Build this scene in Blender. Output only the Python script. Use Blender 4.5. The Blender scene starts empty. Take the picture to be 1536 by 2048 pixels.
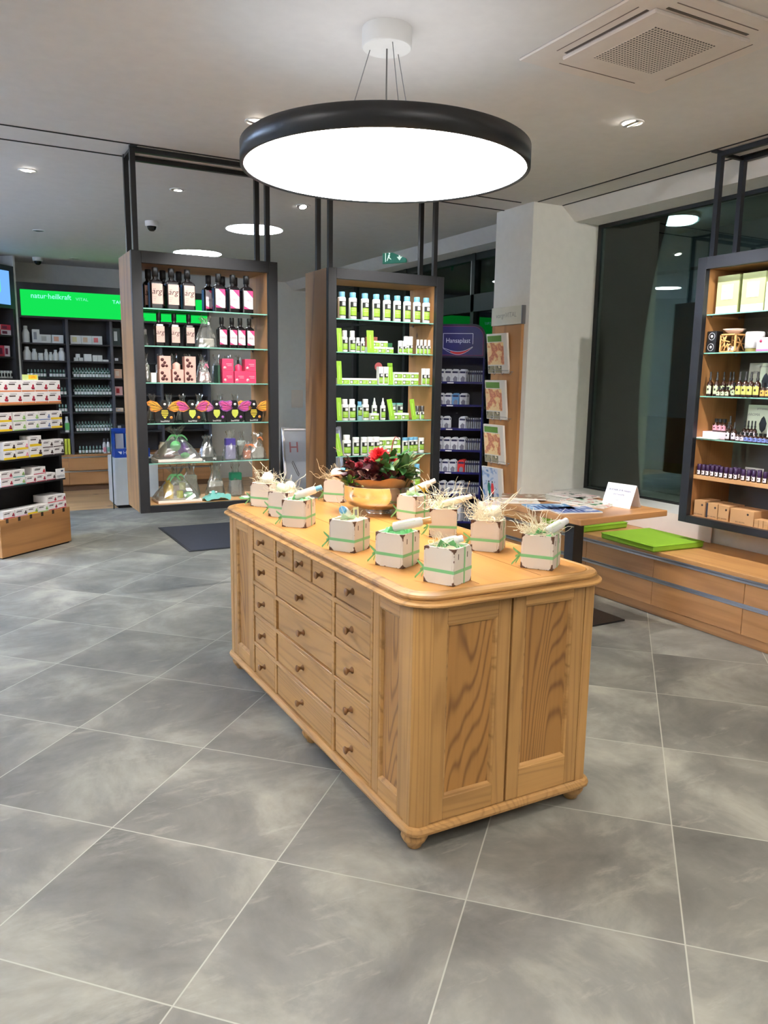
import bpy, bmesh, math, random
from mathutils import Vector, Matrix

SC = bpy.context.scene
COL = SC.collection
R = math.radians
rnd = random.Random(7)

# ---------------------------------------------------------------- camera
CAM_H = 1.494
PITCH, ROLL, YAW = 0.16922, -0.014334, R(28.6)
def make_camera():
    fw = Vector((0, math.cos(PITCH), -math.sin(PITCH)))
    rt = Vector((1, 0, 0))
    dn = fw.cross(rt)
    r2 = rt*math.cos(ROLL) + dn*math.sin(ROLL)
    d2 = -rt*math.sin(ROLL) + dn*math.cos(ROLL)
    def w(v):
        return Vector((math.cos(YAW)*v.x + math.sin(YAW)*v.y, -math.sin(YAW)*v.x + math.cos(YAW)*v.y, v.z))
    X, Y, Z = w(r2), -w(d2), -w(fw)
    m = Matrix(((X.x, Y.x, Z.x, 0), (X.y, Y.y, Z.y, 0), (X.z, Y.z, Z.z, CAM_H), (0, 0, 0, 1)))
    cd = bpy.data.cameras.new('camera')
    cd.sensor_fit = 'VERTICAL'; cd.sensor_height = 24.0; cd.sensor_width = 18.0
    cd.lens = 1555.5/2048*24.0
    cd.clip_start = 0.05; cd.clip_end = 200
    o = bpy.data.objects.new('camera', cd); COL.objects.link(o)
    o.matrix_world = m
    SC.camera = o
make_camera()

# ---------------------------------------------------------------- world and exposure
SC.view_settings.view_transform = 'Standard'
SC.view_settings.look = 'None'
SC.view_settings.gamma = 1.0
SC.view_settings.use_curve_mapping = False
SC.view_settings.exposure = 1.42
W = bpy.data.worlds.new('night'); SC.world = W; W.use_nodes = True
W.node_tree.nodes['Background'].inputs[0].default_value = (0.010, 0.014, 0.018, 1)
W.node_tree.nodes['Background'].inputs[1].default_value = 0.6
SC.cycles.max_bounces = 8
SC.cycles.transparent_max_bounces = 24
SC.cycles.use_denoising = True

PENDANT_EMIT = 9.0
DISC_EMIT = 14.0
SPOT_GAIN = 1.0

# ---------------------------------------------------------------- mesh helpers
_txt = {}
def text_geo(s, extrude=0.0):
    key = (s, extrude)
    if key not in _txt:
        cu = bpy.data.curves.new('t', 'FONT'); cu.body = s; cu.size = 1.0
        cu.align_x = 'CENTER'; cu.align_y = 'CENTER'; cu.resolution_u = 2; cu.extrude = extrude
        o = bpy.data.objects.new('t', cu)
        me = bpy.data.meshes.new_from_object(o)
        vs = [tuple(v.co) for v in me.vertices]; fs = [tuple(p.vertices) for p in me.polygons]
        bpy.data.objects.remove(o); bpy.data.curves.remove(cu); bpy.data.meshes.remove(me)
        _txt[key] = (vs, fs)
    return _txt[key]

def T(x=0, y=0, z=0): return Matrix.Translation((x, y, z))
def RZ(a): return Matrix.Rotation(a, 4, 'Z')
def RX(a): return Matrix.Rotation(a, 4, 'X')
def RY(a): return Matrix.Rotation(a, 4, 'Y')
def face_m(x, y, z, ang=0.0):
    """frame for flat marks on a vertical front: local x runs right, local y runs up, normal -Y turned by ang"""
    return T(x, y, z) @ RZ(ang) @ RX(math.pi/2)

class MB:
    def __init__(s): s.v = []; s.f = []; s.m = []; s.s = []
    def add(s, vs, fs, m=0, M=None, smooth=False):
        b = len(s.v)
        if M is not None: vs = [tuple(M @ Vector(v)) for v in vs]
        s.v += [tuple(v) for v in vs]
        for f in fs:
            s.f.append([b+i for i in f]); s.m.append(m); s.s.append(smooth)
        return s
    def box(s, x0, x1, y0, y1, z0, z1, m=0, M=None):
        vs = [(x, y, z) for z in (z0, z1) for y in (y0, y1) for x in (x0, x1)]
        fs = [(0,2,3,1),(4,5,7,6),(0,1,5,4),(2,6,7,3),(0,4,6,2),(1,3,7,5)]
        return s.add(vs, fs, m, M)
    def cbox(s, x0, x1, y0, y1, z0, z1, b=0.003, m=0, M=None):
        b = min(b, (x1-x0)*.45, (y1-y0)*.45, (z1-z0)*.45)
        lo = (x0, y0, z0); hi = (x1, y1, z1)
        idx = {}; vs = []
        for sx in (0,1):
            for sy in (0,1):
                for sz in (0,1):
                    sg = (sx, sy, sz)
                    for a in range(3):
                        p = []
                        for k in range(3):
                            e = hi[k] if sg[k] else lo[k]
                            if k != a: e += -b if sg[k] else b
                            p.append(e)
                        idx[(sx,sy,sz,a)] = len(vs); vs.append(tuple(p))
        fs = []
        for a in range(3):
            c, d = [k for k in range(3) if k != a]
            for sg in (0,1):
                q = []
                for u, w in ((0,0),(1,0),(1,1),(0,1)):
                    t = [0,0,0]; t[a] = sg; t[c] = u; t[d] = w; q.append(idx[(*t, a)])
                fs.append(q)
        for c in range(3):
            a, d = [k for k in range(3) if k != c]
            for u in (0,1):
                for w in (0,1):
                    t0 = [0,0,0]; t0[a] = u; t0[d] = w; t1 = list(t0); t1[c] = 1
                    fs.append([idx[(*t0,a)], idx[(*t1,a)], idx[(*t1,d)], idx[(*t0,d)]])
        for sx in (0,1):
            for sy in (0,1):
                for sz in (0,1): fs.append([idx[(sx,sy,sz,a)] for a in range(3)])
        cc = Vector([(lo[k]+hi[k])/2 for k in range(3)])
        out = []
        for f in fs:
            p = [Vector(vs[i]) for i in f]
            n = (p[1]-p[0]).cross(p[2]-p[1]); c = sum(p, Vector())/len(p)
            out.append(f if n.dot(c-cc) > 0 else f[::-1])
        return s.add(vs, out, m, M)
    def lathe(s, prof, n=20, m=0, M=None, smooth=True, capb=True, capt=True, sx=1.0, sy=1.0):
        vs = []; fs = []
        for r, z in prof:
            for i in range(n):
                a = 2*math.pi*i/n; vs.append((r*math.cos(a)*sx, r*math.sin(a)*sy, z))
        for k in range(len(prof)-1):
            for i in range(n):
                j = (i+1) % n
                fs.append((k*n+i, k*n+j, (k+1)*n+j, (k+1)*n+i))
        s.add(vs, fs, m, M, smooth)
        if capb and prof[0][0] > 1e-5: s.add(vs[:n], [list(range(n))[::-1]], m, M)
        if capt and prof[-1][0] > 1e-5: s.add(vs[-n:], [list(range(n))], m, M)
        return s
    def tube(s, pts, r, n=6, m=0, M=None, r2=None, cap=True):
        pts = [Vector(p) for p in pts]; vs = []; fs = []; N = len(pts)
        up = None
        for k, p in enumerate(pts):
            d = (pts[min(k+1,N-1)]-pts[max(k-1,0)]).normalized()
            if up is None: up = Vector((0,0,1)) if abs(d.z) < .9 else Vector((1,0,0))
            a = d.cross(up)
            if a.length < 1e-4: a = d.cross(Vector((0,1,0.3)))
            a.normalize(); b = a.cross(d).normalized(); up = b
            rr = r if r2 is None else r+(r2-r)*k/(N-1)
            for i in range(n):
                t = 2*math.pi*i/n; vs.append(p+a*math.cos(t)*rr+b*math.sin(t)*rr)
        for k in range(N-1):
            for i in range(n):
                j = (i+1) % n
                fs.append((k*n+i, (k+1)*n+i, (k+1)*n+j, k*n+j))
        if cap: fs.append(list(range(n))); fs.append([(N-1)*n+i for i in range(n)][::-1])
        return s.add(vs, fs, m, M, n > 4)
    def prism(s, poly, d0, d1, m=0, M=None, mside=None, smooth=False):
        """poly in xy, extruded along z from d0 to d1"""
        n = len(poly)
        vs = [(x, y, d0) for x, y in poly]+[(x, y, d1) for x, y in poly]
        s.add(vs, [list(range(n))[::-1], [n+i for i in range(n)]], m, M)
        s.add(vs, [(i, (i+1) % n, n+(i+1) % n, n+i) for i in range(n)], m if mside is None else mside, M, smooth)
        return s
    def text(s, st, size, M, m=0, extrude=0.0, sx=1.0, shear=0.0):
        vs, fs = text_geo(st, extrude)
        vs = [((x+shear*y)*size*sx, y*size, z*size) for x, y, z in vs]
        return s.add(vs, fs, m, M)
    def build(s, name, mats, parent=None, loc=(0,0,0), rz=0.0):
        me = bpy.data.meshes.new(name)
        me.from_pydata(s.v, [], s.f)
        if not isinstance(mats, (list, tuple)): mats = [mats]
        for mm in mats: me.materials.append(mm)
        me.polygons.foreach_set('material_index', s.m)
        me.polygons.foreach_set('use_smooth', s.s)
        me.update()
        o = bpy.data.objects.new(name, me); COL.objects.link(o)
        o.location = loc; o.rotation_euler = (0, 0, rz)
        if parent is not None: o.parent = parent
        return o

def trim_label(l):
    if len(l.split()) > 16:
        for a, b in ((' on the ', ', '), (' in the ', ', '), (' at the ', ' at ')):
            i = l.rfind(a)
            if i > 0 and len(l.split()) > 16: l = l[:i]+b+l[i+len(a):]
    for a, b in ((' with green label',''),('dark floral print','floral print'),('pink and white label','pink label'),('behind the red flower','behind flower')):
        if len([q for q in l.split() if q != 'the']) > 16: l = l.replace(a, b)
    w = l.split()
    while len(w) > 16 and 'the' in w[1:]:
        i = len(w)-1-w[::-1].index('the'); w.pop(i)
    if len(w) > 16: print('LONG LABEL', len(w), l)
    return ' '.join(w)
def tag(o, label=None, cat=None, group=None, kind=None):
    if label: o['label'] = trim_label(label)
    if cat: o['category'] = cat
    if group: o['group'] = group
    if kind: o['kind'] = kind
    return o
def thing(name, label, cat, loc=(0,0,0), rz=0.0, group=None):
    o = bpy.data.objects.new(name, None); COL.objects.link(o)
    o.empty_display_size = 0.05
    o.location = loc; o.rotation_euler = (0, 0, rz)
    return tag(o, label, cat, group)
def struct(name, b, mats, loc=(0,0,0)):
    return tag(b.build(name, mats, None, loc), kind='structure')
KIDS = {}
def kids(o):
    return [c for c in bpy.data.objects if c.parent == o]
def dup(root, loc, rz, label, group=None):
    if root.name not in KIDS: KIDS[root.name] = [(c, kids(c)) for c in kids(root)]
    r = root.copy(); COL.objects.link(r); r.location = loc; r.rotation_euler = (0, 0, rz)
    r['label'] = trim_label(label)
    if group: r['group'] = group
    for c0, gs in KIDS[root.name]:
        c = c0.copy(); COL.objects.link(c); c.parent = r
        for g0 in gs:
            g = g0.copy(); COL.objects.link(g); g.parent = c
    return r
ORD = ['first','second','third','fourth','fifth','sixth','seventh','eighth','ninth','tenth','eleventh','twelfth','thirteenth',
 'fourteenth','fifteenth','sixteenth','seventeenth','eighteenth','nineteenth','twentieth']
NUM = ['zero','one','two','three','four','five','six','seven','eight','nine','ten','eleven','twelve','thirteen','fourteen','fifteen','sixteen','seventeen','eighteen','nineteen','twenty']
def nth(i, n, noun):
    """'leftmost ...', 'second ... from left', 'rightmost ...'"""
    if n == 1: return noun[0]
    if i == 0: return 'leftmost '+noun[0]
    if i == n-1: return 'rightmost '+noun[0]
    return '%s %s from left' % (ORD[i], noun[0])

# ---------------------------------------------------------------- materials
def lin(c):
    return tuple(((x/255)/12.92 if x/255 <= .04045 else ((x/255+.055)/1.055)**2.4) for x in c)+(1,)
_m = {}
def newmat(name):
    m = bpy.data.materials.new(name); m.use_nodes = True
    nt = m.node_tree; b = nt.nodes['Principled BSDF']
    return m, nt, b
def pmat(name, c, rough=.5, metal=0, spec=None, emit=None, es=1.0, coat=0):
    if name in _m: return _m[name]
    m, nt, b = newmat(name)
    b.inputs['Base Color'].default_value = lin(c); b.inputs['Roughness'].default_value = rough
    b.inputs['Metallic'].default_value = metal
    if spec is not None: b.inputs['Specular IOR Level'].default_value = spec
    if emit:
        b.inputs['Emission Color'].default_value = lin(emit); b.inputs['Emission Strength'].default_value = es
    if coat: b.inputs['Coat Weight'].default_value = coat
    # a little procedural variation so no surface is perfectly even
    if not emit and metal < .5:
        nz = nt.nodes.new('ShaderNodeTexNoise'); nz.inputs['Scale'].default_value = 14; nz.inputs['Detail'].default_value = 3
        tc = nt.nodes.new('ShaderNodeTexCoord'); nt.links.new(tc.outputs['Object'], nz.inputs['Vector'])
        hs = nt.nodes.new('ShaderNodeHueSaturation'); hs.inputs['Color'].default_value = lin(c)
        mr = nt.nodes.new('ShaderNodeMapRange'); mr.inputs['To Min'].default_value = .94; mr.inputs['To Max'].default_value = 1.06
        nt.links.new(nz.outputs['Fac'], mr.inputs['Value']); nt.links.new(mr.outputs['Result'], hs.inputs['Value'])
        nt.links.new(hs.outputs['Color'], b.inputs['Base Color'])
    _m[name] = m
    return m
def emat(name, c, s):
    if name in _m: return _m[name]
    m = bpy.data.materials.new(name); m.use_nodes = True; nt = m.node_tree; nt.nodes.clear()
    e = nt.nodes.new('ShaderNodeEmission'); e.inputs[0].default_value = lin(c); e.inputs[1].default_value = s
    o = nt.nodes.new('ShaderNodeOutputMaterial'); nt.links.new(e.outputs[0], o.inputs[0])
    _m[name] = m; return m
def glassy(name, tint, amt=.1, rough=.02, film=.12):
    """thin clear sheet: mostly transparent, some gloss, a trace of body colour"""
    m = bpy.data.materials.new(name); m.use_nodes = True; nt = m.node_tree; nt.nodes.clear()
    tr = nt.nodes.new('ShaderNodeBsdfTransparent'); tr.inputs[0].default_value = lin(tint)
    gl = nt.nodes.new('ShaderNodeBsdfGlossy'); gl.inputs['Roughness'].default_value = rough
    df = nt.nodes.new('ShaderNodeBsdfDiffuse'); df.inputs[0].default_value = lin((235,240,238))
    fr = nt.nodes.new('ShaderNodeFresnel'); fr.inputs[0].default_value = 1.45
    ad = nt.nodes.new('ShaderNodeMath'); ad.operation = 'ADD'; ad.inputs[1].default_value = amt; ad.use_clamp = True
    nt.links.new(fr.outputs[0], ad.inputs[0])
    m1 = nt.nodes.new('ShaderNodeMixShader'); m1.inputs[0].default_value = film
    nt.links.new(tr.outputs[0], m1.inputs[1]); nt.links.new(df.outputs[0], m1.inputs[2])
    m2 = nt.nodes.new('ShaderNodeMixShader'); nt.links.new(ad.outputs[0], m2.inputs[0])
    nt.links.new(m1.outputs[0], m2.inputs[1]); nt.links.new(gl.outputs[0], m2.inputs[2])
    o = nt.nodes.new('ShaderNodeOutputMaterial'); nt.links.new(m2.outputs[0], o.inputs[0])
    return m
def N(nt, t, **k):
    n = nt.nodes.new(t)
    for a, v in k.items():
        if a.startswith('i_'):
            n.inputs[int(a[2:])].default_value = v
        else: setattr(n, a, v)
    return n
def wood(name, light, dark, axis='Z', scale=1.0, rings=9.0, contrast=.8, rough=.5, knots=.5, knotcol=None, stretch=.11, bump=.12):
    m, nt, b = newmat(name); L = nt.links
    tc = N(nt, 'ShaderNodeTexCoord'); oi = N(nt, 'ShaderNodeObjectInfo')
    off = N(nt, 'ShaderNodeMath', operation='MULTIPLY', i_1=37.0); L.new(oi.outputs['Random'], off.inputs[0])
    mp = N(nt, 'ShaderNodeMapping'); L.new(tc.outputs['Object'], mp.inputs[0])
    s = [scale*3.2]*3; s['XYZ'.index(axis)] = scale*3.2*stretch; mp.inputs['Scale'].default_value = s
    n1 = N(nt, 'ShaderNodeTexNoise', noise_dimensions='4D'); n1.inputs['Scale'].default_value = 1.6; n1.inputs['Detail'].default_value = 1.5
    L.new(mp.outputs[0], n1.inputs['Vector']); L.new(off.outputs[0], n1.inputs['W'])
    mu = N(nt, 'ShaderNodeMath', operation='MULTIPLY', i_1=rings*6.283); L.new(n1.outputs['Fac'], mu.inputs[0])
    sn = N(nt, 'ShaderNodeMath', operation='SINE'); L.new(mu.outputs[0], sn.inputs[0])
    mr = N(nt, 'ShaderNodeMapRange'); mr.inputs['From Min'].default_value = -1
    L.new(sn.outputs[0], mr.inputs['Value'])
    pw = N(nt, 'ShaderNodeMath', operation='POWER', i_1=3.6); L.new(mr.outputs[0], pw.inputs[0])
    # fine fibres
    mp2 = N(nt, 'ShaderNodeMapping'); L.new(tc.outputs['Object'], mp2.inputs[0])
    s2 = [scale*90]*3; s2['XYZ'.index(axis)] = scale*2.5; mp2.inputs['Scale'].default_value = s2
    n2 = N(nt, 'ShaderNodeTexNoise'); n2.inputs['Scale'].default_value = 1.0; n2.inputs['Detail'].default_value = 3
    L.new(mp2.outputs[0], n2.inputs['Vector'])
    a1 = N(nt, 'ShaderNodeMath', operation='MULTIPLY', i_1=contrast); L.new(pw.outputs[0], a1.inputs[0])
    a2 = N(nt, 'ShaderNodeMath', operation='MULTIPLY_ADD', i_1=.7, i_2=-.35); L.new(n2.outputs['Fac'], a2.inputs[0])
    a3 = N(nt, 'ShaderNodeMath', operation='ADD', use_clamp=True); L.new(a1.outputs[0], a3.inputs[0]); L.new(a2.outputs[0], a3.inputs[1])
    mx = N(nt, 'ShaderNodeMix', data_type='RGBA'); mx.inputs['A'].default_value = lin(light); mx.inputs['B'].default_value = lin(dark)
    L.new(a3.outputs[0], mx.inputs['Factor'])
    # broad tone shifts
    n3 = N(nt, 'ShaderNodeTexNoise', noise_dimensions='4D'); n3.inputs['Scale'].default_value = 1.3*scale; n3.inputs['Detail'].default_value = 3
    L.new(tc.outputs['Object'], n3.inputs['Vector']); L.new(off.outputs[0], n3.inputs['W'])
    m3 = N(nt, 'ShaderNodeMapRange'); m3.inputs['From Min'].default_value = .3; m3.inputs['From Max'].default_value = .7
    m3.inputs['To Min'].default_value = .82; m3.inputs['To Max'].default_value = 1.12; L.new(n3.outputs['Fac'], m3.inputs['Value'])
    hs = N(nt, 'ShaderNodeHueSaturation'); L.new(mx.outputs['Result'], hs.inputs['Color']); L.new(m3.outputs[0], hs.inputs['Value'])
    last = hs.outputs['Color']
    if knots > 0:
        mk = N(nt, 'ShaderNodeMapping'); L.new(tc.outputs['Object'], mk.inputs[0])
        sk = [scale*7]*3; sk['XYZ'.index(axis)] = scale*4.0; mk.inputs['Scale'].default_value = sk
        vo = N(nt, 'ShaderNodeTexVoronoi'); vo.inputs['Scale'].default_value = 1.0; L.new(mk.outputs[0], vo.inputs['Vector'])
        k1 = N(nt, 'ShaderNodeMapRange', interpolation_type='SMOOTHSTEP'); k1.inputs['From Min'].default_value = .05; k1.inputs['From Max'].default_value = .13
        k1.inputs['To Min'].default_value = 1; k1.inputs['To Max'].default_value = 0
        L.new(vo.outputs['Distance'], k1.inputs['Value'])
        sp = N(nt, 'ShaderNodeSeparateColor'); L.new(vo.outputs['Color'], sp.inputs[0])
        gt = N(nt, 'ShaderNodeMath', operation='LESS_THAN', i_1=knots); L.new(sp.outputs[0], gt.inputs[0])
        km = N(nt, 'ShaderNodeMath', operation='MULTIPLY'); L.new(k1.outputs[0], km.inputs[0]); L.new(gt.outputs[0], km.inputs[1])
        mk2 = N(nt, 'ShaderNodeMix', data_type='RGBA'); L.new(km.outputs[0], mk2.inputs['Factor']); L.new(last, mk2.inputs['A'])
        mk2.inputs['B'].default_value = lin(knotcol or tuple(int(x*.45) for x in dark)); last = mk2.outputs['Result']
    L.new(last, b.inputs['Base Color'])
    b.inputs['Roughness'].default_value = rough
    bp = N(nt, 'ShaderNodeBump'); bp.inputs['Strength'].default_value = bump; bp.inputs['Distance'].default_value = .002
    L.new(a3.outputs[0], bp.inputs['Height']); L.new(bp.outputs[0], b.inputs['Normal'])
    return m

PINE = {a: wood('old_pine_'+a, (178,134,78), (134,94,50), a, 1.0, 26, .42, .48, .2, None, .06) for a in 'XYZ'}
PINE_TOP = wood('worn_pine_top', (206,146,74), (180,120,56), 'Y', .8, 9, .45, .33, .10, (120,78,40), .07)
PINE_DK = wood('pine_panel', (164,117,60), (112,74,36), 'Z', 1.0, 40, .8, .5, .05, None, .095)
PINE_MOULD = wood('pine_moulding', (176,132,76), (128,90,46), 'X', 1.2, 9, .6, .5, .05)
OAK = {a: wood('oak_'+a, (178,128,78), (138,92,52), a, .8, 5, .5, .42, .12, (80,50,28)) for a in 'XYZ'}
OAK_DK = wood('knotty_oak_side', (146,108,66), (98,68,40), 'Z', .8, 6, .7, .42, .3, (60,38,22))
OAK_LT = wood('pale_oak', (206,158,106), (174,126,78), 'X', .8, 4, .4, .45, .04)
ANTH = pmat('anthracite', (28,29,33), .45)
BLACKM = pmat('black_metal', (22,22,24), .4, 0)
DARKSH = pmat('dark_shelving', (44,42,42), .55)
WHITE = pmat('white_paint', (232,230,226), .6)
CEILM = pmat('ceiling_paint', (222,218,214), .8)
WALLM = pmat('wall_paint', (224,222,214), .75)
WARMW = pmat('warm_white', (228,216,206), .5)
ALU = pmat('brushed_aluminium', (190,190,192), .32, 1)
STEEL = pmat('steel_rim', (150,150,152), .3, 1)
GLASS = glassy('clear_glass', (226,240,234), .03, .0, .01)
GEDGE = pmat('glass_edge', (130,190,172), .15, 0, .8)
CELLO = glassy('cellophane', (250,252,250), .10, .12, .09)
CLEAR = glassy('clear_plastic', (245,248,250), .05, .05, .08)
# ================================================================ structure
CH = 2.9
def tile_floor():
    m, nt, b = newmat('grey_stone_tiles'); L = nt.links
    tc = N(nt, 'ShaderNodeTexCoord')
    mp = N(nt, 'ShaderNodeMapping', vector_type='TEXTURE')
    mp.inputs['Location'].default_value = (.358, 2.526, 0); mp.inputs['Rotation'].default_value = (0, 0, R(-45.2)); mp.inputs['Scale'].default_value = (.6, .6, .6)
    L.new(tc.outputs['Object'], mp.inputs[0])
    sx = N(nt, 'ShaderNodeSeparateXYZ'); L.new(mp.outputs[0], sx.inputs[0])
    def edge(o):
        f = N(nt, 'ShaderNodeMath', operation='FRACT'); L.new(o, f.inputs[0])
        s = N(nt, 'ShaderNodeMath', operation='SUBTRACT', i_1=.5); L.new(f.outputs[0], s.inputs[0])
        a = N(nt, 'ShaderNodeMath', operation='ABSOLUTE'); L.new(s.outputs[0], a.inputs[0]); return a.outputs[0]
    mxm = N(nt, 'ShaderNodeMath', operation='MAXIMUM'); L.new(edge(sx.outputs[0]), mxm.inputs[0]); L.new(edge(sx.outputs[1]), mxm.inputs[1])
    gr = N(nt, 'ShaderNodeMapRange'); gr.inputs['From Min'].default_value = .4956; gr.inputs['From Max'].default_value = .4972; L.new(mxm.outputs[0], gr.inputs['Value'])
    fl = N(nt, 'ShaderNodeVectorMath', operation='FLOOR'); L.new(mp.outputs[0], fl.inputs[0])
    wn = N(nt, 'ShaderNodeTexWhiteNoise', noise_dimensions='2D'); L.new(fl.outputs[0], wn.inputs[0])
    ad = N(nt, 'ShaderNodeVectorMath', operation='MULTIPLY_ADD'); ad.inputs[1].default_value = (7.3, 7.3, 7.3)
    L.new(wn.outputs['Color'], ad.inputs[0]); L.new(tc.outputs['Object'], ad.inputs[2])
    n1 = N(nt, 'ShaderNodeTexNoise'); n1.inputs['Scale'].default_value = 2.2; n1.inputs['Detail'].default_value = 7; n1.inputs['Roughness'].default_value = .62; n1.inputs['Distortion'].default_value = .4
    L.new(ad.outputs[0], n1.inputs['Vector'])
    ms = N(nt, 'ShaderNodeMapping'); ms.inputs['Rotation'].default_value = (0, 0, R(45)); ms.inputs['Scale'].default_value = (2.2, 9, 1); L.new(ad.outputs[0], ms.inputs[0])
    n2 = N(nt, 'ShaderNodeTexNoise'); n2.inputs['Scale'].default_value = 1.6; n2.inputs['Detail'].default_value = 6; n2.inputs['Roughness'].default_value = .7; L.new(ms.outputs[0], n2.inputs['Vector'])
    cr = N(nt, 'ShaderNodeValToRGB'); e = cr.color_ramp.elements
    e[0].position = .28; e[0].color = lin((90,88,81)); e[1].position = .74; e[1].color = lin((164,160,146))
    k = cr.color_ramp.elements.new(.5); k.color = lin((120,117,108))
    L.new(n1.outputs['Fac'], cr.inputs[0])
    st = N(nt, 'ShaderNodeMapRange'); st.inputs['From Min'].default_value = .58; st.inputs['From Max'].default_value = .75; st.inputs['To Max'].default_value = .36; L.new(n2.outputs['Fac'], st.inputs['Value'])
    m2 = N(nt, 'ShaderNodeMix', data_type='RGBA'); L.new(st.outputs[0], m2.inputs['Factor']); L.new(cr.outputs[0], m2.inputs['A']); m2.inputs['B'].default_value = lin((184,178,162))
    hv = N(nt, 'ShaderNodeMapRange'); hv.inputs['To Min'].default_value = .93; hv.inputs['To Max'].default_value = 1.06; L.new(wn.outputs['Value'], hv.inputs['Value'])
    hs = N(nt, 'ShaderNodeHueSaturation'); L.new(m2.outputs['Result'], hs.inputs['Color']); L.new(hv.outputs[0], hs.inputs['Value'])
    m3 = N(nt, 'ShaderNodeMix', data_type='RGBA'); L.new(gr.outputs[0], m3.inputs['Factor']); L.new(hs.outputs[0], m3.inputs['A']); m3.inputs['B'].default_value = lin((170,166,152))
    L.new(m3.outputs['Result'], b.inputs['Base Color'])
    rr = N(nt, 'ShaderNodeMapRange'); rr.inputs['To Min'].default_value = .42; rr.inputs['To Max'].default_value = .62; L.new(n2.outputs['Fac'], rr.inputs['Value'])
    L.new(rr.outputs[0], b.inputs['Roughness'])
    b.inputs['Specular IOR Level'].default_value = .45
    return m
struct('floor', MB().box(-4, 4.95, -3, 9.16, -.1, 0), tile_floor())
def plank_floor():
    m = wood('plank_floor', (206,164,116), (166,122,78), 'X', .7, 4, .5, .45, .1)
    return m
struct('floor', MB().box(-4, 4.95, 9.16, 11.4, -.1, 0), plank_floor())
# ceiling, with the sloped bulkhead in front of the glazing
struct('ceiling', MB().box(-4, 4.42, -3, 11.4, CH, CH+.15), CEILM)
pf = [(4.42, CH), (4.42, CH+.15), (5.0, CH+.15), (5.0, 2.79), (4.56, 2.79), (4.53, 2.815)]
def bulkhead(y0, y1):
    b = MB(); v = [(x, y0, z) for x, z in pf]+[(x, y1, z) for x, z in pf]; n = len(pf)
    b.add(v, [list(range(n)), [n+i for i in range(n)][::-1]]+[(i, n+i, n+(i+1) % n, (i+1) % n) for i in range(n)])
    return b
struct('trim_1', bulkhead(-3, 5.156), CEILM)
struct('trim_2', bulkhead(5.644, 11.4), CEILM)
struct('wall_pillar', MB().box(4.127, 5.0, 5.156, 5.644, 0, CH+.1), WALLM)
struct('wall_back', MB().box(-4, 4.95, 11.3, 11.4, 0, CH), WALLM)
struct('wall_left', MB().box(-4.1, -4, -3, 11.4, 0, CH), WALLM)
struct('wall_front', MB().box(-4, 4.95, -3.1, -3, 0, CH), WALLM)
# window sill wall under window 1 and the wall behind the camera side
struct('wall_right', MB().box(4.45, 4.95, 0.3, 5.156, 0, .55).box(4.82, 4.95, -3, .3, 0, 2.79), WALLM)
# angled return wall on the far left, behind the screen unit
A45 = R(45)
def ang_box(b, s0, s1, d0, d1, z0, z1, m=0, O=(.70, 10.72), a=A45):
    return b.cbox(s0, s1, d0, d1, z0, z1, .0015, m, T(O[0], O[1], 0) @ RZ(a))
struct('wall_return', ang_box(MB(), -2.6, -.005, .42, .55, 0, CH), WALLM)
# glazing
def night_glass():
    m = bpy.data.materials.new('night_window_glass'); m.use_nodes = True; nt = m.node_tree; nt.nodes.clear()
    tr = nt.nodes.new('ShaderNodeBsdfTransparent'); tr.inputs[0].default_value = lin((205,222,216))
    gl = nt.nodes.new('ShaderNodeBsdfGlossy'); gl.inputs['Roughness'].default_value = .0; gl.inputs[0].default_value = (.85, .95, .92, 1)
    fr = nt.nodes.new('ShaderNodeFresnel'); fr.inputs[0].default_value = 1.45
    ad = nt.nodes.new('ShaderNodeMath'); ad.operation = 'MULTIPLY_ADD'; ad.inputs[1].default_value = 1.15; ad.inputs[2].default_value = .03; ad.use_clamp = True
    nt.links.new(fr.outputs[0], ad.inputs[0])
    mx = nt.nodes.new('ShaderNodeMixShader'); nt.links.new(ad.outputs[0], mx.inputs[0]); nt.links.new(tr.outputs[0], mx.inputs[1]); nt.links.new(gl.outputs[0], mx.inputs[2])
    o = nt.nodes.new('ShaderNodeOutputMaterial'); nt.links.new(mx.outputs[0], o.inputs[0]); return m
NG = night_glass()
WFR = pmat('window_frame_dark', (30,33,34), .4)
w1 = struct('window_1', MB().box(4.83, 4.838, .3, 5.156, .55, 2.79), NG)
struct('trim_3', MB().box(4.82, 4.86, 5.118, 5.156, .55, 2.79).box(4.82, 4.86, .3, 5.118, 2.762, 2.79).box(4.82, 4.86, .3, 5.118, .55, .585).box(4.82,4.86,.3,.34,.585,2.762), WFR)
w2 = struct('window_2', MB().box(4.83, 4.838, 5.644, 11.3, 0, 2.79), NG)
fr2 = MB().box(4.80, 4.88, 5.644, 11.3, 2.72, 2.79).box(4.79, 4.88, 5.644, 11.3, 2.30, 2.375).box(4.79, 4.825, 5.644, 11.3, 2.20, 2.30)
for y in (5.70, 6.93, 8.35, 9.75, 11.25): fr2.box(4.79, 4.88, y-.03, y+.03, 0, 2.79)
struct('trim_4', fr2, WFR)
struct('trim_5', MB().box(4.80, 4.822, 6.965, 6.985, 2.375, 2.72), ALU)
struct('baseboard_pillar', MB().box(4.117, 4.127, 5.156, 5.644, 0, .06).box(4.127, 4.45, 5.146, 5.156, 0, .06), WHITE)
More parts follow.
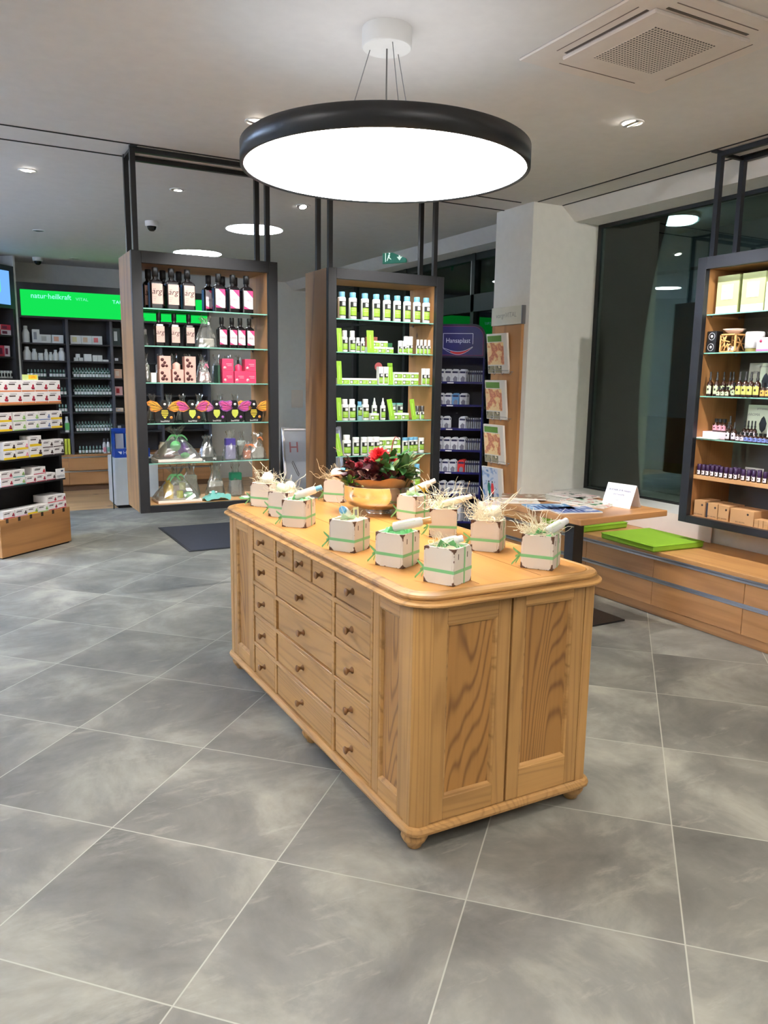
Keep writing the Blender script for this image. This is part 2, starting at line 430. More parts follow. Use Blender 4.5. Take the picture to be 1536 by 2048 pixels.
# shadow gaps (tracks) in the ceiling
GAP = pmat('shadow_gap', (20,18,18), .7)
struct('trim_6', MB().box(-4, 4.06, 5.228, 5.242, CH-.004, CH+.001), GAP)
struct('trim_7', MB().box(-4, 4.127, 5.538, 5.552, CH-.004, CH+.001), GAP)
struct('trim_8', MB().box(4.15, 4.163, -3, 5.14, CH-.004, CH+.001), GAP)
struct('trim_9', MB().box(4.403, 4.416, -3, 5.14, CH-.004, CH+.001), GAP)
# ---------------------------------------------------------------- outside
o = struct('ground', MB().box(5.0, 30, -6, 30, -.3, -.12), pmat('paving_night', (58,60,60), .8))
o = tag(MB().box(7.2, 12, -6, 30, -.12, -.02).build('lawn', pmat('lawn', (46,74,30), .95)), 'dark green grass strip outside beyond the shop window', 'lawn', None, 'stuff')
struct('wall_arcade_ceiling', MB().box(5.0, 6.3, -6, 14, 2.93, 3.1), pmat('arcade_ceiling', (150,154,156), .8))
struct('wall_arcade_beam', MB().box(6.3, 6.5, -6, 14, 2.6, 3.1), pmat('arcade_beam', (70,74,76), .8))
for i, y in enumerate((5.0, 8.92)):
    t = thing('ceiling_lamp', ['round lit lamp under the arcade ceiling outside the right window', 'round lit lamp under the arcade ceiling seen above the middle hanging shelf'][i], 'lamp', (5.58, y, 2.93), 0, 'arcade lamps outside')
    MB().lathe([(.17,-.035),(.175,-.03),(.175,0)], 32, 0).build('lamp_housing', BLACKM, t)
    MB().lathe([(.001,-.075),(.13,-.072),(.158,-.055),(.16,-.035)], 32, 0).build('diffuser', emat('arcade_lamp_glow', (225,240,255), 9), t)

# ================================================================ lamps
def spot(parent, loc, target, energy, size=R(70), color=(1,.965,.92), blend=.6, rad=.03):
    l = bpy.data.lights.new('spot_light', 'SPOT'); l.energy = energy*SPOT_GAIN; l.spot_size = size; l.spot_blend = blend; l.color = color; l.shadow_soft_size = rad
    o = bpy.data.objects.new('spot_light', l); COL.objects.link(o)
    d = Vector(target)-Vector(loc)
    o.location = Vector(loc)-Vector(parent.location) if parent else loc
    o.rotation_euler = d.to_track_quat('-Z', 'Y').to_euler()
    if parent: o.parent = parent
    return o
LED = emat('led_white', (255,246,232), 16)
SHELL = emat('pendant_diffuser_glow', (255,252,248), PENDANT_EMIT)
UP = [.5]; UPC = [(250,250,252)]
def pendant(c, label):
    t = thing('pendant_lamp', label, 'lamp', (c[0], c[1], 2.35))
    MB().lathe([(.585,.0),(.60,.0),(.60,.082),(.594,.086),(.56,.086),(.56,.082)], 96, 0, capb=False, capt=False).build('rim', pmat('pendant_rim', (40,41,44), .35), t)
    MB().lathe([(.0,.006),(.586,.006)], 96, 0, smooth=False).build('diffuser', SHELL if c[1] == 3.04 else emat('pendant_dim_glow', (250,250,250), 4.5), t)
    MB().lathe([(.0,.084),(.562,.084)], 96, 0, smooth=False).build('added_up_glow', emat('pendant_up_glow', UPC[0], UP[0]), t)  # upward glow added to brighten the ceiling
    MB().lathe([(.098,.475),(.102,.48),(.102,.55)], 48, 0).build('ceiling_canopy', WHITE, t)
    for k in range(3):
        a = R(20+120*k)
        MB().tube([(.07*math.cos(a), .07*math.sin(a), .478), (.20*math.cos(a), .20*math.sin(a), .086)], .0018, 6).build('suspension_cable', STEEL, t)
    MB().tube([(.0,.0,.478),(.0,-.0,.3),(.004,.0,.2),(.0,0,.086)], .0032, 6).build('power_cable', pmat('grey_cable',(110,108,106),.5), t)
pendant((1.64, 3.04), 'large round flat pendant lamp with black rim above the wooden counter')
UP[0] = 27.0; _m.pop('pendant_up_glow', None)  # pendants below are added out of view, with strong up-glow for the ceiling
pendant((1.4, -1.0), 'added round flat pendant lamp behind the viewpoint, outside the view')
pendant((-1.9, 2.2), 'added round flat pendant lamp to the left of the viewpoint, outside the view')
UP[0] = 100.0; UPC[0] = (178,208,255); _m.pop('pendant_up_glow', None)  # further added pendants, glow tinted bluish to light the far ceiling
pendant((-2.4, 6.6), 'added round flat pendant lamp far to the left, outside the view')
pendant((-3.0, 8.0), 'added round flat pendant lamp in the hidden back left corner, outside the view')
def downlight(x, y, label, aim=None, energy=60, lit=True, size=70, color=(1,.965,.92)):
    t = thing('downlight', label, 'lamp', (x, y, CH), 0, 'ceiling downlights')
    MB().lathe([(.062,-.0),(.062,-.004),(.052,-.006),(.050,.0)], 32, 0, capb=False, capt=False).build('trim_ring', WHITE, t)
    a = (0, 0)
    if aim: a = Vector((aim[0]-x, aim[1]-y)); a = a/ max(a.length, 1e-3)
    M = T(0, 0, -.006)
    if aim:
        ang = math.atan2(a[1], a[0]); M = T(0,0,-.012) @ RZ(ang) @ RY(R(-22)) 
    MB().lathe([(.0,.0),(.030,.0)], 24, 0, M).build('led', LED if lit else WHITE, t)
    MB().lathe([(.030,-.001),(.046,.004),(.050,.010)], 24, 0, M, capb=False, capt=False).build('reflector', ALU, t)
    if lit and energy: spot(t, (x, y, CH-.03), (aim[0], aim[1], aim[2]) if aim else (x, y, 0), energy, R(size), color)
    return t
downlight(1.567, 4.43, 'downlight in front of the left hanging shelf, at the pendant rim', (1.5, 5.35, 1.2), 55, size=62)
downlight(3.355, 3.372, 'downlight on the right side of the ceiling aimed at the bottle shelf', (4.25, 3.2, 1.2), 60, size=62)
downlight(.539, 6.28, 'downlight on the far left of the ceiling above the box rack', (.6, 7.0, .8), 70)
downlight(1.589, 6.28, 'downlight seen inside the left black hanging frame', None, 28)
downlight(2.619, 6.28, 'downlight seen between the two black hanging frames', (2.6, 5.5, 1.2), 70, size=60)
downlight(.823, 8.749, 'small unlit downlight near the back left of the ceiling', None, 0, False)
downlight(1.383, 10.555, 'small unlit downlight just in front of the green sign', None, 0, False)
# downlights not in view; most are added to light the room
WH = ['hidden behind the pendant rim, aimed at the middle cabinet','outside the view, aimed at the white pillar','added outside the view left of the counter','added outside the view far left','added outside the view above the viewpoint','added outside the view behind the right side','added outside the view before the right bench']
for wi, (x, y, aim, e) in enumerate(((2.75, 4.35, (2.85, 5.35, 1.2), 55), (3.36, 1.15, (4.5, 5.156, 1.15), 75), (.2, 4.4, (.4, 5.6, .2), 26), (-.4, 2.2, (-.3, 3.0, 0), 22), (.6, .6, (.7, 1.2, 0), 40), (2.6, .4, (2.6, .9, 0), 35), (3.2, 1.7, (3.3, 2.2, 0), 30))):
    t = downlight(x, y, 'ceiling downlight '+WH[wi], aim, e)
def flush_lamp(x, y, r, label):
    t = thing('recessed_lamp', label, 'lamp', (x, y, CH), 0, 'large recessed round lamps')
    MB().lathe([(r,-.001),(r+.012,-.004),(r+.014,.0)], 48, 0, capb=False, capt=False).build('frame', WHITE, t)
    MB().lathe([(.0,-.002),(r,-.002)], 48, 0, smooth=False).build('diffuser', emat('recessed_glow', (240,246,255), DISC_EMIT), t)
flush_lamp(2.63, 7.52, .27, 'large recessed round lamp crossed by the left black frame post')
flush_lamp(2.56, 9.30, .27, 'large recessed round lamp just above the left hanging shelf top')
flush_lamp(.2, 8.6, .2, 'added large recessed round lamp at the far left outside the view')  # lamp added out of view to light the room

def ceiling_cassette():
    t = thing('air_conditioner', 'square white ceiling air conditioner with perforated centre grille', 'air conditioner', (2.68, 2.60, CH))
    MB().cbox(-.40, .40, -.40, .40, -.012, -.0005, .005).build('outer_panel', pmat('ac_panel', (226,216,208), .5), t)
    MB().cbox(-.27, .27, -.262, .262, -.028, -.012, .004).build('inner_panel', pmat('ac_panel', (226,216,208), .5), t)
    m, nt, b = newmat('perforated_grille'); L = nt.links
    tc = N(nt, 'ShaderNodeTexCoord'); mp = N(nt, 'ShaderNodeMapping'); mp.inputs['Scale'].default_value = (62, 62, 62); L.new(tc.outputs['Object'], mp.inputs[0])
    fr = N(nt, 'ShaderNodeVectorMath', operation='FRACTION'); L.new(mp.outputs[0], fr.inputs[0])
    sb = N(nt, 'ShaderNodeVectorMath', operation='SUBTRACT'); sb.inputs[1].default_value = (.5,.5,0); L.new(fr.outputs[0], sb.inputs[0])
    ml = N(nt, 'ShaderNodeVectorMath', operation='MULTIPLY'); ml.inputs[1].default_value = (1,1,0); L.new(sb.outputs[0], ml.inputs[0])
    ln = N(nt, 'ShaderNodeVectorMath', operation='LENGTH'); L.new(ml.outputs[0], ln.inputs[0])
    lt = N(nt, 'ShaderNodeMath', operation='LESS_THAN', i_1=.30); L.new(ln.outputs['Value'], lt.inputs[0])
    mx = N(nt, 'ShaderNodeMix', data_type='RGBA'); mx.inputs['A'].default_value = lin((222,212,202)); mx.inputs['B'].default_value = lin((70,62,58)); L.new(lt.outputs[0], mx.inputs['Factor'])
    L.new(mx.outputs['Result'], b.inputs['Base Color'])
    MB().box(-.175, .175, -.17, .17, -.030, -.028).build('grille', m, t)
    dk = pmat('vent_slot', (84,74,68), .6)
    for a in range(4):
        MB().box(-.23, .23, .272, .286, -.0135, -.0115, 0, RZ(a*math.pi/2)).build('air_slot', dk, t)
        MB().box(-.23, .23, .325, .329, -.0135, -.0115, 0, RZ(a*math.pi/2)).build('air_slot', pmat('vent_line', (120,106,98), .6), t)
ceiling_cassette()
def dome_camera(x, y, label):
    t = thing('dome_camera', label, 'security camera', (x, y, CH), 0, 'ceiling dome cameras')
    MB().lathe([(.050,-.045),(.058,-.04),(.060,0)], 32).build('housing', WHITE, t)
    MB().lathe([(.0,-.088),(.02,-.085),(.036,-.07),(.043,-.045)], 24).build('dome', pmat('dome_black', (14,14,16), .15), t)
dome_camera(1.686, 7.66, 'white ceiling dome camera seen inside the left black hanging frame')
dome_camera(.975, 10.73, 'white ceiling dome camera above the left end of the green sign')
def exit_sign():
    t = thing('exit_sign', 'green emergency exit sign hanging at the right ceiling bulkhead', 'exit sign', (4.44, 7.98, 2.86), R(-58))
    MB().cbox(-.15, .15, -.012, .012, -.075, .075, .002).build('panel', pmat('exit_green', (24,92,70), .4, emit=(20,96,70), es=.25), t)
    wm = pmat('exit_white', (210,225,215), .5, emit=(190,215,200), es=.35)
    b = MB(); F = face_m(0, -.0125, 0)
    b.prism([(.06,.045),(.08,.045),(.08,-.01),(.105,-.01),(.07,-.05),(.035,-.01),(.06,-.01)], 0, .001, 0, F)
    b.prism([(-.115,.055),(-.03,.055),(-.03,.048),(-.115,.048)], 0, .001, 0, F)
    b.prism([(-.115,.055),(-.105,.055),(-.105,-.055),(-.115,-.055)], 0, .001, 0, F)
    b.lathe([(0,.001),(.009,.001)], 10, 0, F @ T(-.06,.032,0))
    b.prism([(-.075,.02),(-.052,.02),(-.058,-.01),(-.035,-.03),(-.042,-.036),(-.07,-.014),(-.085,-.048),(-.094,-.044),(-.08,-.005)], 0, .001, 0, F)
    b.build('pictogram', wm, t)
exit_sign()

# ================================================================ wooden counter
def rrect(hx, hy, r, n=8, cx=0, cy=0):
    p = []
    for sx, sy, a0 in ((1,-1,-90),(1,1,0),(-1,1,90),(-1,-1,180)):
        for k in range(n+1):
            a = R(a0+90*k/n); p.append((cx+sx*(hx-r)+r*math.cos(a), cy+sy*(hy-r)+r*math.sin(a)))
    return p
def sweep_levels(b, levels, hx, hy, r, n=8, m=0, capt=True, capb=True):
    rings = [rrect(hx+o, hy+o, max(r+o, .004), n) for o, z in levels]; k = len(rings[0]); vs = []
    for (o, z), ring in zip(levels, rings): vs += [(x, y, z) for x, y in ring]
    fs = [(j*k+i, j*k+(i+1) % k, (j+1)*k+(i+1) % k, (j+1)*k+i) for j in range(len(levels)-1) for i in range(k)]
    b.add(vs, fs, m, None, False)
    if capb: b.add(vs[:k], [list(range(k))[::-1]], m)
    if capt: b.add(vs[-k:], [list(range(k))], m)
    return b
HX, HY = .367, .935
def counter():
    t = thing('shop_counter', 'antique pine apothecary counter with many small drawers standing on grey tiles', 'counter', (1.537, 2.865, 0))
    c = .022
    poly = [(-HX+c,-HY),(HX-c,-HY),(HX,-HY+c),(HX,HY-c),(HX-c,HY),(-HX+c,HY),(-HX,HY-c),(-HX,-HY+c)]
    ins = .016
    b = MB()
    b.box(-HX+ins, HX-ins, -HY+ins, HY-ins, .085, .812)
    # corner posts with canted outer face
    for sx in (-1, 1):
        for sy in (-1, 1):
            w = .062
            pp = [(sx*(HX-c), sy*HY), (sx*HX, sy*(HY-c)), (sx*HX, sy*(HY-w)), (sx*(HX-w), sy*(HY-w)), (sx*(HX-w), sy*HY)]
            if sx*sy < 0: pp = pp[::-1]
            b.prism(pp, .085, .812)
    b.build('carcass', PINE['Z'], t)
    # top with moulded edge
    lv = [(.004,.8125),(.018,.813),(.034,.816),(.042,.821),(.042,.826),(.034,.831),(.021,.833),(.018,.836),(.024,.841),(.025,.846),(.020,.852),(.008,.856),(-.004,.857),(-.010,.855),(-.014,.857)]
    b = MB(); sweep_levels(b, lv[:-2], HX, HY, .085, 10, 1, capt=False)
    sweep_levels(b, lv[-3:], HX, HY, .085, 10, 1, capt=False, capb=False)
    k = rrect(HX-.014, HY-.014, .071, 10)
    b.add([(x, y, .857) for x, y in k], [list(range(len(k)))], 0)
    # board joints across the top
    for x in (-.12, .13): b.box(x-.0012, x+.0012, -HY+.03, HY-.03, .8566, .8574, 2)
    b.build('countertop', [PINE_TOP, PINE_MOULD, pmat('joint_line', (120,76,36), .7)], t)
    # base moulding
    b = MB(); sweep_levels(b, [(.006,.060),(.014,.064),(.016,.074),(.010,.086),(.002,.090)], HX, HY, .03, 4)
    b.build('base_moulding', PINE['Y'], t)
    # feet
    for sx in (-1, 1):
        for y in (-HY+.045, -.06, HY-.06):
            MB().lathe([(.020,0),(.024,.004),(.026,.012),(.038,.026),(.045,.040),(.042,.052),(.030,.062)], 24, 0, T(sx*(HX-.036), y, 0)).build('foot', PINE['Z'], t)
    XF = -HX   # drawer front plane
    def yw(Y): return Y-2.865
    # fixed front framing between the drawers
    cols = [(3.155, 3.425), (2.545, 3.130), (2.232, 2.520)]
    zs = [.092, .238, .386, .538, .688, .808]
    b = MB()
    for y in (3.1425, 2.5325): b.cbox(XF+.001, XF+.03, yw(y)-.0105, yw(y)+.0105, .088, .812, .002)
    for ci, (y0, y1) in enumerate(cols):
        for z in zs[1:-1]: b.cbox(XF+.001, XF+.03, yw(y0)-.006, yw(y1)+.006, z-.009, z+.009, .002)
    for y in (3.437, 2.222): b.cbox(XF, XF+.03, yw(y)-.008, yw(y)+.008, .088, .812, .002)
    b.build('front_frame', PINE['Y'], t)
    def drawer(y0, y1, z0, z1, knobs, inset=.004):
        b = MB(); g = .0034
        b.cbox(XF+inset, XF+.030, yw(y0)+g, yw(y1)-g, z0+g, z1-g, .0022)
        d = b.build('drawer', PINE['Y'], t)
        for ky in knobs:
            M = T(XF+inset, yw(ky), (z0+z1)/2+.004) @ RY(R(-90))
            MB().lathe([(.013,0),(.0125,.003),(.0065,.008),(.006,.014),(.010,.020),(.0145,.025),(.0145,.028),(.010,.031),(0,.032)], 16, 0, M).build('knob', pmat('dark_pine_knob', (124,84,44), .45), d)
    for r in range(5):
        z0, z1 = zs[r]+(.009 if r else .0), zs[r+1]-(.009 if r < 4 else .0)
        drawer(cols[0][0]+.001, cols[0][1]-.001, z0, z1, [(cols[0][0]+cols[0][1])/2], .003+.002*(r % 2))
        drawer(cols[2][0]+.001, cols[2][1]-.001, z0, z1, [(cols[2][0]+cols[2][1])/2], .003+.002*((r+1) % 2))
        if r < 4: drawer(cols[1][0]+.001, cols[1][1]-.001, z0, z1, [(cols[1][0]+cols[1][1])/2], [.004, .007, .010, .004][r])
    w = (cols[1][1]-cols[1][0])/3
    for k in range(3):
        y0 = cols[1][0]+w*k+(.004 if k else 0); y1 = cols[1][0]+w*(k+1)-(.004 if k < 2 else 0)
        drawer(y0, y1, .697, .808, [(y0+y1)/2], .004)
    # framed doors: stiles, rails, recessed panel with bead moulding
    def framed(name, M, w0, w1, z0, z1, st, top, bot, wood='Z'):
        """local x along the face, local y = depth into the body (0 = face)"""
        b = MB()
        b.cbox(w0, w0+st, -.0, .03, z0, z1, .002, 0, M); b.cbox(w1-st, w1, -.0, .03, z0, z1, .002, 0, M)
        o = b.build(name, PINE['Z'], t)
        for za, zb in ((z1-top, z1), (z0, z0+bot)): MB().cbox(w0+st, w1-st, .0005, .03, za, zb, .001, 0, M).build('rail', PINE['X' if 'side' in name else 'Y'], o)
        b = MB(); b.box(w0+st, w1-st, .013, .02, z0+bot, z1-top, 0, M); b.build('panel', PINE_DK, o)
        b = MB(); q = .012; a0, a1, c0, c1 = w0+st, w1-st, z0+bot, z1-top
        def bead(p, n, L, D):
            pts = [(0,0),(q,0.0),(q,.004),(.006,.011),(0,.012)]
        # mitred bead as four wedge strips
        def strip(A, B, A2, B2):
            vs = [(A[0],.002,A[1]),(B[0],.002,B[1]),(B2[0],.013,B2[1]),(A2[0],.013,A2[1])]
            mid = [((A[0]*.45+A2[0]*.55),.0045,(A[1]*.45+A2[1]*.55)),((B[0]*.45+B2[0]*.55),.0045,(B[1]*.45+B2[1]*.55))]
            b.add(vs+mid, [(0,1,5,4),(4,5,2,3)], 0, M)
        strip((a0,c0),(a1,c0),(a0+q,c0+q),(a1-q,c0+q)); strip((a1,c0),(a1,c1),(a1-q,c0+q),(a1-q,c1-q))
        strip((a1,c1),(a0,c1),(a1-q,c1-q),(a0+q,c1-q)); strip((a0,c1),(a0,c0),(a0+q,c1-q),(a0+q,c0+q))
        b.build('moulding', PINE_MOULD, o)
        return o
    # front: local x -> world -Y, depth -> +X
    MF = T(XF+.0015, 0, 0) @ RZ(R(-90))
    framed('door', MF, -yw(3.738), -yw(3.447), .092, .808, .055, .05, .06)
    framed('door', MF, -yw(2.213), -yw(1.992), .092, .808, .044, .05, .06)
    ME = T(0, -HY+.0015, 0)
    framed('side_door', ME, -HX+.062, -.008, .092, .808, .052, .058, .075)
    framed('side_door', ME, .0, HX-.062, .092, .808, .05, .035, .105)
    MB2 = T(0, HY-.0015, 0) @ RZ(R(180))
    framed('side_door', MB2, -HX+.062, -.004, .092, .808, .052, .058, .075)
    framed('side_door', MB2, .004, HX-.062, .092, .808, .052, .058, .075)
    MR = T(HX-.0015, 0, 0) @ RZ(R(90))
    for k in range(3): framed('back_panel', MR, -.86+k*.58, -.86+(k+1)*.58-.006, .092, .808, .06, .06, .08)
counter()
# ================================================================ hanging display cabinets
SHZ = [1.925, 1.688, 1.452, 1.185, .92, .640]     # shelf tops
def hanging_cabinet(loc, rz, label, shelves, back=None):
    """local x runs along the front (0..0.972), local y into the depth (0..0.41)"""
    W_, D_ = .972, .41; z0, z1 = .595, 2.27; fr = .064
    t = thing('hanging_display_cabinet', label, 'display cabinet', (loc[0], loc[1], 0), rz, 'hanging display cabinets')
    b = MB(); F = -.012; t_ = .028
    b.cbox(0, fr, F, t_, z0, z1, .002).cbox(W_-fr, W_, F, t_, z0, z1, .002)
    b.box(fr, W_-fr, F, t_, z1-.0725, z1).box(fr, W_-fr, F, t_, z0, z0+.045)
    b.build('front_frame', ANTH, t)
    for x0, x1 in ((.0, .026), (W_-.026, W_)):
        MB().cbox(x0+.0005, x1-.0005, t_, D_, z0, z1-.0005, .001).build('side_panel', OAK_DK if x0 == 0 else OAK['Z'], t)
    for x0, x1 in ((.026, .058), (W_-.058, W_-.026)):
        MB().cbox(x0, x1, t_, D_-.004, z0+.045, z1-.068, .001).build('inner_panel', OAK['Z'], t)
    MB().cbox(.026, W_-.026, t_, D_, z1-.068, z1-.003, .002).build('top_panel', OAK['X'], t)
    MB().cbox(.026, W_-.026, t_, D_, z0+.005, z0+.044, .002).build('bottom_panel', OAK_LT, t)
    led = MB(); led.box(.09, W_-.09, t_+.0005, t_+.0095, z1-.0690, z1-.0683)  # glowing strip added out of sight to brighten the shelves
    led.build('hidden_fill_strip', emat('cabinet_fill_glow', (240,248,255), 9), t)
    if back: MB().box(.058, W_-.058, D_-.012, D_-.002, z0+.045, z1-.068).build('back_panel', back, t)
    for z in shelves:
        g = MB(); g.box(.060, W_-.060, .034, D_-.02, z-.008, z-.0002, 0); 
        g.box(.060, W_-.060, .0325, .034, z-.0078, z-.0004, 1)
        s = g.build('glass_shelf', [GLASS, GEDGE], t)
        for x in (.062, W_-.074):
            for y in (.07, .33): MB().box(x, x+.012, y, y+.010, z-.016, z-.0085).build('shelf_pin', STEEL, s)
    # suspension frames
    for y in (.065, .275):
        f = MB()
        for x in (.045, W_-.045): f.box(x-.016, x+.016, y-.016, y+.016, z1, CH-.032)
        f.box(.045-.016, W_-.045+.016, y-.016, y+.016, CH-.032, CH-.004)
        f.build('suspension_frame', BLACKM, t)
    for x in (.045, W_-.045):
        f = MB()
        f.box(x-.012, x+.012, .082, .258, CH-.026, CH-.008)
        f.box(x-.022, x+.022, -.0, .048, CH-.010, CH-.003)
        f.build('ceiling_bracket', BLACKM, t)
    return t
LX, MX, CY = 1.012, 2.366, 5.222
hanging_cabinet((LX, CY), 0, 'left hanging display cabinet in dark frame holding black oil bottles and bee gift boxes', SHZ[:5])
hanging_cabinet((MX, CY), 0, 'middle hanging display cabinet in dark frame holding white and green care products', SHZ[:5])
RCX, RY0 = 4.16, 3.532
RSH = [1.925, 1.688, 1.417, 1.147]
rcab = hanging_cabinet((RCX, RY0), R(-90), 'right hanging display cabinet in dark frame above the wooden bench', RSH, pmat('grey_back_panel', (96,92,86), .6))
MB().cbox(.058, .972-.058, .03, .40, .883, .908, .002).build('wooden_shelf', OAK_LT, rcab)

# ---------------------------------------------------------------- product builders
LG = pmat('label_green', (150,196,62), .45); LB = pmat('label_black', (30,34,30), .5); LW = pmat('label_white', (240,240,236), .45)
PW = pmat('white_plastic', (240,240,238), .35, 0, .5); PB = pmat('blue_cap', (116,180,216), .4)
CG = pmat('card_green', (146,198,52), .5); PK = pmat('paper_white', (244,242,240), .6)
def label_marks(b, w, z0, z1, y, big=True):
    """black-framed top with white square, green below; slots 0 green 1 black 2 white"""
    h = z1-z0
    b.box(-w/2, w/2, y-.0006, y, z0, z0+h*.62, 0)
    b.box(-w/2, w/2, y-.0006, y, z0+h*.62, z1, 1)
    b.box(-w/2, w/2, y-.0007, y, z0, z0+h*.05, 1)
    q = min(w*.52, h*.26)
    b.box(-w*.10, -w*.10+q, y-.0012, y, z1-h*.05-q, z1-h*.05, 2)
    for k in range(3): b.box(-w*.36, w*.36, y-.0009, y, z0+h*(.42-.09*k), z0+h*(.435-.09*k), 2)
def care_bottle(name, label, cat, w, h, cap, capmat=PB, kind='round', lab=(.14, .80), group=None, d=None, body=None):
    t = thing(name, label, cat, (0,0,0), 0, group)
    r = w/2; hb = h-cap; dd = (d or w)/w
    if kind == 'spray':
        pr = [(r*.9,0),(r,.004),(r,hb-.008),(r*.9,hb)]; cp = [(r*.62,hb),(r*.55,hb+cap*.35),(r*.30,hb+cap*.6),(r*.24,h)]
    elif kind == 'jar':
        pr = [(r*.94,0),(r,.004),(r,hb-.004),(r*.96,hb)]; cp = [(r*.98,hb),(r,hb+.002),(r,h-.002),(r*.97,h)]
    else:
        pr = [(r*.92,0),(r,.004),(r,hb-.010),(r*.90,hb-.002),(r*.6,hb)]; cp = [(r*.74,hb),(r*.76,hb+.002),(r*.76,h-.002),(r*.72,h)]
    MB().lathe(pr, 20, 0, sy=dd).build('bottle_body', body or PW, t)
    MB().lathe(cp, 18, 0, sy=dd).build('cap', capmat, t)
    # wrap-round label: a slightly larger arc in front
    b = MB(); z0, z1 = hb*lab[0], hb*lab[1]+.0; n = 10; hh = z1-z0
    def band(za, zb, a0, a1, rr, m):
        vs = []; k = 6
        for i in range(k+1):
            a = R(a0+(a1-a0)*i/k); vs += [(rr*math.cos(a), rr*math.sin(a)*dd, za), (rr*math.cos(a), rr*math.sin(a)*dd, zb)]
        b.add(vs, [(2*i, 2*i+2, 2*i+3, 2*i+1) for i in range(k)], m)
    R0 = r+.0004
    band(z0+hh*.06, z0+hh*.62, -146, -34, R0, 0); band(z0+hh*.62, z1, -146, -34, R0, 1); band(z0, z0+hh*.06, -146, -34, R0, 1)
    band(z0+hh*.70, z0+hh*.95, -104, -50, R0+.0004, 2)
    for k in range(2): band(z0+hh*(.5-.12*k), z0+hh*(.515-.12*k), -132, -60, R0+.0004, 2)
    b.build('label', [LG, LB, LW], t)
    return t
def care_box(name, label, cat, w, h, d, group=None, capped=True):
    t = thing(name, label, cat, (0,0,0), 0, group)
    MB().cbox(-w/2, w/2, 0, d, 0, h, .001).build('carton', PK, t)
    b = MB(); y = 0
    b.box(-w*.47, w*.49, y-.0006, y, h*.05, h*.70, 0)
    q = h*.5
    b.box(-w*.42, -w*.42+q, y-.001, y, h*.14, h*.14+q, 1); b.box(-w*.39, -w*.42+q*.85, y-.0014, y, h*.20, h*.05+q, 2)
    b.box(-w*.02, w*.30, y-.001, y, h*.42, h*.45, 2); b.box(-w*.02, w*.22, y-.001, y, h*.30, h*.33, 2)
    b.build('label', [LG, LB, LW], t)
    return t
def card_box(name, label, cat, w, h, d, m, group=None, marks=None):
    t = thing(name, label, cat, (0,0,0), 0, group)
    MB().cbox(-w/2, w/2, 0, d, 0, h, .001).build('carton', m, t)
    if marks: marks(t, w, h)
    return t
def put(t, x, y, z, rz=0): t.location = (x, y, z); t.rotation_euler = (0, 0, rz); return t
def row(make, xs, y, z, noun, where, group, rz=0, jit=.0, ys=None):
    """first item is built, the rest are copies with their own labels"""
    first = None; out = []
    for i, x in enumerate(xs):
        lab = nth(i, len(xs), noun)+' '+where
        yy = (ys[i] if ys else y)+rnd.uniform(-jit, jit)
        if first is None:
            first = make(lab); first['group'] = group; put(first, x, yy, z, rz); out.append(first)
        else: out.append(dup(first, (x, yy, z), rz, lab, group))
    return out
def mx(p): return 2.462+(p-671)*.00434      # across the middle cabinet
def lx(p): return 1.074+(p-283)*.00343      # across the left cabinet

# ================================================================ middle cabinet contents
Y1 = CY+.085
row(lambda l: care_bottle('care_bottle', l, 'bottle', .060, .192, .036), [mx(p) for p in (683.4,704,727,749,770,790.4,810.5,830.5,850)], Y1, SHZ[0],
    ('white bottle with blue cap', 'white bottles with blue caps'), 'on the top shelf of the middle cabinet', 'blue-capped bottles on the top shelf')
WC = pmat('white_cap', (246,246,246), .35)
M2 = 'on the second shelf of the middle cabinet'
row(lambda l: care_bottle('care_bottle', l, 'bottle', .048, .155, .045, WC), [mx(p) for p in (689,703.5)], Y1, SHZ[1], ('tall white-capped bottle', 'tall white-capped bottles'), M2, 'white-capped bottles on the second shelf', ys=[Y1,Y1+.0])
row(lambda l: care_bottle('care_bottle', l, 'bottle', .032, .108, .024, WC), [mx(p) for p in (714.5,723.8)], Y1, SHZ[1], ('short white-capped bottle', 'short white-capped bottles'), M2+', left half', 'short bottles on the second shelf')
row(lambda l: care_box('ointment_box', l, 'box', .064, .045, .09), [mx(p) for p in (746,761.5,777.5)], Y1, SHZ[1], ('low green and white carton', 'low green and white cartons'), 'lower layer '+M2, 'cartons stacked on the second shelf')
row(lambda l: care_box('ointment_box', l, 'box', .064, .045, .09), [mx(p) for p in (751,767)], Y1+.01, SHZ[1]+.0455, ('green and white carton', 'green and white cartons'), 'lying on the stack '+M2, 'cartons stacked on the second shelf')
row(lambda l: care_bottle('cream_tube', l, 'tube', .033, .098, .03, WC, 'jar'), [mx(p) for p in (798,807)], Y1, SHZ[1], ('white cream tube', 'white cream tubes'), 'beside the carton stack '+M2, 'tubes on the second shelf')
row(lambda l: care_bottle('cream_tube', l, 'tube', .038, .135, .065, WC, 'jar', (.10,.96)), [mx(p) for p in (816,825)], Y1+.045, SHZ[1], ('tall white cream tube', 'tall white cream tubes'), 'in the right half '+M2, 'tall tubes on the second shelf')
row(lambda l: care_bottle('care_bottle', l, 'bottle', .028, .112, .042, WC, 'round', (.05,.95)), [mx(p) for p in (834.5,842,850,858)], Y1, SHZ[1], ('slim white bottle', 'slim white bottles'), 'at the right end '+M2, 'slim bottles at the right end')
M3 = 'on the third shelf of the middle cabinet'
row(lambda l: care_box('ointment_box', l, 'box', .078, .046, .09), [mx(p) for p in (690,708,726,744)], Y1, SHZ[2], ('long low green and white carton', 'long low green and white cartons'), M3, 'low cartons on the third shelf')
def slim_box(l):
    t = thing('slim_carton', l, 'box'); w, h = .040, .135
    MB().cbox(-w/2, w/2, 0, .04, 0, h, .001).build('carton', PK, t)
    b = MB(); label_marks(b, w*.8, .008, h*.62, 0); b.build('label', [LG, LB, LW], t); return t
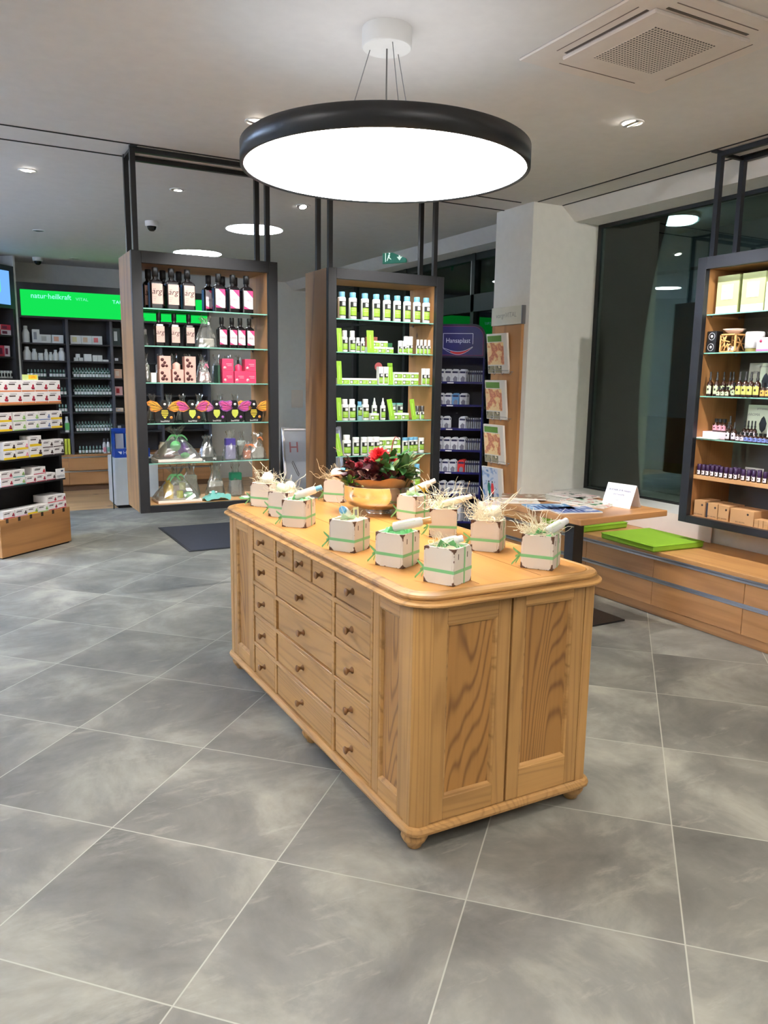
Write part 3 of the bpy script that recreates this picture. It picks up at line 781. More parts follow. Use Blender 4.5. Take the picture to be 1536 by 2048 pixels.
row(slim_box, [mx(p) for p in (759.5,769.8)], Y1-.01, SHZ[2], ('tall slim white carton', 'tall slim white cartons'), M3, 'slim cartons on the third shelf')
rd = thing('round_shelf_talker', 'round red paper disc standing behind the slim cartons on the third shelf', 'disc', (mx(763), Y1+.06, SHZ[2]))
MB().cbox(-.003, .003, 0, .004, 0, .12, .0005).build('stem', CLEAR, rd)
MB().lathe([(.033,0),(.033,.002)], 28, 0, T(0,.004,.135) @ RX(R(90))).build('disc', pmat('dusty_red', (186,86,92), .5), rd)
row(lambda l: care_box('ointment_box', l, 'box', .072, .048, .09), [mx(p) for p in (795,812,829)], Y1, SHZ[2], ('green and white carton', 'green and white cartons'), 'in the lower layer '+M3, 'stacked cartons on the third shelf')
row(lambda l: care_box('ointment_box', l, 'box', .072, .048, .09), [mx(p) for p in (796,813,830)], Y1+.004, SHZ[2]+.0485, ('green and white carton', 'green and white cartons'), 'in the upper layer '+M3, 'stacked cartons on the third shelf')
row(lambda l: care_bottle('care_bottle', l, 'bottle', .036, .128, .028, WC, 'jar', (.06,.8)), [mx(p) for p in (845,853.6)], Y1-.02, SHZ[2], ('tall white bottle', 'tall white bottles'), 'at the right end '+M3, 'tall bottles at the right end')
M4 = 'on the fourth shelf of the middle cabinet'
row(lambda l: care_bottle('supplement_jar', l, 'jar', .056, .158, .038, WC), [mx(p) for p in (690,704,730)], Y1, SHZ[3], ('large white jar with green label', 'large white jars with green labels'), M4, 'large jars on the fourth shelf')
put(care_bottle('care_bottle', 'slim bluish bottle between the large jars on the fourth shelf of the middle cabinet', 'bottle', .040, .140, .03, PB, 'round', (.3,.9), None, None, pmat('bluish_bottle',(150,196,196),.3)), mx(717.5), Y1-.012, SHZ[3])
row(lambda l: care_bottle('spray_bottle', l, 'bottle', .042, .165, .055, WC, 'spray'), [mx(p) for p in (754,765)], Y1, SHZ[3], ('white nasal spray bottle', 'white nasal spray bottles'), M4, 'spray bottles on the fourth shelf', ys=[Y1+.05, Y1])
put(care_box('ointment_box', 'low green and white carton in front of the spray bottles on the fourth shelf', 'box', .072, .050, .06), mx(745), Y1-.035, SHZ[3])
row(lambda l: care_box('ointment_box', l, 'box', .066, .050, .07), [mx(p) for p in (793,808.5)], Y1-.02, SHZ[3], ('green and white carton', 'green and white cartons'), 'between the two leaning green cards '+M4, 'cartons on the fourth shelf')
row(lambda l: care_bottle('glass_jar', l, 'jar', .055, .125, .012, pmat('teal_lid',(120,186,180),.4), 'jar', (.1,.9), None, None, pmat('jar_grey',(170,180,172),.2)), [mx(p) for p in (795,810)], Y1+.085, SHZ[3], ('jar with teal lid', 'jars with teal lids'), 'standing behind the cartons '+M4, 'teal-lidded jars')
row(lambda l: care_bottle('care_bottle', l, 'bottle', .034, .105, .045, STEEL, 'jar', (.04,.96)), [mx(p) for p in (836.5,846.5)], Y1, SHZ[3], ('small bottle with grey cap', 'small bottles with grey caps'), 'at the right end '+M4, 'grey-capped bottles')
M5 = 'on the fifth shelf of the middle cabinet'
row(lambda l: care_bottle('supplement_jar', l, 'jar', .068, .155, .038, WC), [mx(694)], Y1, SHZ[4], ('largest white jar with green label', ''), 'beside the leaning card '+M5, 'jars on the fifth shelf')
row(slim_box if False else (lambda l: care_bottle('supplement_jar', l, 'jar', .052, .135, .022, WC, 'jar', (.1,.86))), [mx(p) for p in (712,728,741,752.5)], Y1, SHZ[4], ('white jar with green label', 'white jars with green labels'), 'right of the largest jar '+M5, 'jars on the fifth shelf')
row(lambda l: care_box('ointment_box', l, 'box', .066, .062, .08), [mx(p) for p in (765,780,795)], Y1, SHZ[4], ('green and white carton', 'green and white cartons'), 'in the lower layer behind the red flower '+M5, 'cartons on the fifth shelf')
row(lambda l: care_box('ointment_box', l, 'box', .066, .062, .08), [mx(p) for p in (765,780,795)], Y1+.004, SHZ[4]+.0625, ('green and white carton', 'green and white cartons'), 'in the upper layer '+M5, 'cartons on the fifth shelf')
row(lambda l: care_bottle('cream_tube', l, 'tube', .046, .125, .022, PB, 'jar', (.12,.9)), [mx(p) for p in (809,823.5,834)], Y1-.01, SHZ[4], ('tube with pale blue cap', 'tubes with pale blue caps'), M5, 'blue-capped tubes', ys=[Y1-.02,Y1,Y1+.01])
row(lambda l: care_bottle('cream_tube', l, 'tube', .046, .118, .016, WC, 'jar', (.22,.9)), [mx(847.5)], Y1+.01, SHZ[4], ('white tube with green label', ''), 'at the right end '+M5, 'tubes on the fifth shelf')
row(lambda l: care_bottle('care_bottle', l, 'bottle', .056, .190, .035), [mx(p) for p in (822,838)], Y1+.0, SHZ[5], ('white bottle with blue cap', 'white bottles with blue caps'), 'on the cabinet floor right of the bouquet', 'blue-capped bottles on the cabinet floor', ys=[Y1+.06,Y1])
def green_card(l, h=.175, w=.046, lean=0):
    t = thing('leaning_card', l, 'card')
    M = RY(R(lean)) @ RX(R(-7))
    MB().cbox(-w/2, w/2, 0, .002, 0, h, .0005, 0, M).build('card', CG, t)
    MB().box(-w*.10, w*.08, -.0006, 0, h*.2, h*.8, 0, M).build('print', pmat('card_green_light', (176,214,96), .5), t)
    return t
for (p, zi, lean, lb) in ((676.5,1,0,'second'),(676.5,2,0,'third'),(676.5,3,0,'fourth'),(678,4,-9,'fifth')):
    put(green_card('green advice card at the left end of the %s shelf of the middle cabinet' % lb, .17, .040 if lean == 0 else .044, lean), mx(p), Y1-.04, SHZ[zi])
put(green_card('wide green advice card in the middle of the second shelf of the middle cabinet', .165, .058), mx(736.5), Y1-.03, SHZ[1])
put(green_card('green advice card between slim cartons and carton stack on the third shelf', .165, .044), mx(780.5), Y1+.0, SHZ[2])
put(green_card('green advice card leaning left of the cartons on the fourth shelf', .16, .044, -8), mx(780), Y1-.04, SHZ[3])
put(green_card('green advice card leaning right of the cartons on the fourth shelf', .16, .040, -6), mx(825), Y1-.04, SHZ[3])
put(card_box('gift_box', 'salmon red box behind the cartons on the second shelf of the middle cabinet', 'box', .078, .125, .05, pmat('salmon', (214,120,104), .5)), mx(757), Y1+.11, SHZ[1])
put(card_box('gift_box', 'green box behind the salmon box on the second shelf of the middle cabinet', 'box', .10, .085, .05, pmat('teal_green', (70,150,104), .5)), mx(790), Y1+.15, SHZ[1])

# ================================================================ left cabinet contents
BLK = pmat('black_glass', (16,13,15), .18, 0, .6); BCAP = pmat('black_cap', (20,18,18), .4)
LPK = pmat('label_blush', (212,176,164), .5); LPW = pmat('label_pinkwhite', (222,208,216), .5); HOT = pmat('hot_pink', (228,62,120), .5)
INK = pmat('dark_ink', (50,36,38), .6); GREYINK = pmat('grey_ink', (130,122,124), .6)
def oil_bottle(l, w, h, kind):
    t = thing('oil_bottle', l, 'bottle')
    r = w/2; b = MB()
    hb = h*.66
    # square shouldered flask
    lv = [(-.004,0),(0,.004),(0,hb-.012),(-.006,hb)]
    def ring(o, z, k): return [(x, y, z) for x, y in rrect(k+o, k+o, max(.008, .012+o), 4)]
    rs = [ring(-.003, 0, r), ring(0, .004, r), ring(0, hb-.012, r), ring(-.006, hb, r)]
    for q, z in ((.62, hb+h*.035), (.42, hb+h*.055)): rs.append([(x*q, y*q, z) for x, y, _ in ring(0, 0, r)])
    k = len(rs[0]); vs = [p for q in rs for p in q]
    b.add(vs, [(j*k+i, j*k+(i+1) % k, (j+1)*k+(i+1) % k, (j+1)*k+i) for j in range(len(rs)-1) for i in range(k)]+[list(range(k))[::-1], [(len(rs)-1)*k+i for i in range(k)]], 0, None, False)
    b.lathe([(r*.40, hb+h*.05), (r*.38, hb+h*.12)], 16)
    b.build('bottle_body', BLK, t)
    MB().lathe([(r*.46,hb+h*.115),(r*.48,hb+h*.12),(r*.48,h-.002),(r*.44,h)], 18).build('stopper', BCAP, t)
    L = MB(); lw = w*.80; z0, z1 = hb*.17, hb*.90; y = -r-.0005
    x0 = -lw/2+.002
    L.box(x0, x0+lw, y-.0005, y, z0, z1, 0)
    F = face_m(0, y-.0007, 0)
    if kind == 'arg':
        L.text('\u00e4rg', (z1-z0)*.42, face_m(.002, y-.0009, z0+(z1-z0)*.62), 1, sx=.95, shear=.25)
        for q in range(3): L.box(x0+.006, x0+lw*(.45-.08*q), y-.0009, y-.0004, z0+(z1-z0)*(.33-.09*q), z0+(z1-z0)*(.345-.09*q), 2)
    else:
        L.prism([(x0+lw*.3, z1), (x0+lw, z1), (x0+lw, z0+(z1-z0)*.62)], 0, .0008, 1, F)
        L.prism([(x0, z0), (x0+lw*.65, z0), (x0, z0+(z1-z0)*.16)], 0, .0008, 1, F)
        L.text('ORIG', (z1-z0)*.20, face_m(0, y-.0014, z0+(z1-z0)*.46), 2, sx=.9)
    L.build('label', [LPK if kind == 'arg' else LPW, INK if kind == 'arg' else HOT, GREYINK], t)
    return t
YL = CY+.095
L1 = 'on the top shelf of the left cabinet'; L2_ = 'on the second shelf of the left cabinet'
row(lambda l: oil_bottle(l, .086, .262, 'arg'), [lx(p) for p in (314,344.5,375)], YL, SHZ[0], ('tall black oil bottle with blush label', 'tall black oil bottles with blush labels'), L1, 'tall blush-labelled oil bottles')
row(lambda l: oil_bottle(l, .086, .262, 'arg'), [lx(p) for p in (309,337,368)], YL+.13, SHZ[0], ('black oil bottle', 'black oil bottles'), 'in the back row behind the blush labels '+L1, 'oil bottles in the back row')
row(lambda l: oil_bottle(l, .080, .252, 'pink'), [lx(p) for p in (436,465,493)], YL, SHZ[0], ('tall black oil bottle with pink and white label', 'tall black oil bottles with pink and white labels'), L1, 'tall pink-labelled oil bottles')
row(lambda l: oil_bottle(l, .080, .252, 'pink'), [lx(p) for p in (427,456,482)], YL+.13, SHZ[0], ('black oil bottle', 'black oil bottles'), 'in the back row behind the pink labels '+L1, 'oil bottles in the back row')
row(lambda l: oil_bottle(l, .066, .212, 'arg'), [lx(p) for p in (318,347,375.5)], YL, SHZ[1], ('small black oil bottle with blush label', 'small black oil bottles with blush labels'), L2_, 'small blush-labelled oil bottles')
row(lambda l: oil_bottle(l, .062, .205, 'pink'), [lx(p) for p in (441,462,479,498)], YL, SHZ[1], ('small black oil bottle with pink and white label', 'small black oil bottles with pink and white labels'), L2_, 'small pink-labelled oil bottles')
BOXP = pmat('blush_carton', (226,176,162), .5); BOXR = pmat('raspberry_carton', (226,62,104), .5)
def dark_flowers(t, w, h):
    b = MB()
    for (x, z, r) in ((-.25,.72,.16),(-.05,.5,.14),(-.2,.28,.18),(.12,.25,.13)):
        b.lathe([(0,.0008),(w*r,.0005),(w*r*1.02,0)], 7, 0, T(x*w, -.0004, z*h) @ RX(R(90)))
    b.build('floral_print', pmat('burgundy_print', (84,40,40), .6), t)
def light_lines(t, w, h):
    b = MB(); b.box(-w*.15, w*.35, -.0008, 0, h*.55, h*.60).box(-w*.05, w*.35, -.0008, 0, h*.42, h*.46)
    b.lathe([(0,.0008),(w*.14,.0005),(w*.14,0)], 14, 0, T(-w*.28, -.0004, h*.25) @ RX(R(90)))
    b.build('print', pmat('blush_print', (246,176,186), .5), t)
L3 = 'on the third shelf of the left cabinet'
row(lambda l: card_box('gift_carton', l, 'box', .074, .086, .07, BOXP, None, dark_flowers), [lx(p) for p in (325,350,374)], YL-.03, SHZ[2], ('blush pink floral carton', 'x'), 'lower layer '+L3, 'blush floral cartons')
row(lambda l: card_box('gift_carton', l, 'box', .074, .086, .07, BOXP, None, dark_flowers), [lx(p) for p in (326,374.5)], YL-.027, SHZ[2]+.0865, ('blush pink floral carton', 'x'), '', 'blush floral cartons')
_up = [o for o in bpy.data.objects if o.parent is None and o.get('group') == 'blush floral cartons' and abs(o.location.z-(SHZ[2]+.0865)) < 1e-4]
_up.sort(key=lambda o: o.location.x)
for o_, s_ in zip(_up, ('left', 'right')): o_['label'] = 'blush pink floral carton stacked on top at the %s, third shelf of left cabinet' % s_
row(lambda l: card_box('gift_carton', l, 'box', .078, .082, .07, BOXR, None, light_lines), [lx(p) for p in (450,474.5,497)], YL-.03, SHZ[2], ('raspberry red carton', 'x'), 'lower layer '+L3, 'raspberry cartons')
for p, s_ in ((450,'left'),(497,'right')):
    put(card_box('gift_carton', 'raspberry red carton stacked on top at the %s, third shelf of left cabinet' % s_, 'box', .078, .082, .07, BOXR, 'raspberry cartons', light_lines), lx(p), YL-.027, SHZ[2]+.0825)
def small_bottle(l, m1, m2, w=.05, h=.075):
    t = thing('perfume_bottle', l, 'bottle'); r = w/2
    MB().lathe([(r,0),(r,h*.45),(r*.3,h*.62),(r*.3,h*.66)], 18).build('bottle_body', m1, t)
    MB().lathe([(r*.34,h*.64),(r*.34,h)], 14).build('cap', m2, t); return t
put(small_bottle('small blush bottle with black cap on top of the middle blush carton', BOXP, BCAP), lx(349), YL, SHZ[2]+.0865)
put(small_bottle('small raspberry bottle with black cap on top of the middle raspberry carton', BOXR, BCAP), lx(474), YL, SHZ[2]+.0825)
put(card_box('small_card', 'small white card at the left end of the third shelf of the left cabinet', 'card', .034, .062, .03, PK), lx(302), YL-.05, SHZ[2])
put(card_box('book', 'dark green book standing beside the raspberry cartons in the left cabinet', 'book', .016, .12, .10, pmat('book_green', (40,78,58), .5)), lx(434), YL, SHZ[2])

# bee-shaped gift boxes
def bee_box(l, wing, trim, belly, striped):
    t = thing('bee_gift_box', l, 'gift box')
    b = MB(); w, h = .130, .152
    out = []
    for k in range(17):
        a = math.pi*k/16; out.append((w/2*math.cos(a)*(1 if k not in (0,16) else 1), h*.40+h*.24*math.sin(a)))
    poly = [(-w*.40,0),(w*.40,0),(w*.48,h*.08)]+out+[(-w*.48,h*.08)]
    F = RX(R(90))
    b.prism(poly, -.05, .0, 0, F)
    b.prism([(-.026,h*.58),(.026,h*.58),(.022,h*.86),(.014,h*.98),(-.014,h*.98),(-.022,h*.86)], -.045, -.003, 0, F)
    b.build('body', pmat('bee_black', (22,20,20), .4), t)
    for s in (-1, 1):
        wv = [(.016,.62),(.05,.90),(.095,.98),(.118,.90),(.112,.76),(.094,.70),(.100,.60),(.088,.50),(.060,.47),(.034,.54)]
        wp = [(s*x, z*h) for x, z in wv]
        if s < 0: wp = wp[::-1]
        q = MB(); q.prism(wp, .004, .007, 0, F)
        cx = s*.060
        wp2 = [(cx+(x-cx)*.84, h*.74+(z-h*.74)*.84) for x, z in wp]
        q.prism(wp2, .0072, .0082, 1, F)
        for (xa, za, xb, zb) in ((.02,.64,.11,.86),(.02,.64,.085,.93),(.02,.62,.095,.66),(.02,.60,.08,.53),(.05,.74,.10,.76)):
            q.tube([(s*xa, -.0085, za*h), (s*xb, -.0085, zb*h)], .0012, 4, 2)
        q.build('wing', [trim, wing, pmat('bee_black', (22,20,20), .4)], t)
    q = MB(); be = [(-.020,.55),(-.024,.42),(-.018,.30),(0,.17),(.018,.30),(.024,.42),(.020,.55)]
    q.prism([(x, z*h) for x, z in be][::-1], .0, .0015, 0, F)
    if striped:
        for z in (.50,.43,.36,.29): q.box(-.023, .023, -.0024, -.0012, z*h-.0022, z*h+.0022, 1)
    q.build('belly', [belly, pmat('bee_black', (22,20,20), .4)], t)
    MB().lathe([(0,.001),(.009,.001),(.009,0)], 14, 0, T(0,-.0035+.0,h*.80) @ RX(R(90))).build('face_mark', PK, t)
    MB().lathe([(0,.001),(.010,.001),(.010,0)], 14, 0, T(.042,0,h*.22) @ RX(R(90))).build('sticker', trim, t)
    MB().text('beeWild', .017, face_m(0, -.001, h*.06)).build('lettering', PK, t)
    return t
WY = pmat('wing_yellow', (236,176,60), .45); WP = pmat('wing_pink', (214,84,150), .45); WPL = pmat('wing_lilac', (222,122,176), .45)
TO = pmat('trim_orange', (226,140,60), .45); TP = pmat('trim_purple', (160,90,170), .45); BY = pmat('belly_yellow', (236,214,70), .45); BG = pmat('belly_lime', (196,204,84), .45)
L4 = 'on the fourth shelf of the left cabinet'
bees = [(323.5,'black bee-shaped gift box with striped yellow belly, leftmost of the bee boxes',WY,TO,BY,True),(377,'black bee-shaped gift box with pink wings, second bee box from left',WP,TO,BG,False),
 (427,'black bee-shaped gift box with lilac pink wings, middle of the bee boxes',WPL,TP,BG,False),(464,'black bee-shaped gift box with pink wings and purple trim, second bee box from right',WP,TP,BG,False),(505,'black bee-shaped gift box with striped yellow belly, rightmost of the bee boxes',WY,TO,BY,True)]
for i, (p, l, a, c, d, s) in enumerate(bees):
    o_ = bee_box(l, a, c, d, s); o_['group'] = 'bee gift boxes'; put(o_, lx(p), YL-.005-.010*(i % 2), SHZ[3], 0)

# cellophane-wrapped gifts
def cello_mesh(w, d, h, seed, neck=.75, rneck=.14, flare=.4, n=28):
    """crumpled cellophane pulled together at the neck and flaring above it"""
    r_ = random.Random(seed); b = MB(); vs = []; lv = 12
    ph = [r_.uniform(0, 6.28) for _ in range(6)]
    for k in range(lv+1):
        u = k/lv
        if u < neck:
            q = 1-(1-rneck)*(u/neck)**1.5
        else: q = rneck+(flare-rneck)*((u-neck)/(1-neck))**.8
        for i in range(n):
            a = 2*math.pi*i/n
            c_, s_ = math.cos(a), math.sin(a)
            sq = 1/max(abs(c_), abs(s_)); sq = 1+(min(sq, 1.35)-1)*(1-u)
            f = 1+(.04+.25*max(0, u-neck*.6))*(math.sin(5*a+ph[0]+3*u)+.7*math.sin(9*a+ph[1]-4*u)+.5*r_.uniform(-1,1))
            vs.append((w/2*q*sq*c_*f, d/2*q*sq*s_*f, h*u*(1+(.05*math.sin(4*a+ph[2]) if u > .9 else 0))))
    fs = [(k*n+i, k*n+(i+1) % n, (k+1)*n+(i+1) % n, (k+1)*n+i) for k in range(lv) for i in range(n)]
    b.add(vs, fs, 0, None, False); return b
def ribbon_bow(b, z, s, seed=1, m=0, y=0):
    r_ = random.Random(seed)
    for k in range(6):
        a = r_.uniform(0, 6.28); L = s*r_.uniform(.7, 1.2)
        pts = [(L*u*math.cos(a+u*.6), y-L*.5*u*abs(math.sin(a)), z+L*.35*math.sin(u*3)-L*.35*u) for u in (0,.25,.5,.75,1)]
        w = s*.09; vs = []
        for p in pts: vs += [(p[0], p[1], p[2]-w), (p[0], p[1]-.001, p[2]+w)]
        b.add(vs, [(2*i, 2*i+2, 2*i+3, 2*i+1) for i in range(4)], m)
    return b
MINT = pmat('mint_ribbon', (120,196,130), .45); ORR = pmat('orange_ribbon', (238,140,86), .45); PINKR = pmat('pink_ribbon', (236,140,170), .45)
def hamper(l, w, d, h, seed, rib, fill, tray=True):
    t = thing('gift_hamper', l, 'gift hamper')
    if tray:
        b = MB(); b.cbox(-w/2, w/2, -d/2, d/2, 0, .018, .002); b.build('tray', WARMW, t)
    cello_mesh(w*.96, d*.96, h, seed).build('cellophane', CELLO, t).location = (0, 0, .018 if tray else .001)
    ribbon_bow(MB(), h*.76, min(w*.45, .075), seed, 0, -.02).build('ribbon', rib, t)
    z = .019 if tray else .002
    fill(t, z)
    return t
def blob(t, name, m, x, y, z, rx, rz_, seed=0, ry=None):
    b = MB(); r_ = random.Random(seed); pr = []
    for k in range(9):
        a = math.pi*k/8; pr.append((rx*math.sin(a)*(1+.12*r_.uniform(-1,1)), rz_*(1-math.cos(a))))
    pr[0] = (.0, 0); b.lathe(pr, 14, 0, T(x, y, z), sy=(ry or rx)/rx)
    return b.build(name, m, t)
TAGG = pmat('round_tag_green', (110,190,120), .5); VIO = pmat('violet_foil', (104,50,140), .3, .3)
def fillA(t, z):
    MB().lathe([(0,.002),(.036,.002),(.036,0)], 24, 0, T(-.02,-.06,z+.085) @ RX(R(96)) ).build('round_tag', TAGG, t)
    blob(t, 'violet_bag', VIO, .05, 0, z, .042, .055, 3)
    blob(t, 'dried_flowers', pmat('dried_herbs', (110,70,60), .9), -.06, -.03, z, .05, .014, 4); blob(t, 'green_soap', MINT, .045, -.06, z, .030, .020, 5)
    MB().lathe([(.028,0),(.028,.085),(.020,.095),(.020,.11)], 18, 0, T(-.09,.01,z)).build('jar', pmat('jar_clearish', (190,180,160), .2), t)
def fillB(t, z):
    MB().lathe([(.032,0),(.034,.01),(.034,.09),(.018,.105),(.018,.125)], 20, 0, T(-.055,0,z)).build('yellow_bottle', pmat('golden_oil', (226,186,30), .15), t)
    MB().cbox(0, .035, -.03, .0, z, z+.05, .002, 0, RZ(.3)).build('yellow_carton', pmat('yellow_green', (196,190,50), .5), t)
    blob(t, 'green_soap', MINT, .075, -.03, z, .034, .022, 6); MB().cbox(.03,.07,.02,.05,z+.05,z+.10,.002).build('label_card', pmat('cream_card',(220,216,160),.6), t)
put(hamper('cellophane gift hamper with round green tag and violet bag on a white tray', .30, .22, .212, 11, MINT, fillA), lx(350), CY+.18, SHZ[4])
put(hamper('cellophane gift hamper with golden bottle on the floor of the left cabinet', .30, .22, .225, 12, MINT, fillB), lx(347), CY+.17, SHZ[5])
def gift_bag(l, w, h, d, seed, fillm, rib=None, foot=.55, top=None):
    t = thing('gift_bag', l, 'gift bag')
    cello_mesh(w, d, h, seed, .80, .34, .55, 22).build('cellophane', CELLO, t)
    b = MB(); b.cbox(-w*.34, w*.34, -d*.30, d*.30, .003, h*foot, .006); b.build('contents', fillm, t)
    if top: MB().cbox(-w*.34-.0008, w*.34+.0008, -d*.30-.0008, d*.30+.0008, h*foot*.66, h*foot+.001, .005).build('contents_top', top, t)
    if rib: ribbon_bow(MB(), h*.80, .045, seed, 0, -.02).build('ribbon', rib, t)
    return t
GREYF = pmat('grey_filling', (168,164,160), .8); SILV = pmat('silver_filling', (150,156,156), .35, .3); PALE = pmat('pale_filling', (206,200,190), .8)
LAV = pmat('lavender_label', (176,170,214), .5); LAVD = pmat('violet_label', (70,58,140), .5)
put(gift_bag('cellophane bag of lavender with violet and lilac label on the fifth shelf', .105, .20, .07, 21, LAV, None, .74, LAVD), lx(455), CY+.11, SHZ[4])
put(gift_bag('small cellophane bag with orange bow at the right end of the fifth shelf', .14, .18, .09, 22, PALE, ORR, .45), lx(513), CY+.12, SHZ[4])
put(gift_bag('small cellophane bag with orange soap left of the orange bow', .075, .12, .06, 23, pmat('orange_soap', (236,140,90), .5), ORR, .5), lx(490), CY+.10, SHZ[4])
put(gift_bag('cellophane bag with pink bow on the third shelf of the left cabinet', .10, .145, .07, 24, pmat('pale_pink', (232,196,196), .7), PINKR, .5), lx(404), CY+.10, SHZ[2])
put(gift_bag('empty-looking cellophane bag between the oil bottles on the second shelf', .15, .205, .10, 25, PALE, None, .30), lx(412), CY+.14, SHZ[1])
put(gift_bag('grey cellophane bag in the middle of the fifth shelf of the left cabinet', .12, .16, .08, 26, GREYF, None, .5), lx(421), CY+.28, SHZ[4]+.0)
put(gift_bag('tall cellophane bag of white tea on the floor of the left cabinet', .13, .235, .08, 27, PALE, None, .66), lx(388), CY+.33, SHZ[5])
put(gift_bag('cellophane bag with brown paper in the middle of the cabinet floor', .14, .235, .09, 28, pmat('brownish', (150,130,110), .8), None, .5, PALE), lx(432), CY+.22, SHZ[5])
put(gift_bag('bag with dark green label on the right of the cabinet floor', .12, .235, .09, 29, GREYF, None, .72, pmat('bag_green', (30,130,96), .5)), lx(477), CY+.24, SHZ[5])
# second row of bags standing behind, shelf by shelf
k = 0
for (zi, ps, hh) in ((1, (297,), .2), (2, (300,330,358,386,415,446,470,492), .20), (3, (312,345,372,408,452,484), .19), (4, (476,497), .19)):
    names = ['first','second','third','fourth','fifth','sixth','seventh','eighth']
    for j, p in enumerate(ps):
        k += 1
        o_ = gift_bag('grey and white cellophane bag, %s from left in the back row of the %s shelf of the left cabinet' % (names[j], ORD[zi]), .080, hh*.95, .06, 40+k, (GREYF, SILV, PALE)[k % 3], None, .62, PK if k % 2 else None)
        o_['group'] = 'cellophane bags in the back row'; put(o_, lx(p)+.01, CY+.325, SHZ[zi])
# folded teal cloth with eyes (a hooded towel) and papers
def crumple(name, l, cat, m, w, d, h, seed):
    r_ = random.Random(seed); n = 16; vs = []; fs = []
    for j in range(n+1):
        for i in range(n+1):
            u, v = i/n*2-1, j/n*2-1
            rr = max(0, 1-(u*u+v*v)*.62)
            z = h*rr*(.55+.45*math.sin(5*u+seed)*math.cos(4*v+seed*2)) + (.004+h*.1*r_.random() if rr > 0 else .002)
            vs.append((w/2*u*(1-.18*v*v), d/2*v*(1-.15*u*u), max(z, .001)))
    for j in range(n):
        for i in range(n): fs.append((j*(n+1)+i, j*(n+1)+i+1, (j+1)*(n+1)+i+1, (j+1)*(n+1)+i))
    b = MB(); b.add(vs, fs, 0, None, True)
    base = [vs[i] for i in range(n+1)]
    return b
tw = thing('hooded_towel', 'folded teal terry cloth on the floor of the left cabinet', 'towel', (lx(424), CY+.10, SHZ[5]))
crumple('c', '', '', None, .20, .12, .065, 3).build('cloth', pmat('teal_cloth', (110,176,168), .9), tw)
for x in (-.05, -.01): MB().lathe([(0,.012),(.007,.010),(.009,.004),(.007,0)], 12, 0, T(x, -.02, .052)).build('eye', PK, tw)
for i, (p, m_) in enumerate(((492, MINT), (500, PK), (512, PALE))):
    o_ = MB().cbox(-.07, .07, -.04, .04, 0, .004, .001).build('leaflet', m_, None, (lx(p), CY+.08+.03*(i % 2), SHZ[5]+.0005+.0045*i), R(12*i-10))
    tag(o_, ['mint green leaflet at the bottom of the pile on the floor of the left cabinet', 'white leaflet in the middle of the pile on the floor of the left cabinet', 'cream leaflet on top of the pile on the floor of the left cabinet'][i], 'leaflet', 'leaflets on the cabinet floor')
# ================================================================ right cabinet contents (front faces the room, -X)
RR = R(-90)
def ry(p, z=1.925):
    ks = ((.6,1372.5),(.908,1378),(1.147,1385),(1.417,1392.5),(1.688,1398),(1.925,1404))
    x0 = ks[-1][1]
    for (za, xa), (zb, xb) in zip(ks, ks[1:]):
        if z < zb: x0 = xa+(xb-xa)*(z-za)/(zb-za); break
    return 3.482-(p-x0)*.00352
RF = 4.16+.06
CREAM = pmat('cream_green_box', (184,192,136), .5); LIL = pmat('lilac_label', (190,180,222), .5); KRAFT = pmat('kraft_carton', (190,146,100), .7)
def box_with(t, parts):
    pass
def diffuser_box(l):
    t = thing('diffuser_box', l, 'box'); w, h = .158, .232
    MB().cbox(-w/2, w/2, 0, .15, 0, h, .002).build('carton', CREAM, t)
    b = MB(); b.box(-w*.27, w*.25, -.0008, 0, h*.38, h*.76).build('label', LIL, t)
    b = MB(); b.box(-w*.48, w*.48, -.0008, 0, .004, h*.20); b.build('lower_band', pmat('pale_band', (226,232,232), .5), t)
    b = MB(); b.box(-w*.2, w*.22, -.0012, -.0006, h*.575, h*.583); b.box(-w*.2, w*.22, -.0012, -.0006, h*.355, h*.362).build('print_line', GREYINK, t)
    return t
o1 = diffuser_box('cream green boxed diffuser with lilac label, leftmost on top shelf of right cabinet'); put(o1, RF+.02, ry(1436, SHZ[0]), SHZ[0], RR)
dup(o1, (RF+.02, ry(1487, SHZ[0]), SHZ[0]), RR, 'cream green boxed diffuser with lilac label, second on top shelf of right cabinet')
put(card_box('diffuser_box', 'plain white box at the picture edge on the top shelf of the right cabinet', 'box', .15, .165, .14, PK), RF+.01, ry(1535, SHZ[0]), SHZ[0], RR)
def ring_box(l):
    t = thing('scent_box', l, 'box'); MB().cbox(-.033, .033, 0, .06, 0, .066, .001).build('carton', pmat('black_carton', (26,26,28), .4), t)
    b = MB(); n = 24; b.lathe([(.020,0),(.0205,.0008),(.023,.0008),(.0235,0)], n, 0, T(0,0,.034) @ RX(R(90)), capb=False, capt=False)
    b.build('ring_emblem', pmat('silver_print', (200,200,204), .3, .3), t)
    MB().lathe([(0,.0008),(.009,.0008),(.0095,0)], 14, 0, T(0,0,.034) @ RX(R(90))).build('centre_emblem', pmat('silver_print', (200,200,204), .3, .3), t); return t
o1 = ring_box('black square scent box with ring emblem, lower of the two stacked'); o1['group'] = 'black scent boxes'; put(o1, RF-.01, ry(1411, SHZ[1]), SHZ[1], RR)
dup(o1, (RF-.008, ry(1411.5, SHZ[1]), SHZ[1]+.0665), RR, 'black square scent box with ring emblem, upper of the two stacked')
BAM = pmat('bamboo', (222,170,106), .5)
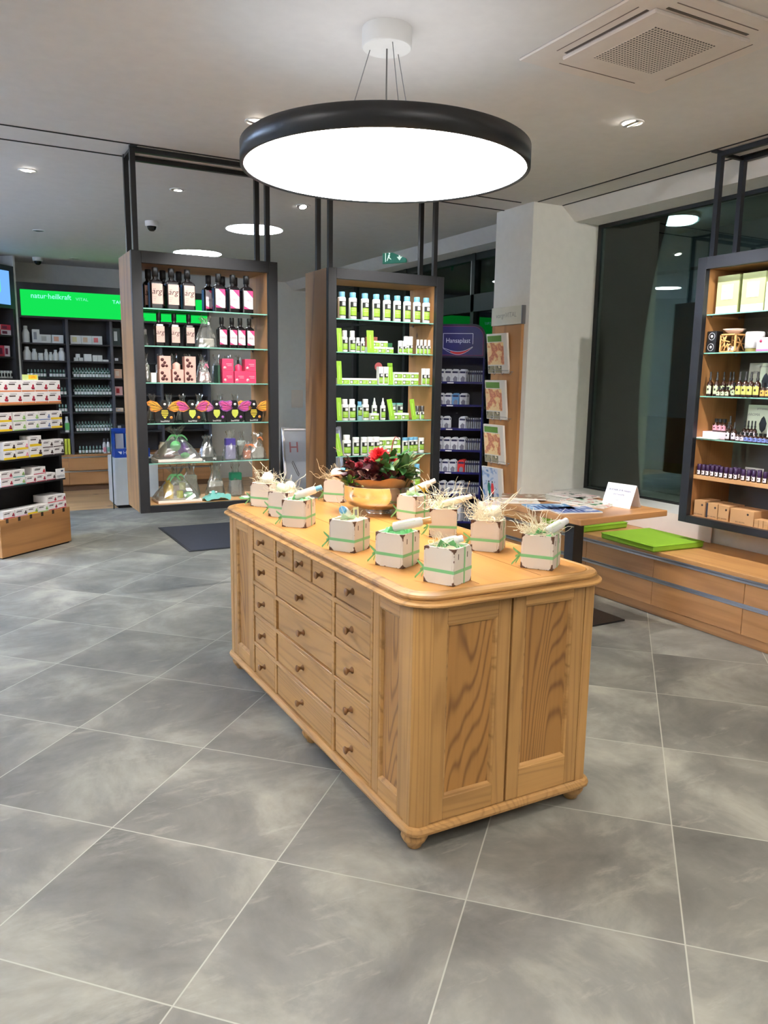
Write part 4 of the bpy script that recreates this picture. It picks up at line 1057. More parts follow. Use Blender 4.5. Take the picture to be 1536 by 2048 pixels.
def bamboo_lamp():
    t = thing('bamboo_oil_burner', 'bamboo oil burner with cut-out branch pattern and pale dish on top', 'oil burner'); w = .115; h = .112
    b = MB()
    for s in (-1, 1):
        for y in (0, w-.008): b.cbox(s*(w/2-.005)-.005, s*(w/2-.005)+.005, y, y+.010, 0, h, .001)
    b.cbox(-w/2, w/2, 0, w, 0, .008, .001); b.cbox(-w/2, w/2, 0, .01, h-.009, h, .001); b.cbox(-w/2, w/2, w-.01, w, h-.009, h, .001); b.cbox(-w/2,-w/2+.01,0,w,h-.009,h,.001); b.cbox(w/2-.01,w/2,0,w,h-.009,h,.001)
    b.build('frame', BAM, t)
    q = MB()
    for (x0, z0, x1, z1) in ((-.045,.01,-.012,.10),(-.045,.05,-.02,.095),(-.03,.01,.0,.055),(-.048,.08,-.02,.06),(-.02,.01,-.024,.06),(-.01,.03,.02,.05),(-.02,.07,.012,.062),(-.045,.03,-.02,.045),(.0,.01,.005,.05),(-.04,.10,-.03,.07)):
        for yy in (.004, w-.006): q.tube([(x0, yy, z0), ((x0+x1)/2+.002, yy, (z0+z1)/2), (x1, yy, z1)], .0035, 5)
    for (y0, z0, y1, z1) in ((.02,.01,.08,.10),(.09,.01,.03,.09),(.01,.06,.10,.05)): q.tube([(w/2-.004, y0, z0), (w/2-.004, y1, z1)], .0035, 5); 
    q.build('branch_cutout', BAM, t)
    MB().cbox(-.025, .025, .03, .08, .008, .036, .002).build('candle_block', PK, t)
    MB().lathe([(.02,h),(.045,h+.012),(.068,h+.030),(.064,h+.030),(.040,h+.014),(.0,h+.008)], 28, 0, T(0,.055,0)).build('dish', pmat('pale_dish', (236,206,190), .4), t)
    return t
put(bamboo_lamp(), RF-.012, ry(1446, SHZ[1]), SHZ[1], RR)
t = thing('aroma_diffuser', 'white cylindrical aroma diffuser with golden base beside the bamboo burner', 'diffuser', (RF+.045, ry(1488, SHZ[1]), SHZ[1]), RR)
MB().lathe([(.050,0),(.050,.020)], 32).build('base', pmat('gold_base', (150,140,80), .4, .3), t)
MB().lathe([(.050,.0205),(.054,.024),(.054,.112),(.050,.119),(.0,.121)], 32).build('shell', PW, t)
t = thing('diffuser_carton', 'white and pink carton with red flower mark under the rounded diffuser', 'box', (RF-.014, ry(1524, SHZ[1]), SHZ[1]), RR)
MB().cbox(-.07, .07, 0, .10, 0, .080, .002).build('carton', pmat('pale_lilac_carton', (232,224,240), .5), t)
MB().box(-.069, .069, -.0008, 0, .002, .012).build('pink_stripe', pmat('stripe_pink', (232,120,180), .5), t)
MB().lathe([(0,.001),(.009,.001),(.009,0)], 12, 0, T(-.042,0,.060) @ RX(R(90))).build('flower_mark', pmat('mark_red', (206,70,110), .5), t)
t = thing('aroma_diffuser', 'white rounded bulb diffuser standing on the pink carton at the picture edge', 'diffuser', (RF+.035, ry(1533, SHZ[1]), SHZ[1]+.081), RR)
MB().lathe([(.030,0),(.052,.010),(.056,.028),(.050,.046),(.024,.054),(.020,.056),(.020,.080)], 28).build('shell', PW, t)
MB().lathe([(.022,.080),(.022,.094),(.0,.095)], 20).build('collar', pmat('diffuser_grey', (190,190,194), .4), t)
AMB = pmat('amber_glass', (52,26,14), .12, 0, .7); DKCAP = pmat('spray_black', (24,24,26), .4)
def spray(l, lab, w=.040, h=.150, top=True):
    t = thing('spray_bottle', l, 'bottle'); r = w/2; hb = h*.62 if top else h*.7
    MB().lathe([(r*.94,0),(r,.003),(r,hb*.78),(r*.85,hb*.9),(r*.36,hb),(r*.36,hb+.006)], 18).build('bottle_body', AMB, t)
    if top: MB().lathe([(r*.42,hb+.004),(r*.44,hb+h*.12),(r*.30,hb+h*.14),(r*.30,h-.004),(r*.26,h)], 14).build('pump', DKCAP, t)
    else: MB().lathe([(r*.55,hb+.002),(r*.57,h)], 16).build('cap', DKCAP, t)
    b = MB(); R0 = r+.0005; k = 6
    for (a0, a1, z0, z1, m, rr) in ((-150,-30,hb*.12,hb*.70,0,R0),(-100,-70,hb*.38,hb*.52,1,R0+.0005),(-150,-30,hb*.08,hb*.16,1,R0+.0003)):
        vs = []
        for i in range(k+1):
            a = R(a0+(a1-a0)*i/k); e = (.004*math.sin(i*1.9) if m == 0 else 0)
            vs += [(rr*math.cos(a), rr*math.sin(a), z0), (rr*math.cos(a), rr*math.sin(a), z1+e)]
        b.add(vs, [(2*i, 2*i+2, 2*i+3, 2*i+1) for i in range(k)], m)
    b.build('label', [lab, INK], t); return t
LGR = pmat('label_pale_green', (206,222,180), .5); LYG = pmat('label_yellow_green', (206,206,110), .5); LOR = pmat('label_amber', (222,178,90), .5); LPI = pmat('label_pink', (232,160,176), .5); LBL = pmat('label_blue', (128,146,214), .5); LWH = pmat('label_lilac_white', (222,214,226), .5)
def rrow(mk, ps, x, z, noun, where, group, zs=None):
    return row(lambda l: mk(l), [0]*len(ps), 0, z, noun, where, group) if False else _rrow(mk, ps, x, z, noun, where, group)
def _rrow(mk, ps, x, z, noun, where, group):
    first = None
    for i, p in enumerate(ps):
        lab = nth(i, len(ps), noun)+' '+where
        loc = (x+rnd.uniform(-.003,.003), ry(p, z), z)
        if first is None: first = mk(lab); first['group'] = group; put(first, *loc, RR)
        else: dup(first, loc, RR, lab, group)
r3 = 'on the third shelf of the right cabinet'; r4 = 'on the fourth shelf of the right cabinet'
_rrow(lambda l: spray(l, LGR, .038, .152), (1409,1423.5), RF, RSH[2], ('brown spray bottle with pale green label', ''), r3, 'pale green spray bottles')
_rrow(lambda l: spray(l, LGR, .036, .152), (1420,1433,1441), RF+.075, RSH[2], ('brown spray bottle', ''), 'in the back row '+r3, 'spray bottles in the back row')
_rrow(lambda l: spray(l, LGR, .030, .060, False), (1432,1441,1450), RF-.012, RSH[2], ('small bottle with green label', ''), r3, 'small green-labelled bottles')
_rrow(lambda l: spray(l, LGR, .026, .085, False), (1459.5,), RF, RSH[2], ('slim little bottle with green label', ''), r3, 'slim bottle')
_rrow(lambda l: spray(l, LYG, .044, .152), (1472,1484,1495,1507), RF-.01, RSH[2], ('brown spray bottle with yellow green label', ''), r3, 'yellow green spray bottles')
_rrow(lambda l: spray(l, LOR, .034, .088, False), (1518,1527,1536), RF-.005, RSH[2], ('small bottle with amber label', ''), r3, 'amber-labelled bottles')
_rrow(lambda l: spray(l, LPI, .040, .082, False), (1409,1418,1427), RF+.06, RSH[3]+.045, ('brown bottle with pink label', ''), 'on the pink box '+r4, 'pink-labelled bottles')
t = thing('flat_carton', 'pale pink flat box under the pink-labelled bottles in the right cabinet', 'box', (RF+.025, ry(1415.5, RSH[3]), RSH[3]), RR)
MB().cbox(-.098, .098, 0, .13, 0, .044, .002).build('carton', pmat('pale_pink_carton', (244,214,226), .5), t)
t = tag(MB().cbox(-.075, .075, 0, .05, 0, .006, .001).build('leaflet_stack', PK, None, (RF-.035, ry(1408, RSH[3]), RSH[3]), RR), 'thin stack of white leaflets in front of the pale pink flat box', 'leaflets')
_rrow(lambda l: spray(l, LWH, .036, .150), (1444,), RF+.03, RSH[3], ('tall brown spray bottle with pale label', ''), 'beside the pink bottles '+r4, 'tall pale-labelled spray bottle')
_rrow(lambda l: spray(l, LWH, .034, .115), (1451,1462), RF-.01, RSH[3], ('brown spray bottle with pale label', ''), r4, 'pale-labelled spray bottles')
_rrow(lambda l: spray(l, LWH, .028, .125), (1461,1468,1475,1482), RF+.09, RSH[3], ('dark spray bottle', ''), 'in the back row '+r4, 'spray bottles in the back row')
_rrow(lambda l: spray(l, LWH, .030, .058, False), (1470,1479), RF-.004, RSH[3], ('small dark bottle with white label', ''), r4, 'small white-labelled bottles')
_rrow(lambda l: spray(l, LBL, .034, .058, False), (1487,1496,1505,1514,1522,1531), RF-.004, RSH[3], ('small dark bottle with blue label', ''), r4, 'blue-labelled bottles')
# advertising cards behind the bottles
def ad_card(l, w, h, leaf, txt, z0):
    t = thing('advertising_card', l, 'card')
    M = RX(R(-4))
    MB().cbox(-w/2, w/2, 0, .003, 0, h, .0006, 0, M).build('card', pmat('card_sage', (206,208,188), .6), t)
    b = MB(); b.text('primavera', h*.09, M @ face_m(w*.05, -.0008, h*.90), 0); b.build('lettering', GREYINK, t)
    MB().text(txt, h*.11, M @ face_m(-w*.25, -.0008, h*.72), 0).build('caption', GREYINK, t)
    F = M @ face_m(w*.12, -.0005, h*.42)
    b = MB(); b.prism([(0,-.045),(.022,-.02),(.026,.015),(.012,.045),(0,.06),(-.014,.045),(-.026,.01),(-.018,-.025)], 0, .0008, 0, F); b.build('drop_print', leaf, t); return t
for (p, zi, x, w, h, lf, tx, l) in ((1470,2,.22,.20,.21,pmat('print_black',(24,24,22),.5),'BIO','pale card with black drop print behind the bottles on the third shelf'),
      (1522,2,.22,.19,.21,pmat('print_black',(24,24,22),.5),'AROMA','pale card at the picture edge behind the bottles on the third shelf'),
      (1466,3,.22,.19,.22,pmat('print_black',(24,24,22),.5),'','pale card with black drop behind the fourth shelf bottles'),
      (1513,3,.20,.20,.22,pmat('print_leaf',(96,140,70),.5),'BIO','pale card with green leaf print behind the blue-labelled bottles')):
    put(ad_card(l, w, h, lf, tx or 'AROMA', 0), RCX+x+.04, ry(p, RSH[zi]), RSH[zi], RR)
# small shelf riser with more blue bottles
t = thing('shelf_riser', 'small white display riser at the picture edge on the fourth shelf', 'riser', (RF+.075, ry(1526, RSH[3]), RSH[3]), RR)
MB().cbox(-.06, -.054, 0, .05, 0, .115, .001).cbox(.054, .06, 0, .05, 0, .115, .001).cbox(-.06, .06, 0, .05, .115, .120, .001).build('riser_frame', PK, t)
_rrow(lambda l: spray(l, LBL, .032, .05, False), (1517,1526,1535), RF+.10, RSH[3]+.1205, ('small bottle with blue label', ''), 'on the white riser '+r4, 'bottles on the riser')
PURP = pmat('purple_cap', (52,24,66), .3); VLAB = pmat('vial_label', (232,222,226), .5)
def vial(l, h=.072):
    t = thing('roll_on_bottle', l, 'bottle'); r = .0128
    MB().lathe([(r*.95,0),(r,.002),(r,h*.48)], 14).build('bottle_body', AMB, t)
    MB().lathe([(r*1.04,h*.46),(r*1.06,h*.94),(r*.9,h)], 14).build('cap', PURP, t)
    b = MB(); k = 5; vs = []
    for i in range(k+1):
        a = R(-150+120*i/k); vs += [((r+.0005)*math.cos(a), (r+.0005)*math.sin(a), h*.10), ((r+.0005)*math.cos(a), (r+.0005)*math.sin(a), h*.45)]
    b.add(vs, [(2*i, 2*i+2, 2*i+3, 2*i+1) for i in range(k)], 0)
    a0 = -.003; b.box(-.003, .003, -r-.0012, -r-.0004, h*.22, h*.34, 1); b.build('label', [VLAB, INK], t); return t
r5 = 'on the pale wooden shelf of the right cabinet'
_rrow(vial, (1388,1397.5,1407,1416,1426,1436,1446,1456,1466,1481,1491,1501,1512,1523,1534), RCX+.055, .908, ('small bottle with purple cap', ''), 'in the front row '+r5, 'purple-capped bottles in the front row')
_rrow(vial, (1401,1410,1419,1452,1461,1489,1501,1523), RCX+.105, .908, ('small bottle with purple cap', ''), 'in the back row '+r5, 'purple-capped bottles in the back row')
t = thing('card_holder', 'small white ruled card behind the purple-capped bottles', 'card', (RCX+.16, ry(1476, .908), .908), RR)
MB().cbox(-.065, .065, 0, .003, 0, .075, .001, 0, RX(R(-12))).build('card', pmat('light_card', (206,202,198), .6), t)
for z in (.03,.045,.06): MB().box(-.055, .055, -.001, 0, z, z+.003, 0, RX(R(-12))).build('line', GREYINK, t)
def kraft(l, w, h, d, mark='circle'):
    t = thing('kraft_box', l, 'box'); MB().cbox(-w/2, w/2, 0, d, 0, h, .0015).build('carton', KRAFT, t)
    MB().text('BIO AROMA', .012, face_m(-w*.05, -.0008, h*.14)).build('lettering', INK, t)
    MB().lathe([(0,.0008),(.007,.0008),(.007,0)], 12, 0, T(w*.25,0,h*.74) @ RX(R(90))).build('mark', INK, t); return t
for (p, w, h, dx, l) in ((1393,.082,.105,.0,'kraft cardboard box at the left end of the right cabinet floor'),(1422,.074,.100,.0,'kraft cardboard box right of the dark gap on the right cabinet floor'),
        (1445,.078,.098,.0,'third kraft cardboard box from left on the right cabinet floor'),(1484,.165,.092,-.005,'wide kraft cardboard box with flame print on the right cabinet floor')):
    put(kraft(l, w, h, .15), RCX+.04+dx, ry(p, SHZ[5]), SHZ[5], RR)
put(card_box('book', 'dark slim book standing between the kraft boxes', 'book', .012, .095, .12, pmat('slate_book', (60,62,74), .5)), RCX+.05, ry(1407.5, SHZ[5]), SHZ[5], RR)
for i, p in enumerate((1513,1522,1531)):
    for j in range(2):
        put(card_box('soap_box', '%s small kraft soap box of the %s layer at the picture edge' % (['left','middle','right'][i], ['lower','upper'][j]), 'box', .029, .024, .07, KRAFT, 'small kraft soap boxes'), RCX+.035, ry(p, SHZ[5]), SHZ[5]+.0245*j, RR)

# ================================================================ bench with drawers under the window
def bench():
    t = thing('wooden_bench', 'long low oak bench with two rows of drawers under the right window', 'bench', (3.88, 0, 0))
    y0, y1 = .6, 5.10
    b = MB(); b.box(.02, .56, y0+.01, y1-.01, .02, .385); b.build('carcass', OAK['Y'], t)
    MB().cbox(.03, .05, y0, y1, 0, .062, .001).build('plinth', OAK['Y'], t)
    b = MB(); b.cbox(-.005, .565, y0, y1, .400, .428, .002); b.build('seat_board', wood('bench_top_oak', (198,148,92), (160,110,64), 'Y', .8, 4, .4, .42, .05), t)
    for z in (.372, .225):
        q = MB()
        q.box(-.002, .020, y0, y1, z, z+.005).box(-.002, .001, y0, y1, z+.005, z+.012).box(.014, .020, y0, y1, z+.005, z+.027)
        q.build('handle_rail', ALU, t)
    dv = [5.08, 4.09, 3.47, 2.80, 2.13, 1.46, .80, .62]
    for i in range(len(dv)-1):
        for z0, z1 in ((.250,.370),(.068,.223)):
            MB().cbox(.004, .022, dv[i+1]+.0015, dv[i]-.0015, z0, z1, .0012).build('drawer', OAK['Y'], t)
bench()
CUSH = pmat('lime_felt', (132,176,38), .85)
def cushion(l, x, y, w, d, rz):
    t = thing('seat_cushion', l, 'cushion', (x, y, .4285), rz, 'lime seat cushions')
    b = MB(); b.cbox(-w/2, w/2, -d/2, d/2, 0, .045, .010); b.build('cushion_body', CUSH, t)
    q = MB(); k = rrect(w/2+.001, d/2+.001, .008, 3); q.tube([(x, y, .0385) for x, y in k]+[(k[0][0], k[0][1], .0385)], .0022, 5); q.build('piping', pmat('lime_piping', (120,166,36), .8), t)
cushion('square lime green felt cushion on the bench, nearer of the two', 4.055, 3.66, .44, .50, R(-3))
cushion('square lime green felt cushion on the bench under the magazine table', 4.09, 4.35, .44, .46, R(2))
t = tag(MB().cbox(4.452, 4.815, .7, 5.14, .551, .572, .003).build('window_board', WHITE), 'white window board running behind the wooden bench', 'window board')
M = T(4.436, 4.1, .4285) @ RY(R(-7))
tag(MB().cbox(-.010, -.002, -.62, .62, 0, .15, .001, 0, T(4.43, 4.1, .4285) @ RY(R(3))).build('leaning_board', pmat('pinkish_board', (236,222,216), .6)), 'long pinkish white board leaning behind the green bench cushions', 'board')

# ================================================================ magazine table
tb = thing('side_table', 'square oak side table on a black steel column covered with magazines', 'table', (3.33, 3.62, 0))
TRZ = R(3)
MB().cbox(-.36, .36, -.40, .40, .705, .74, .003, 0, RZ(TRZ)).build('table_top', OAK['X'], tb)
MB().box(-.04, .04, -.04, .04, .012, .705).build('column', BLACKM, tb)
MB().cbox(-.27, .30, -.18, .19, 0, .012, .002).build('base_plate', BLACKM, tb)
COV = {}
def cover(name, cols, seed, base):
    """a printed cover: coloured blotches"""
    if name in COV: return COV[name]
    m, nt, b = newmat(name); L = nt.links
    tc = N(nt, 'ShaderNodeTexCoord'); n1 = N(nt, 'ShaderNodeTexNoise', noise_dimensions='4D'); n1.inputs['Scale'].default_value = 16; n1.inputs['Detail'].default_value = 2; n1.inputs['W'].default_value = seed
    L.new(tc.outputs['Object'], n1.inputs['Vector'])
    cr = N(nt, 'ShaderNodeValToRGB'); cr.color_ramp.interpolation = 'CONSTANT'; e = cr.color_ramp.elements
    e[0].position = 0; e[0].color = lin(base); e[1].position = .64; e[1].color = lin(cols[0])
    for i, c in enumerate(cols[1:]):
        q = cr.color_ramp.elements.new(.36+.07*i); q.color = lin(c)
    L.new(n1.outputs['Fac'], cr.inputs[0]); L.new(cr.outputs[0], b.inputs['Base Color']); b.inputs['Roughness'].default_value = .3
    COV[name] = m; return m
PAGES = pmat('page_edges', (220,214,204), .7)
def magazine(l, mat_, w=.21, h=.28, th=.006, band=None, bandpos=(.1,.75), lines=0, title=None):
    t = thing('magazine', l, 'magazine')
    MB().cbox(-w/2, w/2, -h/2, h/2, 0, th-.001, .0005).build('pages', PAGES, t)
    MB().box(-w/2, w/2, -h/2, h/2, th-.001, th).build('cover', mat_, t)
    if band:
        MB().box(-w*.45, w*bandpos[0]+.02, h*.28, h*.44, th, th+.0004).build('title_band', band, t)
    if lines:
        b = MB()
        for k in range(lines): b.box(-w*.4, w*(.1+.08*(k % 3)), h*(.30-.11*k), h*(.35-.11*k), th, th+.0005)
        b.build('print_lines', pmat('navy_print', (40,64,130), .5), t)
    if title: MB().text(title, w*.2, T(0, h*.36, th+.0006)).build('title', PK, t)
    return t
tz = .7405
mags = [
 ('open magazine with warm food photo at the far left corner of the table', cover('cover_food', [(200,60,60),(196,170,120),(226,220,210)], 1, (214,206,196)), 3.075, 3.90, R(62), 0, None, 0),
 ('magazine overlapping the food photo magazine near the pillar', cover('cover_food2', [(206,70,60),(230,226,216),(150,120,90)], 2, (232,228,220)), 3.19, 3.96, R(52), 1, None, 0),
 ('grey magazine with black cover photo in the middle of the table', cover('cover_grey', [(60,60,56),(140,140,130),(200,200,190)], 3, (180,186,176)), 3.36, 3.86, R(20), 0, None, 0),
 ('blue and white magazine with dark blue lettering at the near edge of the table', cover('cover_blue', [(120,180,216),(214,226,236),(90,150,200)], 4, (170,206,228)), 3.10, 3.60, R(70), 0, None, 5),
 ('blue and white magazine under the lettered one at the near edge', cover('cover_blue2', [(150,190,216),(230,232,240),(120,140,190)], 5, (220,224,232)), 3.16, 3.46, R(75), 0, None, 5),
 ('white magazine with red and green picture in the middle right of the table', cover('cover_rg', [(190,50,50),(70,130,70),(226,220,214)], 6, (222,226,216)), 3.42, 3.60, R(24), 0, None, 0),
 ('magazine with red and green picture lying on top of the pile by the folded sign', cover('cover_rg2', [(40,120,70),(196,60,56),(226,226,214)], 7, (206,214,196)), 3.43, 3.62, R(12), 1, None, 0),
 ('magazine with red cover photo at the back of the table', cover('cover_red', [(180,50,60),(90,80,76),(210,200,196)], 8, (206,170,166)), 3.55, 3.88, R(28), 0, None, 0),
 ('topmost magazine of the back pile on the table', cover('cover_red2', [(180,60,66),(60,90,70),(220,210,206)], 9, (190,186,180)), 3.53, 3.87, R(8), 1, None, 0)]
for (l, mt, x, y, rz, lev, bd, ln) in mags:
    o_ = magazine(l, mt, band=bd, lines=ln, th=.008); put(o_, x, y, tz+.0092*lev, rz)
t = thing('table_sign', 'white folded paper sign standing on the magazine table', 'sign', (3.565, 3.475, tz), R(-82))
b = MB(); hw = .105
for (ya, yb) in ((-.055, 0), (.055, 0)):
    s = -1 if ya < 0 else 1
    pts = [(ya, 0), (ya*.62, .062), (ya*.25, .115), (0, .138)] if s > 0 else [(ya, 0), (0, .138)]
    for k in range(len(pts)-1):
        (a0, z0), (a1, z1) = pts[k], pts[k+1]
        b.add([(-hw, a0, z0), (hw, a0, z0), (hw, a1, z1), (-hw, a1, z1), (-hw, a0+.0008, z0), (hw, a0+.0008, z0), (hw, a1+.0008, z1), (-hw, a1+.0008, z1)],
              [(0,1,2,3),(7,6,5,4),(0,4,5,1),(1,5,6,2),(2,6,7,3),(3,7,4,0)], 0)
b.build('paper', pmat('sign_paper', (238,238,242), .6), t)
FS = T(0, -.0555, 0) @ RX(R(90-21.5)) 
for (tx, sz, u) in (('B\u00dcCHER ZUR FREIEN', .017, .092), ('ENTNAHME', .015, .068), ('(1)', .016, .038)):
    MB().text(tx, sz, FS @ T(0, u*1.15, .0012)).build('lettering', pmat('blue_pen', (110,114,150), .6), t)

# ================================================================ magazine rack on the pillar
t = thing('magazine_rack', 'tall oak magazine board with steel wire holders on the left face of the white pillar', 'magazine rack', (4.127, 5.41, 0), R(-90))
MB().cbox(-.20, .20, -.03, -.001, .30, 1.955, .002).build('backboard', OAK['Z'], t)
hd = MB().cbox(-.205, .205, -.038, -.001, 1.957, 2.105, .002).build('header_board', pmat('header_cream', (214,212,196), .6), t)
MB().text('vorgriVITAL', .058, face_m(.0, -.0386, 2.035), 0, sx=.95).build('lettering', pmat('header_print', (150,150,140), .6), t)
MB().box(.205, .212, -.04, -.001, 1.957, 2.105).build('side_strip', STEEL, t)
mg = []
for (zc, kind) in ((1.70, 0), (1.31, 0), (.93, 0), (.56, 1)):
    b = MB()
    for x in (-.11, .0, .11): b.tube([(x, -.032, zc-.13), (x, -.055, zc-.155), (x, -.075, zc-.13)], .0022, 5)
    b.tube([(-.12, -.078, zc-.12), (.12, -.078, zc-.12)], .0022, 5); b.tube([(-.12,-.032,zc-.13),(.12,-.032,zc-.13)], .0022, 5)
    b.build('wire_holder', STEEL, t)
CP = cover('cover_hands', [(236,190,140),(196,120,90),(222,160,110),(236,206,150)], 11, (216,150,110))
CS = cover('cover_sky', [(96,130,180),(150,170,200),(200,206,216)], 12, (120,146,190))
def rack_mag(l, zc, kind):
    t = thing('magazine', l, 'magazine', (4.088, 5.485, zc-.145), R(-90), 'magazines on the pillar rack')
    M = RX(R(-7)) if False else RX(R(6))
    w, h = .285, .335
    MB().cbox(-w/2, w/2, -.004, .016, 0, h, .001, 0, M).build('pages', PAGES, t)
    y = -.0045
    if kind == 0:
        MB().box(-w/2+.004, w/2-.050, y-.0005, y, .075, h*.78, 0, M).build('cover_photo', CP, t)
        MB().box(-w/2+.015, w/2-.075, y-.0008, y, h*.80, h*.95, 0, M).build('title_band', pmat('title_green', (96,136,50), .5), t)
        for k in range(2): MB().box(-w/2+.006+.10*k, -w/2+.098+.10*k, y-.0007, y, .006, .066, 0, M).build('inset_photo', cover('cover_inset%d' % k, [(190,130,110),(90,90,70),(150,140,110)], 20+k, (214,200,170)), t)
    else:
        MB().box(-w/2+.002, w/2-.050, y-.0005, y, .004, h-.004, 0, M).build('cover_photo', CS, t)
        # two walkers in bright jackets, as plain printed shapes
        for (x, c, s) in ((-.045, (40,120,96), 1), (.005, (206,50,46), .95)):
            b = MB(); F = M @ face_m(x, y-.0006, .05)
            b.prism([(-.018*s,.05),(.018*s,.05),(.022*s,.11),(.014*s,.145),(-.014*s,.145),(-.022*s,.11)], 0, .0004, 0, F); b.build('jacket_print', pmat('print_%d' % c[0], c, .5), t)
            b = MB(); b.prism([(-.014*s,-.03),(-.004*s,-.03),(0,.05),(-.015*s,.05)], 0, .0004, 0, F); b.prism([(.004*s,-.03),(.014*s,-.03),(.015*s,.05),(0,.05)], 0, .0004, 0, F)
            b.lathe([(0,.0006),(.009,.0004),(.009,0)], 12, 0, F @ T(0,.156,0)); b.build('figure_print', pmat('print_dark', (60,50,56), .5), t)
    return t
for (zc, kind, l) in ((1.70, 0, 'magazine with hands photo and green title, topmost on the pillar rack'), (1.31, 0, 'magazine with hands photo and green title, second from top on the pillar rack'),
                      (.93, 0, 'magazine with hands photo and green title, third from top on the pillar rack'), (.56, 1, 'magazine with blue sky and two hikers, lowest on the pillar rack')):
    rack_mag(l, zc, kind)
# ================================================================ plaster display tower
NAVY = pmat('display_navy', (18,20,92), .35); NAVYD = pmat('display_navy_dark', (10,11,44), .4)
HC = (4.052, 6.068); HA = R(-37)
def plaster_display():
    t = thing('plaster_display', 'dark blue sticking plaster display tower with rounded header beside the magazine rack', 'display stand', (HC[0], HC[1], 0), HA)
    w = .50; D = .42
    b = MB(); b.cbox(-w/2, w/2, D-.03, D, .02, 1.86, .004); b.build('back_board', NAVYD, t)
    for s in (-1, 1): MB().cbox(s*(w/2-.008)-.008, s*(w/2-.008)+.008, .03, D-.031, .02, 1.70, .004).build('side_board', NAVY, t)
    MB().cbox(-w/2-.01, w/2+.01, -.01, D+.01, 0, .02, .004).build('base', NAVYD, t)
    def hdr(w, h, r, n=8):
        p = [(-w/2, 0), (w/2, 0)]
        for k in range(n+1): a = R(90*k/n); p.append((w/2-r+r*math.cos(a), h-r+r*math.sin(a)))
        for k in range(n+1): a = R(90+90*k/n); p.append((-w/2+r+r*math.cos(a), h-r+r*math.sin(a)))
        return p
    F = face_m(0, .02, 1.70)
    b = MB(); b.prism(hdr(w, .30, .11), -.04, 0, 0, F); b.build('header_board', NAVYD, t)
    b = MB(); p1 = hdr(w*.93, .262, .10); p2 = hdr(w*.91, .255, .095)
    b.prism([(x, y+.018) for x, y in p1], .0, .0015, 1, F); b.prism([(x, y+.022) for x, y in p2], .0016, .0025, 0, F)
    b.build('header_face', [NAVY, pmat('magenta_edge', (150,40,110), .4)], t)
    WT = pmat('logo_white', (216,220,240), .4); RDm = pmat('logo_red', (190,30,40), .4)
    b = MB(); W2 = .135; z0, z1 = .085, .215; FL = face_m(0, .02-.003, 1.70)
    def bar(a, c, th=.004):
        dx, dy = c[0]-a[0], c[1]-a[1]; L = math.hypot(dx, dy); nx, ny = -dy/L*th/2, dx/L*th/2
        b.prism([(a[0]-nx, a[1]-ny), (c[0]-nx, c[1]-ny), (c[0]+nx, c[1]+ny), (a[0]+nx, a[1]+ny)], 0, .001, 0, FL)
    bar((-W2, z0), (-W2, z1)); bar((-W2, z1), (W2, z1)); bar((W2, z1), (W2, z0+.035))
    cur = [(-W2+2*W2*k/12, z0-.038*math.sin(math.pi*k/12*.85)+.030*(k/12)**3) for k in range(13)]
    for k in range(12): bar(cur[k], cur[k+1])
    cur2 = [(x, z-.006-.020*math.sin(math.pi*(k/12))) for k, (x, z) in enumerate(cur)]
    for k in range(12): bar(cur2[k], cur2[k+1], .003)
    b.text('Hansaplast', .060, FL @ T(0, .150, .001), 0, sx=.86)
    b.build('logo', WT, t)
    b = MB()
    for k in range(3, 11): b.prism([cur2[k], cur2[k+1], (cur[k+1][0], cur[k+1][1]-.003), (cur[k][0], cur[k][1]-.003)], 0, .0008, 0, FL)
    b.build('logo_swoosh', RDm, t)
    zs = [1.47, 1.26, 1.04, .84, .63, .42, .16, ]
    for z in zs:
        q = MB(); q.cbox(-w/2+.017, w/2-.017, .035, D-.032, z-.008, z, .001); q.box(-w/2+.017, w/2-.017, .030, .035, z-.008, z+.012)
        s = q.build('tray', NAVY, t)
        for x in (-.17, -.06): MB().box(x-.03, x+.03, .029, .030, z-.006, z+.004).build('price_strip', PK, s)
    return t
plaster_display()
PLM = pmat('plaster_pack_white', (206,208,212), .45); PLG = pmat('plaster_pack_grey', (150,152,156), .5); PLB = pmat('plaster_pack_blue', (90,140,186), .45); PLR = pmat('plaster_pack_red', (200,40,36), .45)
NVL = pmat('pack_logo_navy', (24,26,70), .5)
def plaster_pack(l, w, h, m):
    t = thing('plaster_pack', l, 'plaster pack')
    b = MB(); F = face_m(0, 0, 0)
    b.prism([(-w/2,0),(w/2,0),(w/2,h*.86),(w*.22,h),(-w*.22,h),(-w/2,h*.86)], -.016, 0, 0, F); b.build('carton', m, t)
    MB().box(-w*.40, w*.40, -.0008, 0, h*.70, h*.84).build('logo', NVL, t)
    MB().prism([(-w*.2,h*.08),(w*.3,h*.1),(w*.34,h*.38),(0,h*.5),(-w*.3,h*.3)], 0, .0006, 0, F).build('product_print', pmat('pack_print', (120,118,130), .6), t)
    return t
HMx = T(HC[0], HC[1], 0) @ RZ(HA)
def hput(t, x, y, z):
    p = HMx @ Vector((x, y, z)); t.location = p; t.rotation_euler = (0, 0, HA); return p
prot = {}
lay = {0: (1.47, [-.225,-.15,-.085,-.02,.05], .125), 1: (1.26, [-.225,-.15,-.08,-.01,.06], .115), 2: (1.04, [-.225,-.16,-.09,.06], .12), 3: (.84, [-.225,-.15,-.08,-.01,.06], .125),
       4: (.63, [-.225,-.16,-.09,-.02,.06], .125), 5: (.42, [-.18,-.11,-.03,.05], .13), 6: (.16, [-.20,-.09,.02], .19)}
